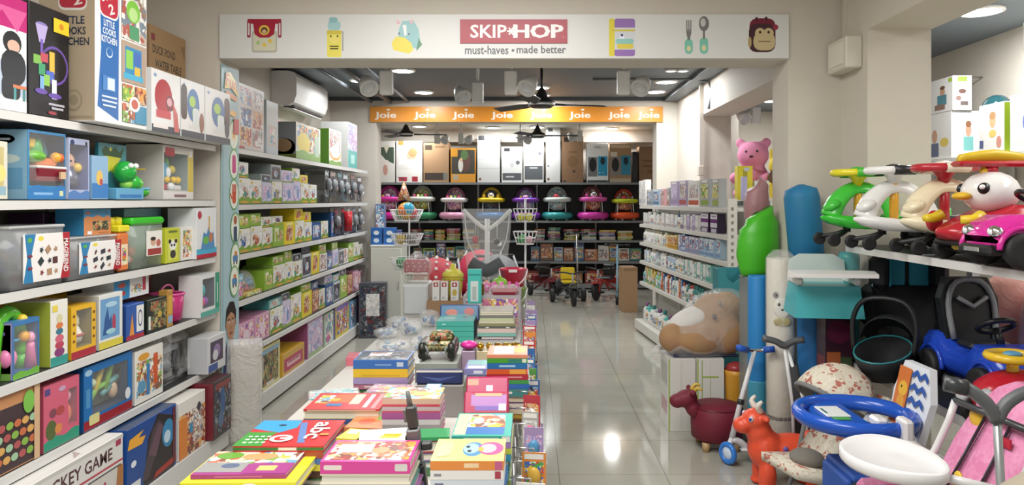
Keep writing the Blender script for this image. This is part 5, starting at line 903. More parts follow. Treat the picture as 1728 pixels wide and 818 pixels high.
walker(711, 'green and white baby walker with grey legs behind the wire rack', '#2f8a5a', '#e0e6dc', '#9aa89a', 'green', 'flowers', 1.05)
walker(767, 'baby walker with pale pink base and white flower tray', '#e8a0c0', '#f0e8e6', '#b06a88', 'pink', 'flowers')
walker(829, 'yellow baby walker with blue base and panda face', '#2f80c8', '#ecc81e', '#e0b820', 'dark', 'bear')
walker(887, 'purple baby walker behind the ball basket', '#8a3ab8', '#8a4ac0', '#7a3a7a', 'lilac', 'x')
walker(940, 'teal baby walker with a white tray and red toy', '#2fa0a0', '#dfeae4', '#a8b8b0', 'aqua', 'red', 1.02)
walker(1000, 'magenta baby walker with panda face', '#e03ab0', '#e860b8', '#8a4a50', 'warm', 'bear', 1.04)
walker(1054, 'orange baby walker with a lime green tray, last on the rack', '#e8501e', '#c8d81e', '#d8401e', 'warm', 'red', .95)

# ---------------------------------------------------------------- books of the black rack
NAMED = [('cream', '#d8cfae'), ('brown', '#6a4a38'), ('red', '#a83a34'), ('green', '#4a7a4a'), ('blue', '#3a6a9a'), ('yellow', '#d0b03a'), ('pink', '#c87a94'), ('teal', '#3a8a88'), ('white', '#d8d8d2'), ('black', '#2a2a2c'), ('orange', '#c8703a'), ('purple', '#6a4a8a'), ('pale blue', '#9ab8cc'), ('lime', '#9ab04a')]
def slim_book(label, x, y, z, w, d, th, col, rz=0, group=None, spine=True):
    b = B(); b.box(-w/2, w/2, 0, d, 0, th*.16, col); b.box(-w/2, w/2, 0, d, th*.84, th, col); b.box(-w/2+.004, w/2-.004, .004, d-.004, th*.16, th*.84, '#ddd6c4')
    if spine: b.box(-w/2, w/2, 0, .003, th*.16, th*.84, col)
    b.frame((-w/2, 0, 0), (w, 0, 0), (0, 0, th), (0, -1, 0)); b.dec('r', .4, .5, .4, .34, '#e6e0d0')
    return b.top('book', label, 'book', (x, y, z), rz, group)
rb = random.Random(21)
piles = [(692, 712, .2), (714, 732, .19), (734, 751, .19), (753, 777, .2), (780, 800, .2), (902, 920, .2), (924, 946, .23), (951, 978, .18), (980, 1007, .2), (1010, 1039, .19), (1041, 1068, .17)]
for k, (a, c, hh) in enumerate(piles):
    z = .852; w = xat(c, YR+.05)-xat(a, YR+.05); n = 0
    while z < .852+hh-.02:
        th = rb.uniform(.018, .034); nm, col = rb.choice(NAMED); n += 1
        slim_book('%s book, %s up in the %s pile of the upper book shelf' % (nm, ORD[n], ORD[k+1]), (xat(a, YR+.05)+xat(c, YR+.05))/2+rb.uniform(-.01, .01), YR+.04+rb.uniform(0, .02), z+.0005, w*rb.uniform(.88, .99), .24, th, col, rb.uniform(-.05, .05), 'books piled on the black rack'); z += th+.001
px = 697; k = 0
while px < 1072:
    wpx = rb.uniform(15, 24); k += 1
    if not (795 < px < 880):
        nm, col = rb.choice(NAMED); nm2, col2 = rb.choice(NAMED); w = xat(px+wpx, YR+.1)-xat(px, YR+.1)-.012; h = rb.uniform(.2, .27) if k % 3 else rb.uniform(.28, .33)
        b = B(); th = .025; b.box(-w/2, w/2, 0, .003, 0, h, col); b.box(-w/2, w/2, th-.003, th, 0, h, col); b.box(-w/2+.003, w/2-.003, .003, th-.003, .003, h-.003, '#ddd6c4'); b.box(-w/2, -w/2+.003, 0, th, 0, h, col)
        b.frame((-w/2, 0, 0), (w, 0, 0), (0, 0, h), (0, -1, 0)); b.dec('r', .5, .45, .84, .6, A(rb.choice(['kid', 'warm', 'photo', 'cool']), 26)); b.dec('r', .5, .86, .7, .1, col2 if col2 != col else '#e8e2d4')
        b.top('book', '%s picture book standing cover out, %s along the lower book shelf' % (nm, ORD[k]), 'book', (xat(px+wpx/2, YR+.1), YR+.08+rb.uniform(0, .03), .4905), (-.12, 0, 0), 'picture books standing on the black rack')
    px += wpx
for i, (a, c, h, col, nm) in enumerate(((915, 950, .26, '#a8322e', 'red'), (952, 985, .2, '#8a6a4a', 'brown'), (986, 1020, .22, '#9a3a34', 'brick red'), (1022, 1060, .28, '#b82a34', 'crimson'), (880, 912, .22, '#7a3a34', 'maroon'))):
    go(carton, 'toy_vehicle_box', '%s toy vehicle carton on the bottom deck of the black rack' % nm, 'toy box', dict(loc=(xat((a+c)/2, YR), YR+.03, .102), rz=0, w=xat(c, YR)-xat(a, YR)-.03, h=h), .3, col, [('F', 'r', .5, .55, .8, .5, A('warm', 20)), ('F', 'r', .5, .2, .9, .1, '#d8d0c8'), ('F', 'e', .25, .2, .16, .2, '#222'), ('F', 'e', .75, .2, .16, .2, '#222')])

# ---------------------------------------------------------------- tricycles and scooters at the back
def wheel(b, c, R, w, ax, tyre=RUBBER, hub='#8a8d90', n=20):
    b.lathe([(R*.62, -w*.5), (R*.94, -w*.5), (R, -w*.25), (R, w*.25), (R*.94, w*.5), (R*.62, w*.5)], tyre, c, n, ax); b.lathe([(R*.2, -w*.45), (R*.6, -w*.3), (R*.64, 0), (R*.6, w*.3), (R*.2, w*.45)], hub, c, n, ax); return b
def wheel_obj(parent, c, R, w, ax=(1, 0, 0), tyre=RUBBER, hub='#8a8d90'):
    b = B(); wheel(b, (0, 0, 0), R, w, ax, tyre, hub); o = b.obj('wheel', parent); o.location = c; return o
def trike(px, Y, label, frame, seatc, rz=0, canopy=None, bar='#26282a'):
    t = thing('tricycle', label, 'tricycle', (xat(px, Y), Y, 0), rz)
    fm = M(frame, .3)
    wheel_obj(t, (0, -.3, .13), .13, .05); wheel_obj(t, (-.24, .2, .1), .1, .06); wheel_obj(t, (.24, .2, .1), .1, .06)
    b = B(); b.cyl((-.24, .2, .1), (.24, .2, .1), .014, '#9a9ca0'); b.tube([(0, .2, .12), (0, .05, .24), (0, -.17, .3)], .022, fm, k=4); b.tube([(-.17, .2, .1), (0, .0, .27), (.17, .2, .1)], .015, fm); b.obj('frame', t)
    b = B(); b.tube([(-.05, -.3, .13), (-.05, -.27, .28), (0, -.25, .32), (.05, -.27, .28), (.05, -.3, .13)], .012, fm, k=3); b.cyl((0, -.25, .3), (0, -.22, .46), .014, '#a8aaac'); b.box(-.055, .055, -.42, -.18, .265, .28, fm, .008); b.obj('fork', t)
    b = B(); b.tube([(-.2, -.15, .48), (-.1, -.2, .48), (0, -.22, .46), (.1, -.2, .48), (.2, -.15, .48)], .012, bar, k=3); b.obj('handlebar', t)
    for s in (-1, 1): b = B(); b.cyl((s*.2, -.15, .48), (s*.25, -.11, .48), .018, '#1b1c1e'); b.obj('grip', t); b = B(); b.box(s*.1-.03, s*.1+.03, -.33, -.27, .115, .145, '#1b1c1e', .005); b.obj('pedal', t)
    b = B(); b.box(-.11, .11, .02, .22, .29, .33, M(seatc, .3), .02); b.box(-.11, .11, .2, .24, .33, .52, M(seatc, .3), .02); b.obj('seat', t)
    b = B(); b.box(-.16, .16, .3, .46, .2, .32, M(frame, .35), .02); b.obj('rear_basket', t)
    return t
trike(924, 11.95, 'dark red tricycle beside the hanging packs of the table', '#7a1f24', '#2a2224', .25)
trike(962, 11.1, 'grey tricycle with a bright yellow seat', '#3f4348', '#e8c81e', .12)
trike(1019, 11.7, 'red and black tricycle next to the brown carton', '#b0281e', '#1f1f22', -.5)
def tbar(px, Y, h, label, pole, rz=0):
    t = thing('kick_scooter', label, 'scooter', (xat(px, Y), Y, 0), rz)
    wheel_obj(t, (0, -.25, .06), .06, .03); wheel_obj(t, (0, .3, .06), .06, .03)
    b = B(); b.box(-.055, .055, -.12, .34, .075, .1, '#2a2c2e', .01); b.tube([(0, -.12, .09), (0, -.22, .13), (0, -.24, .2)], .02, '#2a2c2e'); b.obj('deck', t)
    b = B(); b.cyl((0, -.25, .06), (0, -.2, h), .014, pole); b.obj('steering_post', t)
    b = B(); b.cyl((-.17, -.2, h), (.17, -.2, h), .012, '#2e3032'); b.obj('handlebar', t)
    for s in (-1, 1): b = B(); b.cyl((s*.12, -.2, h), (s*.19, -.2, h), .018, '#17181a'); b.obj('grip', t)
    return t
tbar(966, 12.2, 1.0, 'silver scooter with a tall handlebar behind the yellow seat tricycle', STEEL, .3)
tbar(1045, 11.2, .88, 'black scooter with a pale blue post by the brown carton', '#8ac0d8', -.25)
carton('storage_carton', 'plain brown carton standing upright on the floor at the end of the baby goods rack', 'carton', .2, .3, .62, KR, [('F', 'r', .5, .95, .9, .06, '#8f6c4c')], (xat(1064, 10.2), 10.2, 0), .1)
# ================================================================ CENTRE TABLE
TZ = .6
t = thing('display_table', 'long display table down the middle of the shop, loaded with books', 'table', (0, 0, 0))
B().box(-1.06, -.075, 1.7, 6.35, TZ-.03, TZ, M('#cfccc4', .4), .004).obj('table_top', t)
for x in (-1.0, -.13):
    for y in (1.78, 3.3, 4.8, 6.25): b = B(); b.box(x-.02, x+.02, y-.02, y+.02, 0, TZ-.03, M('#8f9294', .4)); b.obj('leg', t)
b = B()
for z in (.5, .36, .22): b.cyl((-.066, 1.75, z), (-.066, 6.3, z), .004, STEEL, n=6)
for i in range(16): b.cyl((-.066, 1.8+.3*i, .2), (-.066, 1.8+.3*i, TZ-.01), .003, STEEL, n=6)
b.obj('wire_grid', t)
b = B(); b.box(-1.0, -.1, 1.8, 6.2, .14, .17, M('#b8b6b0', .5)); b.obj('lower_board', t)
bk = random.Random(31)
def book(label, x, y, z, w, d, th, col, T=(), Fd=(), rz=0, spine=True, pages='#e6e0d0', group=None):
    t = thing('book', label, 'book', (x, y, z), rz, group); k = min(.004, th*.18)
    b = B(); b.box(-w/2, w/2, 0, d, 0, k, col); b.box(-w/2, w/2, 0, d, th-k, th, col)
    if spine: b.box(-w/2, w/2, 0, .003, k, th-k, col)
    decs(b, w, d, th, [('T',)+q for q in T]+[('F',)+q for q in Fd]); b.obj('cover', t)
    B().box(-w/2+.004, w/2-.004, .0035, d-.004, k, th-k, pages).obj('pages', t)
    return t
LINE = lambda c='#eee6da': [('r', .5, .5, .5, .3, c)]
ROT = {}
def pile(pl, pr, py, ztop, depth, layers, where, rz=0, fill=True, group=None):
    """books from the top down; the front top edge is seen between the columns pl and pr on the row py"""
    xl, y = on(pl, py, ztop); xr = on(pr, py, ztop)[0]; w = xr-xl; z = ztop; n = 0
    for L in layers:
        th, nm, col = L[:3]; kw = dict(L[3]) if len(L) > 3 else {}
        n += 1; z -= th
        lab = kw.pop('label', None) or '%s book, %s from the top of %s' % (nm, ORD[n], where)
        sc = kw.pop('sc', 1); dx = kw.pop('dx', 0); dy = kw.pop('dy', 0); r = kw.pop('r', 0)
        book(lab, (xl+xr)/2+dx, y+dy, z, w*sc, depth*kw.pop('sd', 1), th-.0008, col, rz=rz+r, group=group, **kw)
    while fill and z > TZ+.012:
        th = min(bk.uniform(.018, .034), z-TZ-.001); nm, col = bk.choice(NAMED); n += 1; z -= th
        if z-TZ < .012: th += z-TZ-.001; z = TZ+.001
        book('%s book, %s from the top of %s' % (nm, ORD[n], where), (xl+xr)/2+bk.uniform(-.006, .006), y+bk.uniform(.0, .012), z, w*bk.uniform(.92, 1), depth*bk.uniform(.9, .97), th-.0008, col, Fd=[('r', .4, .5, .4, .3, '#e8e0d4')], rz=rz+bk.uniform(-.02, .02), spine=bk.random() > .3, group=group)
GB = 'books piled on the centre table'
# purple and yellow annual, abc book
pile(322, 482, 800, .715, .21, [(.014, 'purple', '#a83a8a', dict(label='purple picture book with a yellow and grey upper cover, open to the aisle corner', T=[('r', .5, .72, 1, .56, A('kid', 16)), ('r', .25, .3, .5, .4, '#9a9a98'), ('e', .32, .36, .2, .2, '#5a6a8a'), ('e', .2, .8, .3, .3, '#6aa83a'), ('e', .55, .75, .4, .3, '#d8a06a'), ('r', .76, .25, .46, .44, '#a83a8a'), ('r', .74, .25, .2, .2, '#e0c06a')], Fd=LINE('#c86ab0'))),
    (.03, 'yellow', '#e0d81e', dict(label='big yellow picture book under the purple one', sc=1.2, dx=.01, dy=-.03, sd=1.1, T=[('r', .5, .5, 1, 1, '#e6dc2a')], Fd=[('r', .3, .5, .3, .6, '#d8a0b0'), ('e', .6, .6, .14, .7, '#f2efe6')])),
    (.028, 'pink and cream', '#d8a0b0', dict(sc=1.15, sd=1.2, Fd=[('r', .5, .5, .9, .8, A('pink', 30))]))], 'the pile at the aisle corner', .02)
pile(393, 546, 752, .735, .29, [(.02, 'red', '#cc2a30', dict(label='red alphabet picture book with white letters and a blue corner', T=[('p', .25, .74, .5, .5, '#2fa0d8', [(-.5, -.2), (.2, -.5), (.5, -.1), (.45, .5), (-.5, .5)]), ('e', .3, .78, .1, .08, '#1f3a5a'), ('p', .16, .25, .34, .5, '#3a9a34', [(-.5, -.5), (.45, -.5), (.35, 0), (.5, .5), (-.5, .5)]), ('r', .62, .5, .08, .8, '#5a80c0', None, 14)]+[('e', .08+.07*(i % 4), .12+.1*(i//4), .05, .05, '#e6efe0') for i in range(12)]
     + [('e', .45, .25, .26, .26, '#efe9e4'), ('e', .45, .25, .16, .16, '#cc2a30'), ('r', .5, .25, .12, .06, '#efe9e4'), ('t', .8, .56, .62, .22, '#f2ece8', 'abc', -90), ('r', .9, .4, .1, .06, '#e89a3a')], Fd=[('r', .5, .5, 1, .5, '#3a7a3a'), ('r', .6, .5, .2, .5, '#d8d8c0')])),
    (.022, 'brick red', '#b0503a'), (.02, 'blue', '#4a7ab8', dict(sc=1.04, dx=.02)), (.022, 'yellow', '#d8cc3a', dict(sc=1.08, dx=.03, sd=1.1))], 'the pile with the alphabet book', .0)
# pink owl-side piles
pile(540, 692, 778, .84, .18, [(.034, 'pink', '#e0449a', dict(label='thick bright pink storybook with an orange and pink cover', T=[('r', .5, .5, .94, .86, A('warm', 22)), ('r', .3, .6, .4, .4, '#d8b0c8'), ('e', .6, .5, .2, .3, '#e08a5a')], Fd=[('q', .14, .5, .2, .4, '#e8d8d0', .3), ('q', .9, .5, .14, .6, '#d8d0cc', .2)])), (.03, 'cream', '#dcd2bc', dict(spine=False)), (.024, 'teal', '#4ab0a4', dict(Fd=[('r', .9, .5, .18, .8, '#cfd8d8')])), (.012, 'white', '#d8d4d0'),
    (.026, 'spiral bound purple', '#9a5a98', dict(sc=1.08, Fd=[('r', .5, .85, .98, .16, '#3a2a3a')])), (.03, 'navy', '#3a3a78', dict(sc=1.1))], 'the pink pile', .0)
pile(726, 850, 777, .84, .185, [(.026, 'orange spined', '#e88a3a', dict(label='pale yellow owl picture book with an orange spine', T=[('r', .5, .5, 1, 1, '#ecdc74'), ('e', .55, .52, .3, .66, '#4a8ab8'), ('e', .52, .55, .22, .46, '#9ac8dc'), ('e', .8, .55, .36, .6, '#c84a90'), ('e', .76, .55, .24, .42, '#e8b0b8'), ('e', .66, .5, .08, .2, '#e8a83a'), ('p', .16, .5, .2, .7, '#c8c48a', [(-.5, -.5), (.4, -.4), (.5, .5), (-.4, .4)]), ('e', .47, .62, .06, .1, '#22303a'), ('e', .5, .42, .06, .1, '#22303a')], Fd=[('r', .56, .5, .2, .5, '#f0d0a0'), ('r', .93, .5, .1, .9, '#c85a8a')])),
    (.026, 'white', '#e4e0dc', dict(Fd=[('r', .1, .5, .1, .3, '#8a8a90'), ('r', .92, .5, .08, .8, '#b03a4a')])), (.026, 'pale grey', '#ccd4da', dict(Fd=[('r', .12, .5, .12, .3, '#6a6a8a')])), (.022, 'blue', '#2f6ab0', dict(sc=1.02, dx=.004, Fd=[('r', .9, .5, .16, .9, '#4aa83a')])), (.02, 'white', '#eceae4', dict(sc=.96, Fd=[('e', .5, .6, .2, .7, '#d8a83a')])), (.03, 'red and white', '#d8d4d0', dict(Fd=[('r', .9, .5, .18, .9, '#c85a3a')]))], 'the owl book pile')
pile(762, 862, 735, .84, .24, [(.02, 'teal', '#2fa898', dict(label='teal baby picture book with a blue band, behind the owl book', T=[('r', .55, .6, .66, .7, A('kid', 20)), ('r', .55, .22, .66, .3, '#2f70b8'), ('e', .4, .65, .2, .3, '#e0c0c8'), ('r', .12, .5, .2, .9, '#d8d8a0')], Fd=[('r', .5, .5, .6, .4, '#cfe6e0'), ('r', .92, .5, .14, .9, '#e2e2de')])), (.018, 'lilac', '#9a78b4', dict(Fd=[('r', .5, .5, .6, .4, '#e0d4e8')])), (.018, 'lime', '#b8c83a', dict(sc=1.02)), (.02, 'sky blue', '#3a9ac0')], 'the teal pile')
pile(645, 742, 672, .83, .16, [(.03, 'peach', '#dcae98', dict(label='peach diary with a red stripe on the spine', T=[('r', .5, .5, 1, 1, A('kid', 18))], Fd=[('r', .5, .15, 1, .3, '#d8405a')])), (.02, 'grey and pink', '#c8b0b4', dict(Fd=[('r', .5, .1, 1, .3, '#d84a6a')])), (.026, 'purple', '#b0589a', dict(sc=1.02)), (.02, 'white', '#d8d2d4'), (.02, 'silver', '#a8a4a4')], 'the diary pile')
pile(512, 640, 690, .75, .24, [(.008, 'red', '#d03a3e', dict(label='red flash card book with white patches and a tooth-edged front', T=[('r', .16, .6, .2, .5, A('kid', 26)), ('r', .4, .65, .24, .5, '#d8683a'), ('r', .6, .6, .14, .6, '#c8ccb0'), ('r', .78, .5, .06, .8, '#e8dcd4'), ('r', .9, .5, .06, .9, '#e88a8a'), ('r', .35, .25, .2, .14, '#3a7ab0'), ('e', .3, .55, .16, .18, '#f0a83a')], Fd=[('r', .5, .5, .9, .5, '#e8dcc8')])),
    (.03, 'cream', '#cfc8a0', dict(spine=False)), (.02, 'blue', '#3a5aa0'), (.024, 'green', '#3f8f4a', dict(sc=1.05, dx=.02))], 'the flash card pile')
pile(596, 688, 607, .84, .2, [(.04, 'blue', '#2f6ab4', dict(label='thick blue boxed book with a busy picture cover', T=[('r', .5, .5, .94, .9, A('dark', 16)), ('r', .4, .6, .4, .4, A('photo', 20))], Fd=[('r', .55, .45, .3, .2, '#6a9ad0'), ('r', .86, .5, .12, .5, '#b8c8d8')])), (.038, 'yellow', '#e0b41e', dict(label='yellow boxed book under the blue boxed book', Fd=[('r', .5, .2, .7, .2, '#c8a01e')])), (.03, 'lilac', '#a08ab8')], 'the boxed book pile')
pile(822, 890, 598, .89, .2, [(.016, 'coral', '#e08a6a', dict(label='glossy coral book topping the striped book tower', T=[('r', .4, .5, .5, .8, '#f0eeea'), ('e', .8, .5, .3, .6, '#e8b04a')])), (.02, 'green', '#3f9f2a', dict(Fd=[('r', .75, .5, .45, .8, '#2f7f70'), ('r', .92, .5, .1, .8, '#d8e0c8')])), (.026, 'blue', '#1f6fb0', dict(Fd=[('r', .5, .5, .4, .3, '#a8cfe8')])), (.022, 'orange', '#dd5a2a', dict(Fd=[('r', .76, .5, .4, .9, '#e8a03a')])), (.024, 'red', '#b82a3a', dict(sc=1.05, Fd=[('r', .5, .5, .7, .2, '#e0a0a0')])), (.018, 'green', '#3a9a4a', dict(sc=1.08)), (.02, 'blue', '#2f6ac0', dict(sc=1.1))], 'the striped book tower')
pile(784, 822, 622, .76, .2, [(.03, 'lilac', '#8a8ac8', dict(label='lilac blue book before the striped book tower', T=[('r', .5, .7, .9, .5, '#8fc8c8'), ('r', .5, .2, .8, .3, '#d0d8f0')], Fd=[('r', .6, .5, .4, .5, '#e0e4f4')]))], 'the lilac pile')
# loose sheets, small books between
for lb, px, py, z, w, d, th, col, T, rz in (('white booklet with a yellow flower picture lying before the grey toy gun', 650, 745, .75, .17, .14, .008, '#e8e8e4', [('p', .6, .4, .5, .4, '#d8b81e', [(-.5, -.3), (.3, -.5), (.5, .3), (-.2, .5)])], .2),
    ('green thin book under the white booklet', 724, 738, .735, .14, .1, .012, '#2f9a5a', [], .1), ('orange and green picture book between alphabet book and pink pile', 614, 722, .72, .15, .16, .016, '#d8804a', [('e', .4, .5, .4, .5, '#c85a3a'), ('r', .8, .8, .4, .3, '#6ab04a')], -.1), ('yellow and white small book beside the alphabet book', 584, 740, .735, .075, .11, .018, '#e0c83a', [('r', .4, .7, .5, .4, '#f0eee4')], -.2), ('white and blue phone game card before the diary pile', 727, 660, .8, .06, .12, .05, '#2f8ac0', [('r', .5, .5, .8, .8, '#e4e2e0')], 0)):
    x, y = on(px, py, z); nm_ = TZ+.0005
    hh = z-TZ
    zz = TZ+.001; n = 0
    while zz < z-th-.014:
        t2 = min(bk.uniform(.02, .034), z-th-zz); nm, c2 = bk.choice(NAMED); n += 1
        if z-th-zz-t2 < .014: t2 = z-th-zz
        book('%s book, %s from the table board, beneath the %s' % (nm, ORD[n], ' '.join(lb.split()[:5])), x, y+.004, zz, w*.95, d*.95, t2-.0008, c2, rz=rz, spine=bk.random() > .4, group=GB); zz += t2
    book(lb, x, y, z-th+.0004, w, d, th, col, T, rz=rz)
# pink pouch packs
def fpack(name, label, pl, pr, pt, pb, zb, thick, col, decsF, tilt=-.35, cat='pack', film=True):
    """flat pack leaning back; front face between columns pl, pr and rows pt, pb, its foot on the level zb"""
    xl, y = on(pl, pb, zb); xr = on(pr, pb, zb)[0]; w = xr-xl; h = (pb-pt)*y/FL/max(.3, math.cos(tilt))*.98
    t = thing(name, label, cat, ((xl+xr)/2, y, zb), (tilt, 0, 0))
    b = B(); b.box(-w/2, w/2, 0, thick, 0, h, col, min(.006, thick*.4)); b.frame((-w/2, 0, 0), (w, 0, 0), (0, 0, h), (0, -1, 0))
    for q in decsF: b.dec(*q)
    b.obj('pouch', t)
    if film: b = B(); b.box(-w/2-.006, w/2+.006, -.006, thick+.003, 0, h+.008, FILM(.2), .008); b.obj('clear_wrap', t)
    return t, w, h
def riser(pl, pr, py, z, depth, label, col='#c8bda8'):
    xl, y = on(pl, py, z); xr = on(pr, py, z)[0]
    return carton('display_box', label, 'carton', xr-xl, depth, z-TZ-.002, col, [], ((xl+xr)/2, y, TZ+.0005), 0)
riser(784, 858, 690, .7, .13, 'low crimson carton carrying the magenta pouches', '#a02a4a')
fpack('stationery_pouch', 'magenta pouch with a white label strip, above the striped pink pack', 786, 858, 638, 668, .76, .03, '#b81a58', [('r', .16, .7, .26, .3, '#d88a6a'), ('r', .55, .4, .16, .3, '#d8c0cc'), ('r', .5, .08, 1, .16, '#b02048')], -.5, film=False)
fpack('stationery_pouch', 'striped pink and lilac pack with a barcode patch, leaning before the magenta pouch', 782, 858, 664, 698, .705, .025, '#b82a54', [('r', .55, .6, .8, .5, '#b478c0'), ('r', .6, .25, .7, .2, '#7a5ab8'), ('r', .86, .3, .16, .3, '#e6e2e4'), ('r', .55, .85, .6, .14, '#e0a87a'), ('r', .1, .5, .12, .9, '#c02a5a')], -.5, film=False)
riser(698, 782, 650, .74, .2, 'low grey carton under the navy purse', '#8f8a88')
fpack('pencil_purse', 'navy zipped pencil purse with a silver top', 702, 780, 625, 648, .742, .08, '#2a3566', [('p', .5, .4, .8, .4, '#4a5a98', [(-.5, .4), (0, -.5), (.5, .5), (0, .1)]), ('r', .5, .93, 1, .14, '#d8d0c8')], -.12, film=False)
riser(545, 690, 682, .7, .19, 'low lilac carton under the plastic sleeves', '#b0a8b8')
for i, (px, py, w, d, c, lb, r) in enumerate(((600, 676, .28, .12, '#a890b8', 'lilac plastic sleeve of craft sheets, crossing before the yellow boxed book', .1), (565, 672, .2, .12, '#a8c8d0', 'pale blue plastic sleeve of craft sheets at the table edge', .3), (655, 668, .18, .11, '#c8a0b8', 'pink plastic sleeve of craft sheets beside the navy purse', -.1))):
    x, y = on(px, py, .715); t = thing('craft_pack', lb, 'pack', (x, y, .7015+.013*i), r)
    B().box(-w/2, w/2, 0, d, 0, .008, A(['lilac', 'aqua', 'pink'][i], 22), .003).obj('sheets', t); B().box(-w/2-.006, w/2+.006, -.006, d+.006, -.0, .011, FILM(.3), .004).obj('sleeve', t)
# toy tank in clear box
riser(700, 772, 612, .76, .22, 'low grey green carton under the toy tank', '#9aa098')
x, y = on(736, 608, .765); t = thing('toy_tank', 'olive camouflage toy tank with two round track wheels, in clear film', 'toy', (x, y+.02, .763), 0)
cm = ART(PALS['mili'], 40); b = B(); b.box(-.088, .088, .02, .17, .035, .085, cm, .012); b.obj('hull', t)
for s in (-1, 1):
    b = B(); b.tube([(s*.072, .0, .03), (s*.072, -.006, .05), (s*.072, .01, .068), (s*.072, .17, .068), (s*.072, .185, .05), (s*.072, .17, .02), (s*.072, .0, .02), (s*.072, .0, .03)], .019, '#23261f', 8, k=3); b.obj('track', t)
    b = B(); b.lathe([(.006, -.004), (.02, -.002), (.024, 0), (.02, .003)], '#8a8f86', (s*.06, -.008, .05), 16, (0, -1, 0)); b.lathe([(.012, .003), (.012, .005)], '#23261f', (s*.06, -.008, .05), 16, (0, -1, 0)); b.obj('wheel', t)
b = B(); b.lathe([(.055, 0), (.06, .012), (.045, .04), (.02, .045)], cm, (.015, .1, .085), sx=1.1); b.cyl((.01, .06, .105), (-.0, -.03, .11), .008, '#4a5038'); b.obj('turret', t)
b = B()
for i in range(8): b.ell((-.04+.011*i, .004, .055+.004*(i % 2)), (.005, .012, .01), '#7a7a48')
b.box(-.045, .045, .0, .02, .045, .065, cm, .004); b.obj('front_plate', t)
# gold packs, pink bag
riser(804, 878, 592, .78, .14, 'low plain carton under the gold packs', '#c8b890')
for i in range(5):
    x, y = on(811+15*i, 583, .8); b = B(); b.ell((0, 0, .018), (.019, .045, .018), M(['#c8961e', '#d8aa3a', '#b8861e', '#e0b84a', '#c09028'][i], .18, .85), nu=10, nv=6); b.top('gold_pack', 'shiny gold pouch, %s in the line before the striped book tower' % ORD[i+1], 'pack', (x, y, .781), .2*i, 'gold pouches in a line')
x, y = on(790, 592, .78); carton('display_box', 'narrow mauve carton under the bright pink packet', 'carton', .07, .12, .178, '#a890a8', [], (x, y, TZ+.0005)); b = B(); b.ell((0, .05, .022), (.045, .05, .022), '#d82a98'); b.top('pink_packet', 'small bright pink packet beside the gold pouches', 'pack', (x, y, .78))
# clear bags of toys on the table at the wall side
def zbag(label, px, py, zb, rx, ry, rz_, items, seed, alpha=.22):
    x, y = on(px, py, zb+.02); t = thing('toy_bag', label, 'bagged toy', (x, y+ry, zb)); rr = random.Random(seed); b = B(); n = 10
    for i in range(5):
        a = PI*i/4-PI/2
    rings = []
    for i in range(9):
        f = i/8; z = rz_*2*f*.5; s_ = .75+.35*math.sin(PI*f) if i < 8 else .3
        rings.append([(rx*s_*math.cos(2*PI*j/14)*(1+.12*rr.uniform(-1, 1)), ry*s_*math.sin(2*PI*j/14)*(1+.12*rr.uniform(-1, 1)), z) for j in range(14)])
    b.loft(rings, FILM(alpha)); b.obj('clear_bag', t)
    b = B()
    for k in range(items[1]): b.ell((rr.uniform(-.6, .6)*rx, rr.uniform(-.6, .6)*ry, rr.uniform(.15, .75)*rz_), (rx*.22, ry*.22, rz_*.16), rr.choice(items[0]), nu=8, nv=5)
    b.obj('toy_pieces', t)
BL = ['#4a8ac8', '#c8d8e4', '#2a5a9a', '#dfe6ea', '#8ab0d0']
for i, (px, py, rx, ry, rz_) in enumerate(((660, 592, .1, .1, .07), (712, 588, .08, .08, .09), (690, 562, .08, .07, .1), (648, 568, .08, .08, .07), (722, 548, .07, .08, .12), (680, 612, .06, .06, .06), (668, 552, .08, .07, .09), (745, 600, .06, .06, .07))):
    zbag('clear bag of blue and white toy pieces, %s from the table edge' % ORD[i+1], px, py, TZ+.002, rx, ry, rz_, (BL, 12), i+3, .3)
x, y = on(652, 590, TZ+.05); carton('toy_box', 'flat pink and white carton before the clear bags at the table edge', 'toy box', .26, .14, .05, '#d86a7a', [('T', 'r', .6, .5, .7, .9, '#e8e6e6'), ('F', 'r', .5, .5, .6, .5, '#e8a0a8')], (x-.06, y-.2, TZ+.0005), .12)
# teal pencil boxes
x, y = on(768, 572, TZ+.02)
for i in range(2):
    carton('pencil_box', 'teal pencil box, %s' % ('lower of two stacked before the open lid' if i == 0 else 'upper of two stacked before the open lid'), 'pencil box', .25, .26, .068, M('#3fae9e', .3), [('F', 'r', .5, .5, .98, .06, '#2f8a7e'), ('F', 'r', .2, .7, .1, .1, '#a8dcd4'), ('L', 'r', .5, .5, .96, .9, '#2f7f7a'), ('R', 'r', .5, .5, .96, .9, '#26466a')]+([('T', 'q', .5, .5, .94, .92, '#5fb8b4'), ('T', 'e', .7, .7, .14, .12, '#2a4a6a'), ('T', 'r', .3, .5, .3, .3, '#8fd0c8')] if i else []), (x, y, TZ+.001+.07*i), 0)
fpack('open_pencil_box', 'open dark blue pencil box lid with coral pictures behind the teal boxes', 742, 808, 514, 540, .7, .03, '#2a5a9a', [('q', .5, .5, .9, .8, '#3f7fae', .1), ('e', .3, .5, .3, .4, '#d8705a'), ('e', .75, .55, .26, .5, '#c85a5a'), ('r', .5, .25, .5, .2, '#7ac0b8')], -.3, 'pencil box', False)
o = None
carton('display_box', 'dark carton propping the open pencil box lid', 'carton', .2, .06, .098, '#2a3040', [], (x+.01, 5.24, TZ+.0005))
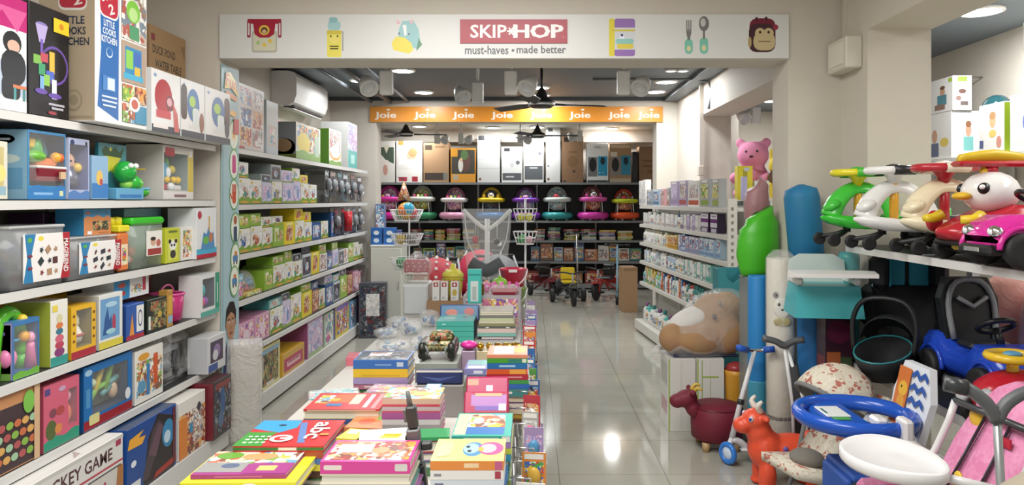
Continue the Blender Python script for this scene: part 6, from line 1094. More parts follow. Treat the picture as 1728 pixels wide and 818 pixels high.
# notebook stack
pile(810, 866, 524, .8, .24, [(.016, 'silver', '#c8c6b8', dict(spine=False)), (.014, 'cream', '#d8d0b0', dict(spine=False)), (.02, 'grey', '#7a7a74'), (.02, 'pale green', '#c0c89a'), (.016, 'cream spotted', '#d0cab0', dict(sc=1.06)), (.02, 'olive', '#8a8a60', dict(sc=1.1)), (.014, 'black and white', '#5a5a58', dict(sc=1.12, Fd=[('e', .25, .5, .1, .6, '#e8e8e4'), ('e', .8, .5, .12, .6, '#e8e8e4')])), (.03, 'pale pink', '#d8c0b8', dict(sc=1.16, label='pale pink notebook near the foot of the notebook stack')), (.024, 'aqua', '#7ab8ac', dict(sc=1.16))], 'the notebook stack')
# ---- far end of the table
def onbox(name, label, cat, pl, pr, pt, pb, zb, d, col, dF=(), rz=0, group=None, bev=.003, **k):
    xl, y = on(pl, pb, zb); xr = on(pr, pb, zb)[0]; h = (pb-pt)*y/FL
    return carton(name, label, cat, xr-xl, d, h, col, [('F',)+q for q in dF], ((xl+xr)/2, y, zb+.0008), rz, group, bev=bev, **k), (xl+xr)/2, y, zb+h
_, kx, ky, kz = onbox('storage_carton', 'small plain brown carton under the white medical boxes', 'carton', 720, 786, 508, 533, TZ, .3, KR)
for i, (a, c) in enumerate(((729, 742), (743, 756), (760, 774))):
    xa = xat(a, ky+.02); xb_ = xat(c, ky+.02)
    carton('thermometer_box', 'white box with a small red cross, %s of three on the brown carton' % ORD[i+1], 'carton', xb_-xa-.004, .09, .16, '#e6e4e0', [('F', 'q', .5, .82, .66, .22, '#b03a40', .2), ('F', 'r', .5, .82, .34, .06, '#efeae6'), ('F', 'r', .5, .82, .12, .16, '#efeae6'), ('F', 'r', .4, .15, .4, .1, '#b8c0c8')]+([('F', 'e', .5, .42, .6, .36, '#c8b04a')] if i == 2 else []), ((xa+xb_)/2, ky+.02, kz+.001), 0, 'white medical boxes in a line', top='#c8806a')
onbox('plastic_crate', 'white plastic storage box at the wall side of the table end', 'storage box', 680, 722, 479, 531, TZ, .3, M('#d3d8da', .35), [('r', .5, .94, 1, .08, '#e4e8e8')], bev=.012)
x, y = on(705, 479, .85); xx, yy = on(700, 531, TZ)
t = thing('wrapped_case', 'clear wrapped red polka dot case on a glass jar, on the white storage box', 'toy case', (xx, yy+.12, .857))
B().box(-.1, .1, -.06, .06, 0, .07, CLEAR('#d8d8c8', .4, .1, 'clear_case'), .01).obj('clear_base', t)
b = B(); b.box(-.1, .1, -.06, .06, .071, .19, '#b82a40', .015); b.frame((-.1, -.06, .071), (.2, 0, 0), (0, 0, .12), (0, -1, 0))
for i in range(12): b.dec('e', .12+.25*(i % 4)+.06*(i//4 % 2), .3+.25*(i//4), .05, .08, '#f0e4e0')
b.dec('w', .5, .06, 1, .14, '#f0e8e4'); b.dec('r', .5, .68, 1, .03, '#8a1a2a'); b.obj('case', t)
b = B(); b.loft([[(-.115, -.075, .07), (.115, -.075, .07), (.115, .075, .07), (-.115, .075, .07)], [(-.12, -.08, .17), (.12, -.08, .17), (.12, .08, .17), (-.12, .08, .17)], [(-.06, -.05, .22), (.07, -.05, .22), (.06, .05, .22), (-.06, .05, .22)], [(-.02, -.02, .26), (.02, -.02, .26), (.02, .02, .26), (-.02, .02, .26)]], FILM(.24)); b.obj('clear_wrap', t)
# yellow baby cup and teal tray things behind
cx_, cy_ = xat(764, ky+.18), ky+.2
t = thing('feeding_cup', 'yellow baby cup with a spout lid, standing behind the white medical boxes', 'baby cup', (cx_, cy_, kz+.001))
B().lathe([(.06, 0), (.075, .06), (.085, .17), (.088, .18)], '#d8c83a').obj('cup', t); b = B(); b.lathe([(.092, .18), (.09, .205), (.06, .235), (.025, .25), (.02, .285), (.014, .29)], '#e0d64a'); b.obj('spout_lid', t)
b = B()
for i in range(8): a = PI+PI*i/7; b.ell((.088*math.cos(a), .088*math.sin(a), .155), .009, '#8a9a3a', nu=8, nv=5)
b.obj('dot_print', t)
_, bx_, by_, bz_ = onbox('bath_toy_box', 'tall teal bag box with a pale label panel', 'carton', 789, 812, 455, 512, .805, .08, M('#3fc0b4', .35), [('r', .5, .36, .56, .6, '#cfdcd8'), ('r', .5, .3, .3, .4, '#b0b8b4'), ('r', .5, .85, .9, .06, '#2f9a90')])
carton('display_box', 'white carton under the tall teal bag box', 'carton', .11, .085, .204, '#c8c4bc', [], (bx_, by_-.003, TZ+.0005))
carton('display_box', 'wide pale carton carrying the pink toys and sunglasses', 'carton', .42, .5, .25, '#b8b0b4', [('F', 'r', .5, .5, .9, .8, A('pink', 22))], (-.29, 5.42, TZ+.0005))
# pink toys, sunglasses, packs on that carton
rr = random.Random(8)
for i in range(7):
    b = B(); c = rr.choice(['#e04aa0', '#e86ab8', '#c83a90', '#e890c0'])
    for k in range(5): a = 2*PI*k/5; b.ell((.022*math.cos(a), 0, .04+.022*math.sin(a)), (.018, .016, .018), c, nu=8, nv=6)
    b.ell((0, -.01, .04), (.014, .014, .014), '#f0c0d8', nu=8, nv=6)
    b.top('flower_toy', 'small pink flower toy, %s along the pale carton' % ORD[i+1], 'toy', (-.46+.058*i, 5.62+.02*(i % 2), .8515), .3*i, 'pink flower toys on the pale carton')
for i, x in enumerate((-.22, -.13)):
    t = thing('sunglasses', 'child sunglasses with black lenses, %s pair before the pink flowers' % ORD[i+1], 'sunglasses', (x, 5.5, .852)); 
    for s in (-1, 1): b = B(); b.box(s*.019-.016, s*.019+.016, 0, .004, .01, .038, '#15161a', .008); b.obj('lens', t)
    b = B(); b.box(-.04, .04, .0005, .005, .034, .04, '#22242c', .002); b.cyl((-.038, .004, .036), (-.036, .06, .03), .002, '#22242c', n=6); b.cyl((.038, .004, .036), (.036, .06, .03), .002, '#22242c', n=6); b.cyl((-.03, .004, .0), (-.03, .004, .03), .003, '#8a8a90', n=6); b.cyl((.03, .004, .0), (.03, .004, .03), .003, '#8a8a90', n=6); b.obj('frame', t)
t = thing('hair_band_pack', 'red and white hair band pack in a rounded clear box by the notebook stack', 'pack', (-.2, 5.46, .852), 0); B().box(-.1, .1, -.03, .015, 0, .05, '#b82a44', .018).obj('contents', t); B().box(-.11, .11, -.035, .018, 0, .075, FILM(.3), .025).obj('clear_box', t)
b = B(); b.lathe([(.02, 0), (.022, .05), (.018, .06), (.022, .065), (.02, .08)], M('#8a6a1e', .25, .8)); b.top('gold_cup', 'small gold and white cup beside the hair band pack', 'cup', (-.37, 5.46, .8515))
for i, (x, y, r, c, lb) in enumerate(((-.44, 5.78, .045, '#5ab0d8', 'sky blue'), (-.355, 5.62+.18, .03, '#e08a2a', 'orange'), (-.25, 5.82, .045, '#8ac83a', 'lime green'))):
    b = B(); b.ell((0, 0, r), (r*1.4, r, r), c); b.lathe([(r*.3, r*1.7), (r*.35, r*2.1), (r*.1, r*2.3)], c); b.top('bath_toy', '%s rounded bath toy behind the pink flower toys' % lb, 'toy', (x, y, .8515))
t = thing('toy_bucket', 'crimson toy bucket with white handle, stacked in the green bucket', 'bucket', (-.12, 6.02, .80)); bw = .105
carton('display_box', 'white carton under the two stacked buckets', 'carton', .2, .22, .08, '#c0bcb4', [], (-.155, 5.96, TZ+.0005))
def bucket(label, z, col, hcol, x=-.15, y=6.07):
    t = thing('toy_bucket', label, 'bucket', (x, y, z), 0, 'stacked toy buckets')
    B().lathe([(.075, 0), (.085, .005), (.105, .135), (.115, .14), (.115, .15), (.1, .15), (.08, .02)], M(col, .3), n=26).obj('pail', t)
    b = B(); b.tube([(-.114, -.0, .14), (-.1, -.1, .09), (-.05, -.125, .035), (0, -.13, .03), (.05, -.125, .035), (.1, -.1, .09), (.114, 0, .14)], .006, hcol, k=3); b.obj('handle', t)
    b = B(); b.box(-.035, .035, -.122, -.112, .125, .15, hcol, .004); b.obj('handle_rest', t)
bpy.data.objects.remove(t)
bucket('green toy bucket under the crimson bucket at the table end', TZ+.085, '#7a9a34', '#e0e4d8'); bucket('crimson toy bucket with a white handle, top of the bucket stack', TZ+.085+.155, '#d82a4a', '#f0e0e0')
t = thing('bath_tray', 'aqua plastic baby bath lying across behind the teal bag box', 'baby bath', (-.39, 6.1, TZ+.002)); t.scale = (.75, .8, .9); b = B(); b.loft([[(.14*math.cos(a)*k, .1*math.sin(a)*k, z) for a in [2*PI*i/20 for i in range(20)]] for k, z in ((.7, 0), (.95, .2), (1.15, .21), (1.15, .225), (.95, .22), (.7, .03))], M('#4ac0c4', .3)); b.obj('tub', t); b = B(); b.torus((0, 0, .22), .15, .012, '#3aaeb4', sy=.72); b.obj('rim', t)
# hex wire basket tower on the table end, with balls; wire stand at the wall side
def wire_tower(label, x, y, zs, R, n, z0, ztop, colour='#e0e0de'):
    t = thing('wire_stand', label, 'wire stand', (x, y, 0)); wm = M(colour, .25)
    B().cyl((0, R*.95, z0), (0, R*.95, ztop), .009, wm, n=8).obj('post', t)
    b = B(); b.lathe([(R*.9, 0), (R*.9, .01), (.02, .02)], wm, (0, R*.3, z0), 20); b.obj('foot', t)
    for z in zs:
        b = B(); pr = [(R*math.cos(2*PI*i/n+.5), R*math.sin(2*PI*i/n+.5)) for i in range(n)]
        for zz, k in ((z+.11, 1), (z+.055, .86), (z, .7)): b.tube([(p[0]*k, p[1]*k, zz) for p in pr+[pr[0]]], .004, wm, 6)
        for i in range(n):
            for f in (0, .33, .66):
                p = pr[i]; q = pr[(i+1) % n]; ex = (p[0]*(1-f)+q[0]*f, p[1]*(1-f)+q[1]*f); b.tube([(ex[0], ex[1], z+.11), (ex[0]*.7, ex[1]*.7, z), (0, 0, z-.004)], .0025, wm, 5)
        b.obj('wire_basket', t)
    return t
HX, HY = xat(880, 6.3), 6.12
wire_tower('white hexagonal wire basket stand at the end of the table, holding balls', HX+.03, HY+.42, [1.16, 1.36], .12, 6, .0, 1.56)
for i, (dx, dy, c) in enumerate(((-.036, -.012, '#d8d03a'), (.034, -.034, '#e0d84a'), (.02, .036, '#c8c02a'))):
    b = B(); b.ell((0, 0, .04), .034, c); b.torus((0, 0, .04), .0345, .002, '#8a8a2a', (0, 1, 0)); b.top('toy_ball', 'yellow ball, %s in the hexagonal wire basket' % ORD[i+1], 'ball', (HX+.03+dx, HY+.42+dy, 1.36), .4*i, 'yellow balls in the wire basket')
b = B(); b.ell((0, 0, .04), (.034, .034, .034), '#3aa04a'); b.ell((.015, 0, .07), (.018, .018, .018), '#5ac06a'); b.top('rattle_toy', 'green frog-like rattle in the lower wire basket', 'toy', (HX-.008, HY+.42, 1.16))
b = B(); b.ell((0, 0, .04), (.032, .032, .032), '#e0a0b0'); b.top('toy_ball', 'pale pink ball in the lower wire basket', 'ball', (HX+.066, HY+.42, 1.16))
# packs hanging off the table flank
hp = random.Random(14); k = 0
PN = [('pink', '#d87aa0', 'pink'), ('blue', '#3a6ab0', 'cool'), ('brown', '#7a5038', 'warm'), ('green', '#5a9a4a', 'green'), ('grey', '#a8a8a4', 'white'), ('lilac', '#a890c0', 'lilac'), ('red', '#c03040', 'warm'), ('orange', '#e08a3a', 'toy'), ('white', '#e0ded8', 'kid'), ('teal', '#3a9090', 'aqua')]
for row_, z in enumerate((.745, .56)):
    for i in range(17):
        y = 2.13+.235*i+hp.uniform(-.03, .03)
        nm, c, ar = hp.choice(PN); w, h = hp.uniform(.06, .085), hp.uniform(.12, .16); k += 1
        x = -.02+hp.uniform(-.0, .02)+(.012 if i < 6 else 0); b = B(); b.box(-w/2, w/2, 0, .003, -h, 0, c); b.frame((-w/2, 0, -h), (w, 0, 0), (0, 0, h), (0, -1, 0)); b.dec('r', .5, .48, .8, .6, A(ar, 50)); b.dec('r', .5, .9, .8, .12, '#e8e4dc' if i % 2 else c); b.ell((0, -.004, -h*.55), (w*.3, .012, h*.22), hp.choice(['#d8a83a', '#3a3a40', '#c85a7a', '#7a5aa0', '#e0d8d0', '#4a90c0']), nu=8, nv=6)
        b.cyl((0, .0015, 0), (0, .0015, .012), .002, STEEL, n=6); b.cyl((0, .0015, .012), (-.05-x-.013, .0015, .012), .0025, STEEL, n=6)
        b.top('hanging_pack', '%s hanging pack, %s from the near end on the %s row of the table flank' % (nm, ORD[i+1], 'upper' if row_ == 0 else 'lower'), 'hanging toy pack', (x, y, z), hp.uniform(-.2, .1), 'small packs hanging on the table flank')
o = thing('hanging_pack', 'black and orange round toy pack hanging lowest at the near end of the table flank', 'hanging toy pack', (.0, 2.55, .63)); B().box(-.035, .035, 0, .003, -.13, 0, '#e8e4dc').obj('card', o); b = B(); b.ell((0, -.01, -.06), (.03, .014, .04), '#1c1a1c'); b.obj('toy', o); b = B(); b.frame((-.035, 0, -.13), (.07, 0, 0), (0, 0, .13), (0, -1, 0)); b.dec('r', .75, .14, .5, .24, '#d8602a'); b.dec('e', .5, .58, .95, .75, '#e0a03a'); b.obj('print', o); b = B(); b.cyl((0, .001, 0), (0, .001, .02), .002, STEEL, n=6); b.cyl((0, .001, .02), (-.066, .001, .02), .0025, STEEL, n=6); b.obj('hook', o)
# grey toy rifle standing upright among the piles
x, y = on(712, 800, .72)
t = thing('toy_gun', 'black and grey toy gun standing upright between the pink pile and the owl book', 'toy', (x+.005, y, TZ+.001), (.1, -.1, 0)); g1 = M('#3a3c3e', .4); g2 = M('#6a6d70', .35)
b = B(); b.box(-.022, .022, -.02, .02, 0, .16, g1, .006); b.box(-.03, .02, -.02, .02, -.0, .05, g2, .006); b.obj('stock', t)
b = B(); b.box(-.02, .018, -.018, .018, .161, .27, g2, .004); b.box(-.026, -.0205, -.012, .012, .17, .25, g1, .003); b.box(.0185, .05, -.012, .012, .2, .225, g1, .004); b.obj('body', t)
b = B(); b.box(-.014, .016, -.014, .014, .271, .34, g1, .005); b.cyl((-.002, 0, .34), (-.004, 0, .385), .009, g2, .006); b.box(-.024, -.0145, -.005, .005, .29, .33, g2, .002); b.obj('barrel', t)

# ---------------------------------------------------------------- behind the table: cabinet, strollers, wrapped stand
t = thing('storage_cabinet', 'plain white cabinet standing at the rear opening by the toy rack end', 'cabinet', (xat(653, 8.7), 8.65, 0)); w = xat(679, 8.7)-xat(627, 8.7)
B().box(-w/2, w/2, 0, .4, .06, 1.0, M('#cfd0c4', .4), .004).obj('body', t); B().box(-w/2-.005, w/2+.005, -.006, .405, 1.001, 1.02, M('#dfe0d8', .4), .003).obj('top_board', t); B().box(-w/2+.02, w/2-.02, .02, .38, 0, .059, '#8a8a84').obj('plinth', t); b = B(); b.box(-w/2+.006, w/2-.006, -.012, -.001, .075, .985, M('#d3d4c8', .4), .002); dr = b.obj('door', t); b = B(); b.box(w/2-.04, w/2-.03, -.022, -.0125, .5, .6, STEEL, .003); b.obj('handle', dr)
for i, (px, z, h, w, lb, c) in enumerate(((635, 1.021, .2, .13, 'blue carton with pale round prints, first on the white cabinet', '#2a6ab8'), (657, 1.021, .2, .14, 'blue carton with pale round prints, second on the white cabinet', '#2f70bc'), (672, 1.021, .17, .05, 'narrow blue and purple carton at the edge of the white cabinet', '#4a5a9a'))):
    carton('baby_goods_box', lb, 'carton', w, .12, h, c, [('F', 'e', .5, .7, .5, .26, '#dfe6ea'), ('F', 'e', .5, .25, .5, .26, '#cfdce4'), ('F', 'r', .5, .5, .9, .06, '#1f4f90')], (xat(px, 8.75), 8.75, z), 0)
carton('baby_goods_box', 'tall grey-blue carton with small pictures standing behind the blue cartons', 'carton', .11, .1, .48, '#7a8ab0', [('F', 'r', .5, .5, .84, .9, A('cool', 26))], (xat(641, 8.9), 8.9, 1.0215), 0)
wx, wy = xat(686, 7.4), 7.4
wire_tower('white wire basket stand by the white cabinet, crowded with hanging toys', wx, wy, [.86, 1.1, 1.34], .17, 12, 0, 1.5)
b = B(); b.ell((0, 0, .09), .09, '#e8b83a')
for i, c in enumerate(('#d83a3a', '#3a7ac8', '#f0e0a0', '#4aa85a', '#e87a2a', '#3ab0d0')): a = i*1.05; b.ell((.05*math.cos(a), .05*math.sin(a), .09+.02*(i % 3-1)), .062, c)
b.top('toy_ball', 'many-coloured ball on top of the wire basket stand', 'ball', (wx, wy, 1.352))
b = B(); b.lathe([(.09, 0), (.05, .1), (.004, .21)], A('warm', 30)); b.top('party_hat', 'red and yellow pointed paper hat behind the many-coloured ball', 'party hat', (wx-.03, wy+.03, 1.545)).scale = (.8, .8, .9)
for i, (dx, z, c, s, lb) in enumerate(((-.055, 1.108, '#c8a83a', .05, 'yellow rounded plastic toy in the middle wire basket'), (.055, 1.108, '#8a8a84', .052, 'grey domed toy in the middle wire basket'), (-.05, .868, '#3a9a5a', .055, 'green shaggy toy in the lowest wire basket'), (.055, .868, '#2fb0a0', .048, 'aqua rounded toy at the aisle side of the lowest wire basket'))):
    b = B(); b.ell((0, 0, s), (s, s*.8, s), c); b.ell((0, -s*.5, s*1.2), s*.4, c); b.ell((s*.5, 0, s*1.6), s*.35, c); b.top('plastic_toy', lb, 'toy', (wx+dx, wy-.02, z))
def pram(label, x, y, rz, hood, shellc, dots=False, pole='#b8babc', seatc='#1f2022', sc=1.0):
    t = thing('baby_stroller', label, 'stroller', (x, y, 0), rz); S = sc
    for sx in (-1, 1):
        for yy, r in ((-.28, .08), (.3, .08)): wheel_obj(t, (sx*.22, yy, r), r, .035)
        b = B(); b.tube([(sx*.22, -.28, .1), (sx*.23, -.05, .42), (sx*.22, .2, .8), (sx*.2, .36, .98)], .012, pole, k=3); b.cyl((sx*.22, .3, .1), (sx*.23, -.05, .45), .011, pole); b.obj('side_tube', t)
    b = B(); b.cyl((-.2, .36, .98), (.2, .36, .98), .016, '#1c1d1f'); b.obj('handle', t)
    b = B(); b.loft([[(sx_, y_, z_) for sx_ in (-.19, .19)] for y_, z_ in ()] or [[(-.19, -.22, .42), (.19, -.22, .42), (.19, -.2, .36), (-.19, -.2, .36)], [(-.19, .08, .4), (.19, .08, .4), (.19, .1, .33), (-.19, .1, .33)], [(-.19, .24, .82), (.19, .24, .82), (.19, .3, .82), (-.19, .3, .82)]], M(seatc, .8), sm=False); b.obj('seat', t)
    b = B(); rings = []
    for i in range(9):
        a = math.radians(-15+125*i/8); rings.append([(.22*math.cos(q), .22-.34*math.cos(a)*(.35+.65*math.sin(q)), .66+.34*math.sin(a)*(.35+.65*math.sin(q))) for q in [PI*j/12 for j in range(13)]])
    b.loft(rings, M(hood, .6), closed=False, cap=False); o = b.obj('hood', t); solid(o, .008)
    if dots:
        b = B()
        for i in range(3, 8):
            a = math.radians(-15+125*i/8)
            for q in (.7, 1.1, 1.57, 2.0, 2.4): b.ell((.222*math.cos(q), .22-.345*math.cos(a)*(.35+.65*math.sin(q)), .66+.345*math.sin(a)*(.35+.65*math.sin(q))), .016, '#f0ece8', nu=8, nv=6)
        b.obj('dot_print', t)
    b = B(); b.loft([[(-.2, -.24, .47), (.2, -.24, .47), (.2, -.24, .43), (-.2, -.24, .43)], [(-.21, .05, .5), (.21, .05, .5), (.21, .05, .46), (-.21, .05, .46)]], M(shellc, .5), sm=False); b.obj('bumper', t)
    return t
pram('black stroller with a red spotted hood behind the wrapped polka dot case', xat(740, 7.0), 6.82, .1, '#c02a38', '#1c1c1e', True)
pram('red stroller with black seat behind the yellow baby cup', xat(796, 7.9), 7.95, -.3, '#c81f44', '#b81f3c', False, seatc='#b01f3a')
pram('grey and crimson stroller behind the crimson bucket', xat(850, 7.3), 7.2, .3, '#6a6d70', '#d02a58', False, seatc='#c82450')
t = thing('baby_swing', 'white plastic wrapped baby swing with two raised arms, between the strollers', 'baby swing', (xat(824, 6.75), 6.58, 0))
wm = M('#e4e6e2', .35)
B().lathe([(.16, 0), (.16, .02), (.05, .05), (.03, .1)], wm).obj('foot', t); b = B(); b.cyl((0, 0, .08), (0, 0, 1.38), .022, wm); b.obj('post', t)
for s in (-1, 1): b = B(); b.tube([(0, 0, 1.28), (s*.1, 0, 1.35), (s*.21, -.02, 1.46)], .018, wm, k=3); b.obj('arm', t); b = B(); b.tube([(s*.2, -.02, 1.45), (s*.17, -.05, 1.2), (s*.08, -.08, 1.02)], .006, '#cfd4d4', k=3); b.obj('strap', t)
b = B(); b.tube([(-.14, -.09, 1.0), (0, -.1, .93), (.14, -.09, 1.0)], .05, M('#5a6064', .7), k=4, flat=1.5); b.obj('sling_seat', t); b = B(); b.ell((-.1, -.06, 1.2), (.03, .03, .035), '#c83a44'); b.cyl((-.1, -.06, 1.24), (-.1, -.02, 1.36), .003, '#e8e8e8', n=6); b.obj('hanging_toy', t); b = B(); b.ell((.09, -.06, 1.18), (.03, .03, .03), '#2c2e30'); b.ell((.11, -.06, 1.16), (.025, .02, .02), '#e8e8e4'); b.cyl((.09, -.06, 1.21), (.09, -.02, 1.36), .003, '#e8e8e8', n=6); b.obj('hanging_toy', t)
b = B(); b.loft([[(-.16, -.11, .85), (.16, -.11, .85), (.16, .09, .85), (-.16, .09, .85)], [(-.2, -.12, 1.2), (.2, -.12, 1.2), (.2, .09, 1.2), (-.2, .09, 1.2)], [(-.22, -.06, 1.47), (.22, -.06, 1.47), (.22, .04, 1.47), (-.22, .04, 1.47)]], FILM(.2)); b.obj('plastic_wrap', t)
# ================================================================ BABY GOODS RACK (faces the aisle from the other side)
AN = math.atan2(.27, 3.0)
t = rack('shelf_rack', 'white wall rack of baby bottles and boxes behind the beanbag', 0, 2.98, 0, .22, [.58, .83, 1.05, 1.265, 1.485], '#d8d6ce', -1, lip='#d5d2c8', backc='#b9b6ac', base=.13, top=1.5, basex=-.06)
RX, RY = 1.56, 5.9
t.location = (RX, RY, 0); t.rotation_euler = (0, 0, AN)
b = B(); b.box(-.005, .07, -.03, -.002, 0, 1.56, M('#dcd8cc', .4))
for _k in range(24): b.box(.02, .04, -.0312, -.03, .2+.055*_k, .225+.055*_k, '#8a867a')
b.obj('end_post', t)
b = B()
def rp(v, dx=0): return (RX-math.sin(AN)*v+math.cos(AN)*dx, RY+math.cos(AN)*v+math.sin(AN)*dx)
ra = random.Random(11)
COLN = {'white': '#e4e3dd', 'grey': '#a9abaa', 'pale blue': '#a8c4d8', 'lilac': '#b4a8c4', 'cream': '#dcd4b8', 'aqua': '#7ac0b0', 'pink': '#d8a0a4', 'yellow': '#d8b84a', 'blue': '#4a78b0', 'green': '#8ab06a', 'orange': '#d0683a', 'teal': '#3a8a80'}
LB = {1.485: 'top', 1.265: 'second', 1.05: 'third', .83: 'fourth', .58: 'fifth', .33: 'sixth', .13: 'bottom'}
def bottle(v, Z, h, r, col, cap, nm, i, dx=.05, kind=0):
    x, y = rp(v, dx+r); t = thing('baby_bottle' if kind == 1 else 'lotion_bottle', '%s bottle, %s from the near end of the %s baby goods shelf' % (nm, ORD[i], LB[Z]), 'bottle', (x, y, Z+.0015), ra.random(), 'bottles on the baby goods rack')
    p = [(r*.9, 0), (r, .006), (r, h*.66), (r*.8, h*.74), (r*.4, h*.8), (r*.4, h*.82)] if kind == 0 else [(r*.9, 0), (r, .01), (r*.85, h*.35), (r, h*.7), (r*.9, h*.74)]
    B().lathe(p, M(col, .3), n=12).obj('body', t)
    B().lathe([(r*.45, h*.8), (r*.45, h*.97), (r*.3, h)] if kind == 0 else [(r*.95, h*.74), (r*.95, h*.84), (r*.3, h*.88), (r*.2, h)], M(cap, .3), n=12).obj('cap', t)
    B().lathe([(r*1.01, h*.16), (r*1.012, h*.17), (r*1.012, h*.52), (r*1.01, h*.53)], A(ra.choice(['white', 'kid', 'cool', 'aqua']), 40), n=12).obj('label', t)
def bbox(v, Z, w, h, d, nm, i, band, art, dx=.02):
    x, y = rp(v, dx); c = COLN[nm]
    carton('baby_goods_box', '%s carton, %s from the near end of the %s baby goods shelf' % (nm, ORD[i], LB[Z]), 'carton', w, d, h, c,
           [('F', 'r', .5, .58, .8, .5, A(art, 30)), ('F', 'r', .5, .16, .9, .18, band), ('F', 'r', .5, .92, .7, .08, '#efeee8')], (x, y, Z+.0015), -PI/2+AN, 'cartons on the baby goods rack', side=c)
def vp(p): k = (p-CX)/FL; return (1.56-5.9*k)/(k+.09)
for i, (pa, pb, h, nm, band, art) in enumerate(((1209, 1197, .24, 'grey', '#9ab04a', 'green'), (1192, 1178, .245, 'grey', '#8aa83a', 'green'), (1176, 1157, .24, 'white', '#c85a3a', 'photo'), (1155, 1142, .25, 'lilac', '#b85a5a', 'photo'), (1140, 1128, .25, 'lilac', '#9a8ab0', 'lilac'), (1126, 1121, .19, 'grey', '#c07a6a', 'photo'), (1117, 1111, .18, 'pink', '#b89a94', 'photo'), (1109, 1098, .18, 'pale blue', '#5a7a9a', 'cool'), (1097, 1088, .18, 'grey', '#7a8a9a', 'cool'), (1086, 1081, .3, 'white', '#c8c8c8', 'white'), (1080, 1075, .29, 'white', '#b0b4bc', 'white'))):
    va, vb = vp(pa), vp(pb); bbox((va+vb)/2, 1.485, vb-va-.01, h, .07, nm, i+1, band, art)
for i, (pa, pb) in enumerate(((1205, 1192), (1190, 1176))):
    va, vb = vp(pa), vp(pb); x, y = rp((va+vb)/2, .03); carton('baby_goods_box', 'purple banded white carton, %s from the near end of the second baby goods shelf' % ORD[i+1], 'carton', vb-va-.012, .07, .165, '#4a2a5a', [('F', 'r', .5, .85, .9, .26, '#e6e4e4'), ('F', 'r', .5, .85, .6, .06, '#8a7a9a'), ('F', 'r', .5, .4, .9, .24, '#d8d4dc'), ('F', 'r', .5, .12, .7, .2, '#c8c0cc'), ('F', 'r', .5, .62, .9, .14, '#7a2a80')], (x, y, 1.2665), -PI/2+AN, side='#3a2a44')
def fillat(Z, v0, v1, sp, start):
    v = v0; i = start
    while v < v1:
        s = sp(v); i += 1; k, nm, w, h = s[0], s[1], s[2]*ra.uniform(.92, 1.08), s[3]*ra.uniform(.94, 1.05)
        if k == 'b': bbox(v+w/2, Z, w-.006, h, .08, nm, i, s[4], s[5], .02+ra.uniform(0, .015))
        else: bottle(v+w/2, Z, h, w*.42, COLN[nm], s[4], nm, i, .02, kind=0 if k == 'l' else 1)
        v += w
def sp2(v): return ra.choice([('b', 'grey', .1, .15, '#8a6a9a', 'white'), ('b', 'white', .09, .14, '#b8b8b4', 'white'), ('b', 'lilac', .09, .15, '#a890b8', 'lilac')]) if v < 1.3 else ra.choice([('b', 'white', .12, .14, '#c8b0b4', 'white'), ('l', 'white', .07, .14, '#2a5a9a'), ('b', 'white', .1, .13, '#a8a8a8', 'white'), ('l', 'white', .07, .15, '#4a8a6a')])
fillat(1.265, .72, 2.85, sp2, 2)
def sp3(v):
    if v < .75: return ('b', 'pale blue', .14, .17, '#7a9ac0', 'cool')
    if v < 1.4: return ra.choice([('b', 'lilac', .1, .16, '#8a9ab8', 'cool'), ('b', 'blue', .09, .17, '#c8d0e0', 'cool')])
    if v < 1.9: return ra.choice([('b', 'yellow', .1, .14, '#c88a3a', 'warm'), ('b', 'cream', .09, .15, '#d8a84a', 'kid')])
    return ra.choice([('l', 'cream', .075, .16, '#d8d0a8'), ('l', 'white', .07, .16, '#c8c8b8'), ('l', 'cream', .08, .15, '#7a8a6a')])
fillat(1.05, .25, 2.85, sp3, 0)
def sp4(v):
    if v < .62: return ('b', 'aqua', .15, .16, '#4aa890', 'aqua')
    if v < 1.3: return ra.choice([('b', 'white', .07, .15, '#8a9aa0', 'white'), ('b', 'aqua', .06, .15, '#e0e4e0', 'aqua'), ('l', 'white', .06, .15, '#b0684a')])
    return ra.choice([('n', 'white', .075, .16, '#d8d0c8'), ('n', 'grey', .075, .15, '#8a94a0'), ('l', 'white', .07, .15, '#c8b8a0'), ('n', 'pale blue', .07, .15, '#c8d0d4')])
fillat(.83, .48, 2.85, sp4, 0)
def sp5(v):
    if v < 1.3: return ra.choice([('l', 'white', .065, .17, '#c85a4a'), ('l', 'teal', .07, .18, '#3a8a80'), ('l', 'white', .07, .16, '#d8d8d0'), ('l', 'pale blue', .065, .17, '#2a6a9a')])
    if v < 2.1: return ra.choice([('b', 'orange', .05, .2, '#c84a2a', 'warm'), ('b', 'teal', .05, .19, '#2a7a68', 'aqua'), ('l', 'white', .06, .2, '#3a4a6a'), ('b', 'blue', .05, .19, '#d0b06a', 'cool')])
    return ra.choice([('l', 'aqua', .075, .17, '#d8e0dc'), ('l', 'yellow', .07, .18, '#c89a3a'), ('l', 'green', .07, .18, '#d8e0c0'), ('b', 'yellow', .07, .18, '#3a8a6a', 'kid')])
fillat(.58, .1, 2.85, sp5, 0)
def sp7(v): return ra.choice([('l', 'white', .11, .22, '#2a8a80'), ('l', 'white', .12, .2, '#8a4a8a'), ('n', 'white', .1, .19, '#4ac0b0'), ('l', 'white', .11, .19, '#c8d0d4'), ('l', 'pale blue', .11, .18, '#b84a5a')])
fillat(.13, .6, 2.85, sp7, 0)
b = B()
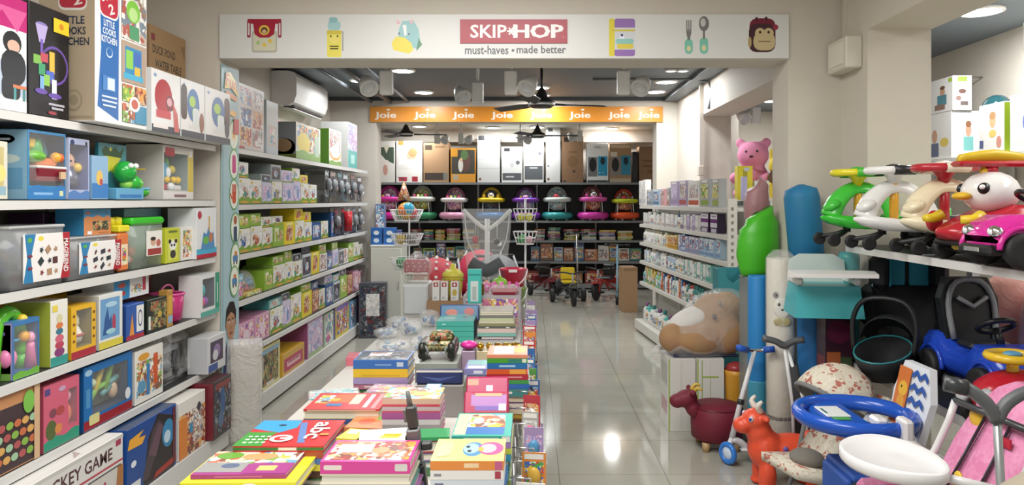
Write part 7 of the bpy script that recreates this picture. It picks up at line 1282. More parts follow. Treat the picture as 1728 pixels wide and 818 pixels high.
# end frame of the rack and the back-to-back rack of the side aisle with plush toys
t = rack('shelf_rack', 'second white rack back to back with the baby goods, carrying plush toys', 0, 1.9, 0, -.4, [.4, .8, 1.2, 1.545], '#dedbd2', 1, lip='#dedbd2', backc='#4a5a50', base=.12, top=1.54)
t.location = (2.26, 5.8, 0)
carton('toy_box', 'yellow upright carton with blue print beside the pink plush', 'toy box', .13, .1, .3, '#e6d41e', [('F', 'r', .5, .5, .3, .8, '#b8a82a'), ('F', 'e', .6, .9, .4, .12, '#c8d0d0'), ('F', 'r', .55, .4, .12, .6, '#3a5a8a')], (1.875, 6.5, 1.547), 0)
carton('toy_box', 'white upright carton with green print beside the yellow carton', 'toy box', .13, .1, .17, '#e2e6d8', [('F', 'r', .5, .4, .5, .5, '#c8d8a8')], (2.02, 6.5, 1.547), 0)
carton('toy_box', 'thin lilac carton on edge before the yellow carton', 'toy box', .03, .1, .2, '#b8b4d8', [], (1.79+.03, 6.3, 1.547), 0)
def plush(name, label, loc, rz, c, parts, extra, vox=.014):
    t = thing(name, label, 'plush toy', loc, rz); b = B()
    for q in parts: b.ell(*q, M(c, .9))
    blob(b.obj('body', t), vox, 4)
    for nm, fn in extra: b = B(); fn(b); b.obj(nm, t)
    return t
plush('plush_bear', 'big pink plush bear on the rack seen through the side opening', (2.125, 7.1, 1.556), -.4, '#e58aae', [((0, 0, .17), (.16, .15, .18)), ((0, -.02, .42), (.15, .14, .135)), ((-.12, 0, .54), (.05, .035, .05)), ((.12, 0, .54), (.05, .035, .05)), ((.15, -.1, .2), (.06, .1, .06)), ((-.15, -.1, .2), (.06, .1, .06)), ((.1, -.16, .05), (.07, .12, .06)), ((-.1, -.16, .05), (.07, .12, .06)), ((0, -.12, .39), (.06, .05, .045))],
      [('nose', lambda b: b.ell((0, -.17, .4), (.02, .014, .014), '#5a2a34')), ('eye', lambda b: b.ell((-.05, -.14, .45), .012, '#241a1c')), ('eye', lambda b: b.ell((.05, -.14, .45), .012, '#241a1c')), ('paw_pad', lambda b: b.ell((.1, -.272, .05), (.04, .012, .036), '#f0b0c4')), ('paw_pad', lambda b: b.ell((-.1, -.272, .05), (.04, .012, .036), '#f0b0c4'))], .02)
plush('plush_animal', 'yellow plush animal with a brown pouch beside the pink bear', (2.25, 6.72, 1.556), -.3, '#e8cc3a', [((0, 0, .12), (.11, .1, .13)), ((0, -.02, .3), (.1, .09, .09)), ((-.07, 0, .4), (.025, .02, .07)), ((.07, 0, .4), (.025, .02, .07)), ((.09, -.08, .1), (.04, .07, .04)), ((-.09, -.08, .1), (.04, .07, .04)), ((0, -.1, .03), (.1, .06, .035))],
      [('eye', lambda b: b.ell((-.035, -.105, .32), .012, '#241a1c')), ('eye', lambda b: b.ell((.035, -.105, .32), .012, '#241a1c')), ('pouch', lambda b: b.ell((-.06, -.12, .2), (.05, .04, .06), '#6a4a34'))], .014)
# ================================================================ RIDE-ON SIDE
XS = 1.78; ZT, ZL = 1.295, .65
t = rack('shelf_rack', 'white open rack by the pillar carrying ride-on toys above and car seats below', 2.0, 4.2, XS, 2.33, [ZL, ZT], '#2a2c2c', -1, base=.11, basex=.16, posts=False, back=False, lip='#d4d3d0')
for y in (3.95, 2.45): b = B(); b.box(.555, .595, y-2.0-.025, y-2.0+.025, .11, ZT-.03, M('#bcbdbc', .4)); b.obj('upright', t)
def swing(xn, y, label, hull, accent, col, wheelc, style=0):
    t = thing('swing_car', label, 'ride-on toy', (xn, y, ZT+.001))
    sec = [(0, .012, .15, .165), (.05, .06, .125, .175), (.14, .1, .1, .165), (.26, .135, .095, .15), (.42, .15, .1, .15), (.56, .14, .105, .17), (.66, .09, .12, .2), (.69, .04, .15, .21)]
    rings = []
    for x, w, z0, z1 in sec: rings.append([(x, -w, (z0+z1)/2), (x, -w*.8, z1), (x, w*.8, z1), (x, w, (z0+z1)/2), (x, w*.7, z0), (x, -w*.7, z0)])
    B().loft(rings, M(hull, .22)).obj('hull', t)
    b = B(); b.tube([(.05, 0, .165), (.09, 0, .25), (.17, 0, .315), (.26, 0, .315), (.35, 0, .25), (.4, 0, .15)], [.03, .028, .022, .022, .028, .035], M(accent, .22), 10, k=4, flat=1.9); b.obj('fairing', t)
    b = B(); b.ell((.06, 0, .225), (.05, .06, .03), M(accent, .22), (0, -.5, 0)); b.obj('nose_cap', t)
    b = B(); b.cyl((.2, 0, .14), (.2, 0, .345), .022, col); b.lathe([(.022, 0), (.03, .02), (.05, .05), (.055, .06)], wheelc[0], (.2, 0, .335)); b.obj('steering_column', t)
    b = B(); b.torus((.2, 0, .4), .11, .02, M(wheelc[0], .25), sx=1.15); b.box(.1, .3, -.03, .03, .385, .41, M(wheelc[0], .25), .01); b.ell((.2, 0, .41), (.05, .045, .025), M(wheelc[1], .25)); w = b.obj('steering_wheel', t)
    for s in (-1, 1): b = B(); b.tube([(.2-.05, s*.108, .4), (.2, s*.113, .4), (.25, s*.108, .4)], .024, M(wheelc[1], .35)); b.obj('grip', t)
    b = B(); b.tube([(.03, -.1, .05), (.1, -.03, .07), (.14, 0, .09), (.1, .03, .07), (.03, .1, .05)], .012, BLACK, k=3); b.cyl((.14, 0, .08), (.14, 0, .11), .02, BLACK); b.obj('front_axle', t)
    for s in (-1, 1):
        wheel_obj(t, (.03, s*.1, .04), .034, .022, (0, 1, 0), hub='#55585a'); wheel_obj(t, (.55, s*.12, .055), .055, .034, (0, 1, 0), hub='#3a3c3e')
    b = B(); b.cyl((.55, -.14, .055), (.55, .14, .055), .009, '#8a8c8e', n=8); b.box(.5, .6, -.06, .06, .05, .1, BLACK, .01); b.obj('rear_axle', t)
    b = B(); b.box(.36, .6, -.1, .1, .15, .175, M('#26282a' if style else hull, .4), .02); b.obj('seat', t)
    return t
swing(1.575, 4.03, 'green and yellow swing car on the rack top next to the pillar', '#2cc02a', '#3fc83a', '#e8a81e', ('#e8d81e', '#3fc02a'))
swing(1.62, 3.72, 'white swing car with black trim and yellow column, second from the pillar', '#e6e6e4', '#e4e4e2', '#e8a81e', ('#e9e9e6', '#26282a'), 1)
t = swing(1.7, 3.41, 'cream swing car with red spots and red steering wheel, third from the pillar', '#ece2c0', '#e8dcb8', '#b82230', ('#c02434', '#e8dcc4'))
for x, y, z, r in ((.1, -.1, .16, .04), (.24, -.13, .14, .035), (.38, -.145, .14, .03)): b = B(); b.ell((x, y, z), (r, .012, r*1.2), M('#c02a34', .25)); b.obj('red_spot', t)
# red ride-on with a white round head
t = thing('ride_on_toy', 'red ride-on with a big white bird head and yellow handle, fourth from the pillar', 'ride-on toy', (1.7, 3.1, ZT+.001)); rd = M('#c01f2e', .2)
b = B(); rings = [[(x, -w, (z0+z1)/2), (x, -w*.75, z1), (x, w*.75, z1), (x, w, (z0+z1)/2), (x, w*.8, z0), (x, -w*.8, z0)] for x, w, z0, z1 in ((0, .02, .13, .15), (.04, .1, .1, .16), (.12, .14, .085, .2), (.26, .15, .085, .27), (.38, .14, .085, .26), (.5, .12, .09, .2), (.58, .08, .11, .19))]; b.loft(rings, rd); b.obj('body', t)
b = B(); b.ell((.22, 0, .33), (.11, .115, .1), M('#ecebe8', .2)); b.obj('head', t)
for s in (-1, 1):
    b = B(); b.ell((.15, s*.075, .345), (.028, .02, .028), '#1c1c1e'); b.ell((.135, s*.085, .352), (.012, .01, .012), '#f2f2f0'); b.obj('eye', t); b = B(); b.tube([(.1, s*.14, .22), (.06, s*.15, .2), (.02, s*.13, .2)], [.028, .024, .02], '#e8c81e', 8); b.obj('foot', t); wheel_obj(t, (.1, s*.13, .05), .05, .035, (0, 1, 0)); wheel_obj(t, (.48, s*.13, .05), .05, .035, (0, 1, 0))
B().ell((.1, 0, .31), (.035, .05, .02), '#e8b81e').obj('beak', t); B().ell((.2, 0, .425), (.025, .02, .03), '#e8b81e').obj('crest', t); t.scale = (1, 1, .87)
b = B(); b.cyl((.22, 0, .42), (.22, 0, .45), .03, rd); b.box(.07, .37, -.045, .045, .45, .478, rd, .014); b.tube([(.09, 0, .485), (.22, 0, .5), (.36, 0, .485)], [.02, .026, .02], '#e8c41e', 10, k=3, flat=1.6); b.obj('handle', t)
b = B(); b.box(.03, .12, -.1, .1, .075, .1, BLACK, .01); b.cyl((.1, -.13, .05), (.1, .13, .05), .01, BLACK); b.cyl((.48, -.13, .05), (.48, .13, .05), .01, BLACK); b.box(.08, .5, -.05, .05, .05, .09, '#d8b81e', .01); b.obj('chassis', t)
def car(label, loc, rz, col, L, wd, glossy=True, seatback=None, wh='#26282a', rim='#b8babc', sw='#1c1d1f', zs=1.0):
    """push car heading to local -X"""
    t = thing('push_car', label, 'ride-on toy', loc, rz); m = M(col, .15 if glossy else .35); R = .085
    b = B(); sec = [(0, .7, .1, .16), (.05, .92, .07, .21), (.18, 1, .07, .245), (.36, 1, .07, .25), (.44, .96, .07, .2), (.66, .96, .07, .2), (.74, 1, .07, .255), (.9, 1, .08, .25), (1, .8, .12, .22)]; rings = []
    for x, k, z0, z1 in sec:
        w = wd/2*k; rings.append([(x*L, -w, z0+.05), (x*L, -w*.97, z1-.04), (x*L, -w*.8, z1), (x*L, w*.8, z1), (x*L, w*.97, z1-.04), (x*L, w, z0+.05), (x*L, w*.8, z0), (x*L, -w*.8, z0)])
    b.loft(rings, m); b.obj('body', t)
    for s in (-1, 1):
        for x in (.2, .8):
            wheel_obj(t, (x*L, s*(wd/2+.004), R), R, .05, (0, 1, 0), hub=rim); b = B(); b.torus((x*L, s*(wd/2-.002), R+.005), R+.015, .012, m, (0, 1, 0), a0=0, a1=180); b.obj('wheel_arch', t)
        b = B(); b.ell((.035*L, s*wd*.33, .17), (.025, .045, .03), CHROME); b.ell((.02*L, s*wd*.33, .17), (.018, .03, .02), '#e8ecee'); b.obj('headlight', t)
    b = B(); b.box(-.025, .05, -wd*.42, wd*.42, .06, .11, M('#222426', .35), .015); b.box(-.03, -.024, -wd*.2, wd*.2, .075, .098, CHROME, .003); b.obj('bumper', t)
    b = B(); b.box(.48*L, .68*L, -wd*.3, wd*.3, .2, .235, M('#1e2022', .5), .02); b.obj('seat', t)
    b = B(); b.cyl((.4*L, 0, .24), (.45*L, 0, .31), .018, sw); b.torus((.455*L, 0, .32), .075, .013, sw, (.5, 0, .86)); b.obj('steering_wheel', t)
    if seatback:
        b = B(); b.prism([(-.13, 0), (.13, 0), (.14, .2), (.1, .3), (-.1, .3), (-.14, .2)], (.7*L, 0, .22), (0, 1, 0), (.18, 0, 1), (1, 0, 0), .05, M(seatback, .45)); b.obj('backrest', t)
        b = B(); b.tube([(.7*L-.012, -.1, .23), (.7*L+.02, -.11, .4), (.7*L+.04, -.06, .5), (.7*L+.04, .06, .5), (.7*L+.02, .11, .4), (.7*L-.012, .1, .23)], .014, '#7f8386', k=3); b.tube([(.7*L+.012, -.07, .43), (.7*L+.0, 0, .385), (.7*L+.012, .07, .43)], .012, '#9a9da0'); b.obj('backrest_trim', t)
    else: b = B(); b.tube([(.62*L, -wd*.3, .22), (.74*L, -wd*.25, .33), (.76*L, 0, .36), (.74*L, wd*.25, .33), (.62*L, wd*.3, .22)], .025, M('#6f7376', .4), 8, k=3); b.obj('backrest', t)
    return t
car('glossy hot pink push car with chrome headlights at the rack top', (1.68, 2.79, ZT+.001), 0, '#e02a9c', .55, .27).scale = (.88, .88, .8)
for i, (dy, c, lb) in enumerate(((.0, '#2a3032', 'black steering toy behind the pink push car'),)):
    b = B(); b.cyl((0, 0, 0), (0, 0, .3), .02, '#2a2c2e'); b.torus((0, 0, .32), .1, .018, '#1d1e20', (.3, 0, .95)); b.box(-.06, .06, -.06, .06, 0, .03, '#2a2c2e', .01); b.top('steering_toy', lb, 'toy', (2.235, 2.79, ZT+.001))
# ---- lower shelf
car('shiny blue push car with black and grey backrest on the lower shelf', (2.13, 3.08, ZL+.001), PI/2, '#1f48c8', .7, .34, True, '#1d1f22')
t = thing('ride_on_toy', 'red ladybird ride-on with ringed eyes and a yellow steering wheel, on the lower shelf', 'ride-on toy', (1.75, 2.88, ZL+.001), 0); rd2 = M('#c01a2c', .2)
b = B(); b.ell((.16, 0, .135), (.2, .14, .105), rd2); blob(b.obj('body', t), .012)
for s in (-1, 1):
    b = B(); b.torus((-.03, s*.07, .14), .035, .01, '#a8acae', (-1, 0, .3)); b.ell((-.03, s*.07, .14), (.014, .032, .032), '#e4e6e6'); b.ell((-.044, s*.07, .142), (.008, .014, .014), '#1c1d1f'); b.obj('eye', t)
    wheel_obj(t, (.04, s*.13, .045), .045, .03, (0, 1, 0)); wheel_obj(t, (.28, s*.13, .045), .045, .03, (0, 1, 0))
b = B(); b.cyl((.12, 0, .2), (.12, 0, .27), .022, '#e0b01e'); b.torus((.12, 0, .29), .085, .017, M('#e8bc1e', .25)); b.box(.04, .2, -.02, .02, .28, .3, M('#e8bc1e', .25), .006); b.ell((.12, 0, .3), (.035, .03, .012), '#5aa0c8'); b.obj('steering_wheel', t)
t = thing('car_seat', 'black child car seat with a turquoise headrest behind the blue push car', 'car seat', (2.09, 4.06, ZL+.001), -.15)
bs = M('#17191c', .75); tq = M('#1f8aa0', .75)
b = B(); b.box(-.2, .2, -.17, .18, 0, .14, bs, .05); b.box(-.22, -.15, -.17, .15, .1, .24, bs, .03); b.box(.15, .22, -.17, .15, .1, .24, bs, .03); b.obj('base_seat', t)
b = B(); b.loft([[(-.19, .08, .14), (.19, .08, .14), (.19, .16, .14), (-.19, .16, .14)], [(-.2, .12, .36), (.2, .12, .36), (.2, .19, .36), (-.2, .19, .36)], [(-.16, .14, .46), (.16, .14, .46), (.16, .2, .46), (-.16, .2, .46)]], bs, sm=False); b.box(-.24, -.17, .02, .17, .18, .42, bs, .035); b.box(.17, .24, .02, .17, .18, .42, bs, .035); b.obj('backrest', t)
h = B(); h.box(-.15, .15, .1, .18, .4, .59, bs, .04); h.box(-.19, -.12, -.02, .17, .4, .59, bs, .035); h.box(.12, .19, -.02, .17, .4, .59, bs, .035); h = h.obj('headrest', t); b = B(); b.box(-.115, -.01, .085, .1, .42, .58, tq, .006); b.box(.01, .115, .085, .1, .42, .58, tq, .006); b.box(-.118, -.112, .0, .09, .42, .57, tq, .002); b.obj('padding', h, 'turquoise padding')
b = B(); b.tube([(-.205, .1, .17), (-.21, .1, .3), (-.17, .1, .45)], .007, '#3a6a74', 6, k=3); b.tube([(.205, .1, .17), (.21, .1, .3), (.17, .1, .45)], .007, '#3a6a74', 6, k=3); b.obj('piping', t)
t = thing('infant_carrier', 'black infant carrier with teal piping and a raised carry handle', 'infant carrier', (1.77, 3.73, ZL+.001), .9); t.scale = (.74, .7, .72)
b = B(); n = 18; rings = []
for k, z, dz in ((.55, 0, 0), (.85, .1, .02), (1.0, .2, .05)): rings.append([(.3*k*math.cos(2*PI*j/n), .19*k*math.sin(2*PI*j/n), z+dz*math.cos(2*PI*j/n)) for j in range(n)])
for k, z, dz in ((.9, .2, .05), (.7, .1, .02), (.4, .05, 0)): rings.append([(.3*k*math.cos(2*PI*j/n), .19*k*math.sin(2*PI*j/n), z+dz*math.cos(2*PI*j/n)) for j in range(n)])
b.loft(rings, bs); b.obj('shell', t)
b = B(); b.tube([(.29*math.cos(2*PI*j/n), .185*math.sin(2*PI*j/n), .205+.05*math.cos(2*PI*j/n)) for j in range(n+1)], .007, '#2f8a90', 6, cap=False); b.obj('piping', t, 'teal piping')
b = B(); b.loft([[(.1, -.19*math.cos(PI*j/10), .22+.02+.0*j+.17*math.sin(PI*j/10)) for j in range(11)], [(.2, -.19*math.cos(PI*j/10), .25+.17*math.sin(PI*j/10)) for j in range(11)], [(.28, -.12*math.cos(PI*j/10), .25+.08*math.sin(PI*j/10)) for j in range(11)]], M('#1c2024', .8), closed=False, cap=False); solid(b.obj('canopy', t), .008)
b = B(); b.tube([(0, -.2, .18), (.02, -.21, .4), (.03, -.12, .54), (.03, .12, .54), (.02, .21, .4), (0, .2, .18)], .018, BLACK, 8, k=4); b.obj('carry_handle', t)
b = B(); b.box(-.18, -.13, -.168, -.16, .08, .1, '#c8ccd0', .003, rot=(0, 0, .4)); b.obj('logo_badge', t)
# booster seat on maroon carton, bin behind
carton('storage_carton', 'dark maroon carton standing on the floor under the turquoise booster seat', 'carton', .15, .13, .915, '#3a1a2c', [('F', 'e', .5, .9, .9, .14, '#5a1a38'), ('F', 'r', .3, .6, .5, .36, '#b0582a'), ('F', 'r', .75, .58, .4, .34, '#34502a'), ('F', 'e', .3, .66, .3, .12, '#d8a05a'), ('F', 'r', .3, .5, .4, .06, '#d8c8b0'), ('L', 'r', .5, .6, .8, .3, '#7a2a2a')], (1.69, 4.07, 0), .0)
t = thing('booster_seat', 'turquoise child booster seat with a white tray, above the car seats', 'booster seat', (1.6, 4.1, .9165), -.12); aq = M('#3fb4ba', .3)
b = B(); b.loft([[(-.17, -.15, 0), (.19, -.15, 0), (.19, .14, 0), (-.17, .14, 0)], [(-.15, -.13, .17), (.17, -.13, .17), (.17, .12, .17), (-.15, .12, .17)]], aq, sm=False); b.obj('base', t)
b = B(); b.prism([(-.15, 0), (.17, 0), (.16, .13), (.1, .165), (-.08, .165), (-.14, .13)], (0, .11, .16), (1, 0, 0), (0, .1, 1), (0, 1, 0), .03, M('#c8d6d0', .35)); b.obj('backrest', t)
for s in (-1, 1): b = B(); b.box(s*.15-.02+.01, s*.15+.02+.01, -.13, .1, .171, .215, M('#dfe2de', .35), .012); b.obj('armrest', t)
b = B(); b.loft([[(-.2+.0, -.33, .235), (.2, -.33, .235), (.2, -.33, .255), (-.2, -.33, .255)], [(-.22, -.2, .225), (.22, -.2, .225), (.22, -.2, .26), (-.22, -.2, .26)], [(-.18, -.05, .216), (.2, -.05, .216), (.2, -.05, .25), (-.18, -.05, .25)]], M('#e8e6e2', .3), sm=False); b.obj('tray', t)
t = thing('plastic_bin', 'turquoise see-through bin standing before the pillar, behind the booster seat', 'bin', (1.83, 4.275, .0)); 
B().lathe([(.05, .0), (.055, .01), (.06, 1.22), (.05, 1.25)], CLEAR('#4ac0c0', .6, .25, 'turquoise_plastic')).obj('bin', t)
# second rack row seen through: bagged pink and orange goods
t = rack('shelf_rack', 'grey back rack of the side aisle holding pink and orange bags', 2.3, 4.1, 2.78, 2.36, [.66], '#b0b0ae', 1, base=.11, posts=False, back=False)
for i, (y, c, h, lb) in enumerate(((3.95, '#e0785a', .5, 'orange bagged cushion behind the car seat headrest'), (3.62, '#e8a0a0', .52, 'salmon pink bagged cushion behind the rack post'), (3.28, '#d8606a', .45, 'coral patterned bag behind the rack post'), (2.95, '#7a2848', .34, 'maroon bag behind the blue push car'))):
    t = thing('bagged_cushion', lb, 'bagged cushion', (2.57, y, .662), .1*i); b = B(); rr = random.Random(i); rings = []
    for j in range(9): f = j/8; k = (.75+.3*math.sin(PI*f)) if j < 8 else .45; rings.append([(.15*k*math.cos(2*PI*q/12)*(1+.1*rr.uniform(-1, 1)), .145*k*math.sin(2*PI*q/12)*(1+.1*rr.uniform(-1, 1)), h*f) for q in range(12)])
    b.loft(rings, M(c, .6, 0, .3)); b.obj('cushion', t); b = B(); b.loft([[(p[0]*1.06, p[1]*1.06, p[2]) for p in r_] for r_ in rings], FILM(.2)); b.obj('clear_bag', t)
# ---- high shelf of the side aisle with high chair cartons
rack('shelf_rack', 'white high shelf on the side aisle wall with high chair cartons', 4.3, 6.4, 3.08, 3.49, [1.86], '#c8c6c0', -1, base=.11, back=False, top=1.9)
def r6(y0, y1, z, h, d, base, dd, label, side=None, x=3.1): return carton('high_chair_box', label, 'carton', y1-y0, d, h, base, dd, (x, (y0+y1)/2, z+.0015), -PI/2, side=side)
PH = [('F', 'e', .6, .6, .2, .24, '#c89878'), ('F', 'e', .6, .72, .2, .12, '#7a5a44'), ('F', 'r', .58, .36, .36, .3, '#4a8a98'), ('F', 'r', .5, .16, .4, .16, '#8a6a5a'), ('F', 'r', .9, .9, .14, .12, '#a8c83a')]
r6(5.47, 5.85, 1.86, .345, .36, '#e4e4e0', [('F', 'e', .4, .5, .2, .3, '#c89878'), ('F', 'e', .75, .35, .3, .2, '#d8c04a'), ('F', 'r', .4, .2, .3, .3, '#5a6a8a'), ('R', 'e', .35, .6, .12, .3, '#d0a080'), ('R', 'e', .35, .72, .12, .14, '#9a6a4a'), ('R', 'r', .35, .3, .2, .3, '#7ac0b8'), ('R', 'e', .75, .65, .2, .4, '#b8a8a0'), ('R', 'r', .7, .2, .3, .1, '#c8d8d4')], 'white carton with toddler photos, lower row beside the pillar')
r6(5.45, 5.8, 2.208, .255, .14, '#e8e8e4', PH+[('R', 'e', .5, .55, .4, .14, '#6a4a44'), ('R', 'e', .3, .35, .3, .14, '#8a6a60'), ('R', 'r', .5, .9, .5, .14, '#8ab83a'), ('R', 'r', .6, .2, .4, .12, '#6a5a58')], 'white high chair carton stacked in the upper row beside the pillar')
r6(4.86, 5.13, 1.86, .335, .2, '#e6e5e0', [('F', 'e', .55, .66, .26, .3, '#d8b080'), ('F', 'e', .55, .76, .26, .16, '#b88a5a'), ('F', 'e', .55, .4, .3, .16, '#e0c060'), ('F', 'r', .1, .2, .16, .16, '#4a5a8a'), ('F', 'e', .8, .22, .2, .24, '#d08a7a'), ('R', 'r', .5, .5, .98, .98, '#9ab81e'), ('R', 'r', .5, .16, .4, .14, '#3a4a8a')], 'white and lime carton with a sitting toddler photo')
r6(4.45, 4.8, 1.86, .36, .2, '#e2e2de', [('F', 'e', .6, .5, .5, .5, '#6a7ac0'), ('F', 'e', .7, .3, .3, .2, '#8a5a6a'), ('F', 'r', .85, .92, .2, .1, '#d85a3a'), ('F', 'e', .85, .6, .2, .2, '#d8a878')], 'white carton with a blue toy photo, near end of the high shelf')
t = thing('glass_globe', 'dark green glass-like domed toy on the high shelf between the cartons', 'toy', (3.33, 5.3, 1.8615)); B().ell((0, 0, .34), (.1, .1, .1), M('#1f4a50', .1)).obj('dome', t); B().lathe([(.09, 0), (.09, .24), (.07, .26)], M('#3a4446', .4)).obj('base', t)
b = B(); b.cyl((0, 0, 0), (-.22, 0, .0), .006, '#8a887e'); b.ell((-.22, 0, .01), .014, '#8a887e'); b.top('wall_hook', 'thin metal hook rod on the side aisle wall above the cartons', 'hook', (3.498, 5.75, 2.5))

# ================================================================ MATS, BAGS, FLOOR TOYS AT THE PIER
def roll(label, x, y, z0, z1, r, col, cat='rolled mat', lean=(0, 0, 0), parts=None, film=False, name='rolled_mat'):
    t = thing(name, label, cat, (x, y, z0), lean); L = z1-z0
    b = B(); n = 22; prof = [(r*.9, 0), (r, .01), (r, L-.01), (r*.93, L), (r*.6, L-.005), (r*.55, L-.03), (r*.3, L-.03), (r*.25, L-.004), (.004, L-.004)]; b.lathe(prof, M(col, .55), n=n); b.obj('roll', t)
    if parts: parts(t, r, L)
    if film: b = B(); b.lathe([(r*1.06, .02), (r*1.07, L*.5), (r*1.08, L), (r*.9, L+.02), (r*.5, L+.05)], FILM(.28), n=n); b.obj('plastic_sleeve', t)
    return t
def panda(t, r, L):
    b = B()
    def on_(a, z, ra_, rz_, c, o=1.0): A_ = math.radians(a); b.ell((r*1.0*math.sin(A_), -r*1.0*math.cos(A_), z), (ra_, .006*o, rz_), c, (0, 0, A_))
    on_(-12, L*.76, .05, .06, '#e8e6dc'); on_(-38, L*.82, .018, .02, '#4a4a44'); on_(14, L*.82, .018, .02, '#4a4a44'); on_(-26, L*.775, .014, .016, '#5a5a52', 1.6); on_(2, L*.775, .014, .016, '#5a5a52', 1.6); on_(-12, L*.75, .01, .007, '#3a3a36', 1.8); on_(-12, L*.69, .05, .03, '#b8ac7a'); b.obj('face_print', t)
    b = B(); b.lathe([(r*1.004, L*.2), (r*1.012, L*.205), (r*1.012, L*.215), (r*1.004, L*.22)], '#6a6458'); b.obj('tie', t)
roll('tall cream rolled mat in clear sleeve with a bear face print', 1.5, 4.46, 0, 1.2, .082, '#ddd6c4', parts=panda, film=True)
roll('bright blue rolled mat between the teal panel and the cream roll', 1.41, 4.62, 0, 1.08, .059, '#1f86d0', parts=lambda t, r, L: B().lathe([(r*1.002, .14), (r*1.01, .15), (r*1.01, .42), (r*1.002, .43)], M('#3fa0c0', .5), n=22).obj('aqua_band', t))
roll('blue rolled mat with a yellow foot band beside the cream roll', 1.645, 4.34, 0, 1.12, .085, '#1a6fb4', parts=lambda t, r, L: (B().lathe([(r*1.002, .3), (r*1.012, .31), (r*1.012, .36), (r*1.002, .37)], M('#c8b03a', .5), n=22).obj('yellow_band', t), B().lathe([(r*1.002, .1), (r*1.012, .11), (r*1.012, .28), (r*1.002, .29)], M('#7a5a8a', .5), n=22).obj('purple_band', t)))
def tallp(t, r, L):
    B().lathe([(r*1.004, .55), (r*1.012, .56), (r*1.012, L*.68), (r*1.004, L*.685)], ART(PALS['green'], 14), n=22).obj('green_print', t)
    b = B(); b.ell((.02, -r*1.0, L*.62), (.06, .008, .05), '#8a6aa0'); b.ell((.02, -r*1.03, L*.61), (.04, .006, .03), '#e0d8d0'); b.ell((.02, -r*1.05, L*.61), (.025, .005, .015), '#c05a6a'); b.obj('face_print', t)
    b = B(); b.lathe([(r*1.03, L*.69), (r*1.22, L*.7), (r*1.24, L*.97), (r*1.1, L), (r*.5, L+.02), (r*.2, L+.03)], M('#1a7cb0', .6, 0, .2), n=22); b.obj('blue_cover', t, 'blue cover')
roll('tallest rolled mat, blue cover above a green print, leaning by the pier', 1.785, 4.53, 0, 1.62, .085, '#c8b89a', lean=(0, -.085, 0), parts=tallp)
# teal notched panel, green and crimson sacks, yellow tub
t = thing('storage_tub', 'tall teal plastic tub with a notched rim at the end of the baby goods rack', 'storage tub', (1.455, 5.33, 0)); tm = M('#3a8f98', .35)
b = B(); b.prism([(-.11, 0), (.11, 0), (.11, 1.06), (.06, 1.06), (.045, .98), (0, .95), (-.045, .98), (-.06, 1.06), (-.11, 1.06)], (0, 0, 0), (1, 0, 0), (0, 0, 1), (0, 1, 0), .014, tm); b.obj('notched_front', t)
b = B(); b.box(-.11, -.096, .0145, .17, 0, 1.05, tm); b.box(.096, .11, .0145, .17, 0, 1.05, tm); b.box(-.0955, .0955, .157, .17, 0, 1.05, tm); b.box(-.0955, .0955, .0145, .1565, 0, .9, M('#5a8a90', .5)); b.obj('walls', t)
def sack(label, x, y, z, rx, ry, h, col, seed, rough=.35, wrap=False, rz=0, neck=.3, name='gift_sack'):
    t = thing(name, label, 'bag', (x, y, z), rz); b = B(); rr = random.Random(seed); rings = []
    for j in range(11):
        f = j/10; k = (.82+.28*math.sin(PI*min(1, f*1.1))) if j < 8 else (1.0, .75, neck)[j-8]
        rings.append([(rx*k*math.cos(2*PI*q/16)*(1+.035*rr.uniform(-1, 1))+.02*f, ry*k*math.sin(2*PI*q/16)*(1+.035*rr.uniform(-1, 1)), h*f*(1+.12*f*math.cos(2*PI*q/16))+(0 if j in (0,) else .006*rr.uniform(-1, 1))) for q in range(16)])
    b.loft(rings, M(col, rough)); b.obj('sack', t)
    if wrap: b = B(); b.loft([[(p[0]*1.08, p[1]*1.08, p[2]*1.03) for p in r_] for r_ in rings], FILM(.22)); b.obj('clear_wrap', t)
    return t
carton('storage_carton', 'plain grey carton behind the bright blue roll, carrying the green sack', 'carton', .17, .18, 1.06, '#7f8a8a', [], (1.45, 4.69, 0))
sack('bright green sack sitting above the teal notched tub', 1.45, 4.78, 1.065, .125, .085, .4, '#45c01e', 4, rz=.1, neck=.7)
carton('toy_box', 'pale carton on edge under the crimson bag behind the green sack', 'carton', .1, .08, 1.4, '#b8b4a8', [], (1.53, 4.95, 0))
sack('crimson pointed bag in clear film above the green sack', 1.505, 4.99, 1.402, .075, .06, .27, '#a01f3a', 7, .4, True, neck=.12)
t = thing('toy_tub', 'orange yellow rounded tub at the foot of the bright blue roll', 'tub', (1.375, 4.99, .0)); t.scale = (.9, .9, .82); b = B(); b.lathe([(.06, 0), (.07, .02), (.085, .46), (.09, .5), (.08, .5), (.06, .1)], M('#d8982a', .35)); b.obj('tub', t); b = B(); b.lathe([(.086, .5), (.06, .54), (.02, .56)], '#a83a3a'); b.obj('lid', t)
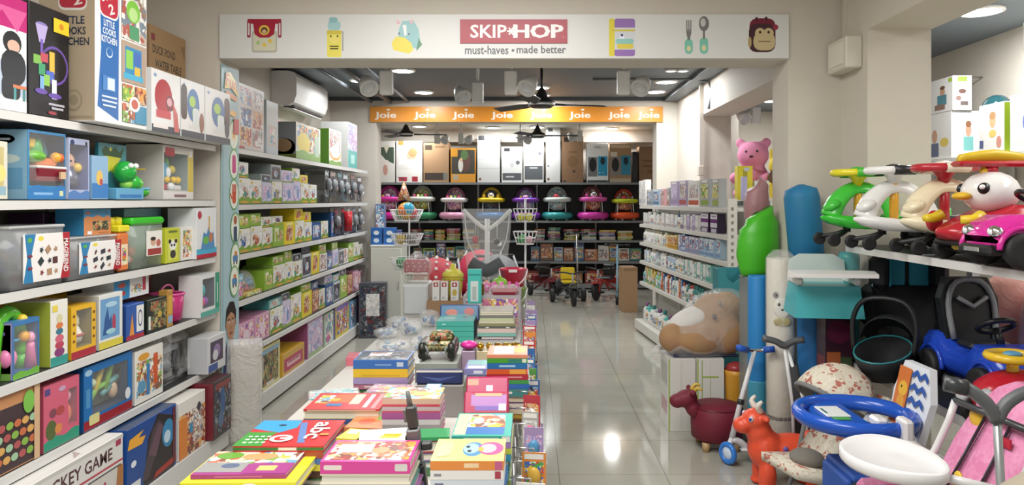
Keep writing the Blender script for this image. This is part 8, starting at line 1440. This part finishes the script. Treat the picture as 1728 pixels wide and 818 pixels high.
# white cartons with beanbag
for i, (x0, x1, yf) in enumerate(((.915, 1.1, 4.96), (1.106, 1.29, 4.96))):
    carton('baby_chair_box', 'white carton with lime edges under the wrapped tan beanbag, %s' % ('aisle side one' if i == 0 else 'the one behind the crimson stool'), 'carton', x1-x0, .3, .485, '#dedcd6', [('F', 'r', .04, .5, .05, 1, '#9ab83a'), ('F', 'r', .5, .5, .012, .96, '#bcbab4')]+([('F', 'r', .2, .5, .03, .96, '#8aa83a'), ('F', 'r', .5, .75, .6, .02, '#9ab83a'), ('F', 'r', .5, .5, .02, .5, '#9ab83a')] if i else [('F', 'r', .45, .5, .012, .9, '#c8c6c0'), ('L', 'r', .5, .75, .7, .3, '#b8b8b0'), ('L', 'r', .5, .3, .7, .2, '#c89aa0')]), ((x0+x1)/2, yf, 0), 0)
t = thing('beanbag_plush', 'big tan and white plush beanbag in clear film on the white cartons', 'beanbag', (1.165, 5.12, .487), .05); t.scale = (1.06, .95, 1.05); tn = M('#b98d62', .85, 0, .25)
b = B()
for q in (((-.0, .0, .12), (.24, .15, .12)), ((.1, .02, .24), (.16, .13, .16)), ((.17, .0, .32), (.1, .1, .09)), ((-.18, -.03, .11), (.1, .1, .1)), ((-.02, -.1, .1), (.15, .08, .09)), ((.16, -.08, .13), (.12, .09, .12))): b.ell(*q, tn)
blob(b.obj('body', t), .016, 5)
b = B(); b.ell((-.06, .02, .225), (.17, .12, .075), M('#dedad4', .8), (0, -.42, 0)); blob(b.obj('white_belly', t, 'white belly'), .014, 4)
b = B(); b.ell((.06, -.13, .26), .016, '#5a4a44'); b.ell((.1, -.112, .345), .014, '#8a7a6a'); b.obj('button_eye', t); b = B(); b.box(-.2, .22, -.12, .12, -.001, .012, '#2a3050', .004); b.obj('base_cloth', t)
b = B(); n = 18; rr = random.Random(2); rings = []
for j in range(9):
    f = j/8; k = .95+.2*math.sin(PI*f)*(1-f*.5) if j < 8 else .35
    rings.append([(.27*k*(1-.38*f)*math.cos(2*PI*q/n)*(1+.06*rr.uniform(-1, 1))+.17*f-.01, .16*k*math.sin(2*PI*q/n)*(1+.06*rr.uniform(-1, 1)), .006+.42*f) for q in range(n)])
b.loft(rings, FILM(.2)); b.obj('clear_film', t)
b = B(); b.loft([[(-.27, -.05, .01), (-.25, .08, .01), (-.25, .06, .08), (-.27, -.03, .06)], [(-.33, -.02, .005), (-.32, .03, .005), (-.32, .02, .02), (-.33, -.01, .02)]], FILM(.3)); b.obj('film_tail', t)
# animal stool
t = thing('animal_stool', 'crimson animal-shaped stool with yellow horns and wooden feet', 'stool', (1.165, 4.66, 0)); cr = M('#7a1830', .6)
B().lathe([(.13, .055), (.158, .07), (.162, .16), (.158, .25), (.14, .268), (.004, .272)], cr, n=30).obj('seat', t)
b = B(); b.torus((0, 0, .255), .152, .006, '#651026'); b.obj('seam', t)
b = B(); b.ell((-.155, -.03, .25), (.05, .055, .07), cr, (0, -.5, 0)); b.ell((-.2, -.03, .31), (.075, .06, .055), cr, (0, -.2, 0)); b.ell((-.255, -.03, .295), (.05, .05, .045), cr); b.ell((-.17, .035, .36), (.018, .03, .02), cr); b.ell((-.17, -.095, .36), (.018, .03, .02), cr); blob(b.obj('head', t), .009, 5)
b = B(); b.tube([(-.16, -.06, .355), (-.14, -.08, .385), (-.11, -.09, .375)], [.014, .011, .006], '#d8b03a', 8, k=3); b.obj('horn', t); b = B(); b.tube([(-.16, .0, .355), (-.135, .0, .39), (-.105, -.01, .385)], [.014, .011, .006], '#d8b03a', 8, k=3); b.obj('horn', t)
b = B(); b.tube([(.15, .04, .2), (.175, .06, .23), (.18, .07, .17)], .008, '#651026', 6, k=3); b.obj('tail', t)
for x, y in ((-.09, -.1), (.09, -.1), (-.09, .1), (.09, .1)): B().lathe([(.02, 0), (.026, .056)], '#c09a68', (x, y, 0), 12).obj('foot', t)
# kick scooter
t = thing('kick_scooter', 'white kick scooter with blue wheels and blue grips before the crimson stool', 'scooter', (1.15, 4.34, 0), 0); ws = M('#dcdde0', .25)
bw = CLEAR('#2a7ae0', .8, .15, 'blue_wheel')
def wobj(c, ax): b = B(); b.torus((0, 0, 0), .05, .017, M('#2f7fe0', .2), ax); b.lathe([(.012, -.014), (.045, -.006), (.045, .006), (.012, .014)], '#cfe0f4', (0, 0, 0), 16, ax); o = b.obj('wheel', t); o.location = c
wobj((0, 0, .067), (.85, .5, 0)); wobj((.2, .035, .067), (.3, .95, 0))
b = B(); b.tube([(.0, .0, .067), (.012, .006, .12), (.03, .02, .15)], .016, ws); b.tube([(.03, .02, .14), (.08, .03, .12), (.12, .035, .085)], [.02, .022, .02], ws, 8, k=3); b.box(.08, .17, .0, .06, .07, .09, ws, .01); b.obj('deck', t)
b = B(); b.tube([(.03, .02, .15), (.09, .05, .36), (.175, .06, .655)], [.018, .015, .013], ws); b.obj('steering_post', t); b = B(); b.cyl((.085, .045, .34), (.092, .049, .37), .021, '#2a2c2e'); b.obj('clamp', t)
b = B(); b.tube([(.085, .02, .675), (.13, .045, .66), (.175, .06, .655), (.22, .055, .66), (.26, .04, .665)], .011, CHROME, k=3); b.obj('handlebar', t)
for p, q in (((.13, .045, .66), (.06, .0, .685)), ((.225, .053, .66), (.285, .03, .67))): b = B(); b.cyl(p, q, .019, M('#1f5ac8', .4)); b.obj('grip', t)
# orange hopper cow
t = thing('hopper_toy', 'orange inflatable bouncing cow with white horns and blue spots', 'hopper toy', (1.34, 4.0, 0), 0); og = M('#f0502e', .35)
b = B()
for q in (((.05, 0, .2), (.18, .1, .09)), ((-.08, 0, .21), (.095, .1, .11)), ((.17, 0, .21), (.075, .1, .095)), ((-.11, 0, .29), (.072, .075, .1), (0, -.25, 0)), ((-.135, 0, .365), (.072, .072, .062)), ((-.2, 0, .335), (.055, .055, .045)), ((-.1, .08, .39), (.022, .036, .018)), ((-.1, -.08, .39), (.022, .036, .018)), ((.24, 0, .25), (.028, .022, .05)),
          ((-.085, -.062, .08), (.048, .046, .09)), ((-.085, .062, .08), (.048, .046, .09)), ((.165, -.062, .08), (.048, .046, .09)), ((.165, .062, .08), (.048, .046, .09)), ((-.088, -.063, .02), (.054, .05, .022)), ((-.088, .063, .02), (.054, .05, .022)), ((.163, -.063, .02), (.054, .05, .022)), ((.163, .063, .02), (.054, .05, .022))): b.ell(q[0], q[1], og, q[2] if len(q) > 2 else None)
o = blob(b.obj('body', t), .0085, 6)
for s in (-1, 1): b = B(); b.tube([(-.115, s*.035, .415), (-.135, s*.055, .45), (-.112, s*.06, .478)], [.02, .016, .008], '#dcd2c8', 8, k=3); b.obj('horn', t); b = B(); b.ell((-.172, s*.06, .382), (.014, .01, .016), '#e8ecf0', (0, 0, -s*.4)); b.ell((-.178, s*.066, .383), (.009, .007, .01), '#2a4ab0', (0, 0, -s*.4)); b.obj('eye', t)
for x, z in ((.0, .235), (-.035, .185), (.02, .18), (.14, .25)): b = B(); b.ell((x, -.097, z), (.015, .009, .015), '#6a5ab0'); b.obj('spot', t, 'violet spot')
# ================================================================ STROLLERS IN FRONT OF THE RIDE-ON RACK
# infant rocker with canopy
t = thing('infant_rocker', 'cream infant rocker with a grey lined canopy behind the blue tray stroller', 'infant rocker', (1.45, 3.63, 0), .3)
cr = ART(['#d8d0bc', '#d8d0bc', '#e0d8c4', '#cfc6b0', '#d8d0bc', '#b86a5a'], 26, .8); gy = M('#77797a', .8)
def shade(a0, a1, R, w, c, mat, name, n=8, th=.012):
    b = B(); rings = []
    for i in range(n+1):
        a = math.radians(a0+(a1-a0)*i/n); rings.append([(c[0]-R*math.cos(a)*math.sin(q), c[1]-w*math.cos(q), c[2]+R*math.sin(a)*math.sin(q)) for q in [PI*j/14 for j in range(15)]])
    b.loft(rings, mat, closed=False, cap=False); return solid(b.obj(name, t), th)
shade(35, 130, .21, .2, (.05, 0, .53), cr, 'canopy'); shade(38, 128, .195, .188, (.05, 0, .53), gy, 'canopy_lining', th=.004)
b = B(); b.tube([(.05-.212*math.cos(math.radians(35))*math.sin(q), -.2*math.cos(q), .53+.212*math.sin(math.radians(35))*math.sin(q)) for q in [PI*j/14 for j in range(15)]], .012, gy, 8); b.obj('canopy_rim', t, 'grey canopy rim')
b = B(); b.loft([[(-.28, -.14, .3), (-.28, .14, .3), (-.28, .14, .26), (-.28, -.14, .26)], [(-.05, -.19, .26), (-.05, .19, .26), (-.05, .19, .2), (-.05, -.19, .2)], [(.17, -.19, .5), (.17, .19, .5), (.2, .19, .46), (.2, -.19, .46)], [(.23, -.15, .6), (.23, .15, .6), (.26, .15, .58), (.26, -.15, .58)]], cr); b.obj('seat', t)
for s in (-1, 1): b = B(); b.tube([(-.3, s*.18, .04), (-.1, s*.2, .012), (.12, s*.2, .012), (.23, s*.18, .04)], .012, gy, k=4); b.tube([(-.1, s*.2, .012), (-.02, s*.2, .24), (.05, s*.2, .53)], .011, gy, k=3); b.obj('rocker_leg', t)
b = B(); b.ell((-.12, 0, .3), (.08, .09, .04), M('#7a756c', .9)); b.obj('cushion', t)
# blue tray stroller, seat faces the aisle
t = thing('tray_stroller', 'blue baby stroller with an oval blue tray and zigzag backrest', 'stroller', (1.4, 3.14, 0), 0); bl = M('#1a55c8', .2); wt = M('#dedede', .25)
b = B(); ring = []
for i in range(33): a = 2*PI*i/32; ring.append((-.03+.225*math.cos(a), .22*math.sin(a), .635))
b.tube(ring, .036, bl, 10, cap=False, flat=.8); b.obj('tray_ring', t)
b = B(); b.prism([(-.2*math.cos(a)*.9, .19*math.sin(a)) for a in [PI*i/16-PI/2 for i in range(17)]], (-.03, 0, .625), (1, 0, 0), (0, 1, 0), (0, 0, 1), .02, bl); b.obj('tray_board', t)
b = B(); b.box(-.17, -.07, -.06, .09, .6455, .652, '#e2e6e4', .002); b.box(-.155, -.085, -.1, -.065, .6455, .65, '#4aa04a', .001); b.box(-.16, -.15, -.02, .05, .6525, .653, '#2a6a6a'); b.obj('play_card', t, 'white and green card')
b = B(); b.box(-.03, .02, -.2, -.12, .64, .68, wt, .01); b.obj('tray_clip', t); b = B(); b.box(.05, .09, -.265, -.18, .6, .69, wt, .01); b.obj('tray_clip', t)
b = B(); b.loft([[(.17, -.13, .56), (.17, .13, .56), (.2, .13, .55), (.2, -.13, .55)], [(.21, -.15, .72), (.21, .15, .72), (.24, .15, .72), (.24, -.15, .72)], [(.235, -.1, .85), (.235, .1, .85), (.265, .1, .85), (.265, -.1, .85)]], M('#dfe4ea', .5), sm=False); br = b.obj('backrest', t)
b = B(); u = (.06, 0, .27)
b.frame((.169, .12, .57), (0, -.24, 0), u, (-1, 0, .2)); b.lay = 10
for k in range(5): b.dec('p', .72, .1+.2*k, .52, .16, '#2256b0', [(-.5, -.5), (-.25, 0), (0, -.5), (.25, 0), (.5, -.5), (.5, 0), (.25, .5), (0, 0), (-.25, .5), (-.5, 0)])
b.dec('r', .22, .5, .42, .9, '#d8702a'); b.dec('e', .25, .62, .3, .24, '#e8b02a'); b.dec('e', .25, .38, .26, .3, '#e09a2a'); b.dec('e', .2, .64, .05, .04, '#2a2420'); b.dec('r', .22, .15, .4, .16, '#a8482a')
b.obj('print', br)
b = B(); b.box(-.1, .2, -.14, .14, .4, .43, M('#2458b8', .6), .01); b.box(-.12, -.09, -.13, .13, .2, .41, M('#2458b8', .6), .01); b.obj('seat', t)
for s in (-1, 1):
    b = B(); b.tube([(-.2, s*.2, .07), (.0, s*.19, .38), (.12, s*.18, .6)], .013, wt); b.tube([(.26, s*.2, .07), (.08, s*.19, .38), (-.06, s*.18, .6)], .013, wt); b.obj('leg', t); b = B(); b.cyl((-.2-.012, s*.2, .05), (-.1, s*.195, .225), .02, '#1f58c0'); b.obj('leg_sleeve', t)
    for x in (-.2, .26): wheel_obj(t, (x, s*.2, .06), .06, .03, (0, 1, 0), M('#2f62c8', .4), '#cfd2d4')
b = B(); b.box(-.3, -.14, -.17, .0, .2, .212, '#2c2e30', .004); b.tube([(-.3, -.17, .205), (-.25, -.17, .08), (-.2, -.17, .07)], .008, CHROME); b.obj('footrest', t)
# umbrella stroller handle with white pole behind the cow
t = thing('folded_stroller', 'folded grey-handled stroller standing before the cream rolled mat, behind the cow', 'stroller', (1.51, 4.25, 0), 0); gg = M('#5a5d60', .4)
b = B(); b.tube([(0, 0, .06), (-.02, -.02, .4), (-.07, -.03, .72)], .011, wt); b.tube([(.05, -.1, .06), (.03, -.07, .4), (-.05, -.02, .7)], .011, wt); b.obj('pole', t)
b = B(); b.tube([(-.19, -.02, .76), (-.12, -.03, .745), (-.07, -.03, .72), (-.02, -.03, .745), (.04, -.04, .755)], [.02, .018, .022, .018, .02], gg, k=3); b.obj('handle', t)
for p in ((0, 0, .05), (.05, -.1, .05)): wheel_obj(t, p, .05, .03, (0, 1, 0))
b = B(); b.loft([[(-.0, -.02, .2), (.05, -.08, .2), (.06, -.07, .22), (.01, -.0, .22)], [(-.05, -.02, .6), (-.02, -.06, .6), (.0, -.05, .62), (-.04, -.0, .62)]], M('#3a3d42', .8)); b.obj('folded_seat', t)
# pink stroller with white tray, seat faces the aisle
t = thing('tray_stroller', 'pink padded stroller with a big white snack tray', 'stroller', (1.49, 2.55, 0), .08); t.scale = (1.04, 1.0, 1.03); pk = ART(['#e88ab8', '#ec96c0', '#e482b2', '#ea90bc', '#e88ab8'], 30, .75)
b = B(); out = [(.0, -.17), (.0, .17)]; rings = []
for z, x, w, d in ((.42, -.02, .17, .05), (.52, .02, .185, .06), (.66, .1, .19, .06), (.78, .17, .17, .055), (.85, .215, .12, .045), (.88, .235, .06, .03)): rings.append([(x, -w, z), (x-.02, -w*.9, z), (x-.03, 0, z), (x-.02, w*.9, z), (x, w, z), (x+d, w*.9, z), (x+d, -w*.9, z)])
b.loft(rings, pk); b.obj('backrest', t)
b = B(); b.box(-.3, .0, -.17, .17, .4, .44, pk, .018); b.loft([[(-.32, -.16, .42), (-.32, .16, .42), (-.28, .16, .4), (-.28, -.16, .4)], [(-.4, -.15, .2), (-.4, .15, .2), (-.36, .15, .2), (-.36, -.15, .2)]], pk); b.obj('seat', t)
for s in (-1, 1): b = B(); b.box(-.28, .02, s*.175-.02, s*.175+.02, .43, .52, pk, .018); b.obj('side_pad', t); b = B(); b.tube([(-.06, s*.06, .46), (.025, s*.065, .6), (.115, s*.06, .76)], .013, '#2f3136', 6, flat=.35); b.obj('harness_strap', t)
b = B(); b.box(.085, .092, -.1, -.05, .7, .73, '#c8283c'); b.obj('label_patch', t, 'red label patch'); b = B(); b.ell((-.02, .0, .55), (.012, .03, .05), '#e8c02a'); b.obj('print', t); b = B(); b.ell((.12, .11, .74), (.012, .04, .04), '#e8b82a'); b.obj('print', t)
b = B(); rings = []
for k, z in ((.94, .63), (1.0, .642), (1.0, .67), (.96, .675), (.9, .657), (.2, .655)): rings.append([(-.235+.18*k*math.cos(a)*(1 if math.cos(a) < 0 else .62)-.0, -.02+.205*k*math.sin(a), z) for a in [2*PI*i/30 for i in range(30)]])
b.loft(rings, M('#e6e5e6', .25)); b.obj('snack_tray', t, 'white snack tray')
for s in (-1, 1):
    b = B(); b.tube([(-.18, s*.17, .645), (-.05, s*.21, .62), (.05, s*.21, .56)], .014, wt); b.obj('tray_arm', t)
    b = B(); b.tube([(-.38, s*.2, .07), (-.2, s*.2, .32), (.03, s*.21, .6), (.1, s*.2, .78)], .013, wt, k=2); b.tube([(.1, s*.2, .07), (.0, s*.2, .35), (-.12, s*.2, .55)], .012, wt); b.obj('leg', t)
    for x in (-.38, .1): wheel_obj(t, (x, s*.2, .065), .065, .03, (0, 1, 0))
b = B(); b.cyl((.1, -.2, .78), (.1, .2, .78), .012, '#3a3c3e'); b.obj('rear_bar', t)
# nearest grey Y-handled stroller
t = thing('umbrella_stroller', 'grey Y-shaped stroller handle on a metal pole before the pink stroller', 'stroller', (1.38, 2.19, 0), 0); t.scale = (.95, 1, 1.07); al = M('#a9acae', .3, .6)
b = B(); b.tube([(.03, 0, .07), (.02, 0, .45), (-.005, 0, .86)], .013, al); b.obj('pole', t)
b = B(); b.tube([(-.15, .03, .935), (-.09, .01, .925), (-.035, 0, .885), (-.005, 0, .84)], [.017, .018, .02, .02], gg, k=3); b.tube([(.15, -.03, .935), (.08, -.01, .92), (.025, 0, .885), (-.005, 0, .84)], [.017, .018, .02, .02], gg, k=3); b.obj('handle', t)
for s in (-1, 1): b = B(); b.cyl((s*.15, -s*.03, .935), (s*.09, -s*.01, .925), .022, '#34363a'); b.obj('grip', t)
b = B(); b.tube([(.02, 0, .3), (.2, .02, .12), (.32, .02, .06)], .012, al); b.tube([(.02, 0, .3), (-.1, .02, .1)], .012, al); b.obj('lower_frame', t)
for x in (.03, .32, -.1): wheel_obj(t, (x, .02 if x != .03 else 0, .06), .06, .03, (0, 1, 0))
t = thing('infant_rocker', 'beige infant rocker with dark lining at the lower corner, before the pink stroller', 'infant rocker', (1.35, 1.9, 0), -.3); t.scale = (1.1, 1.1, 1.42); bg = M('#a89c88', .85)
shade(20, 150, .2, .19, (.02, 0, .4), bg, 'canopy'); shade(22, 148, .185, .178, (.02, 0, .4), M('#4a4642', .85), 'canopy_lining', th=.004)
b = B(); b.loft([[(-.26, -.13, .26), (-.26, .13, .26), (-.26, .13, .22), (-.26, -.13, .22)], [(-.03, -.17, .2), (-.03, .17, .2), (-.03, .17, .15), (-.03, -.17, .15)], [(.18, -.17, .44), (.18, .17, .44), (.21, .17, .4), (.21, -.17, .4)]], bg); b.obj('seat', t)
for s in (-1, 1): b = B(); b.tube([(-.28, s*.17, .04), (-.1, s*.19, .012), (.1, s*.19, .012), (.2, s*.17, .04)], .012, gy, k=4); b.tube([(-.1, s*.19, .012), (-.02, s*.19, .2), (.02, s*.19, .4)], .011, gy, k=3); b.obj('rocker_leg', t)
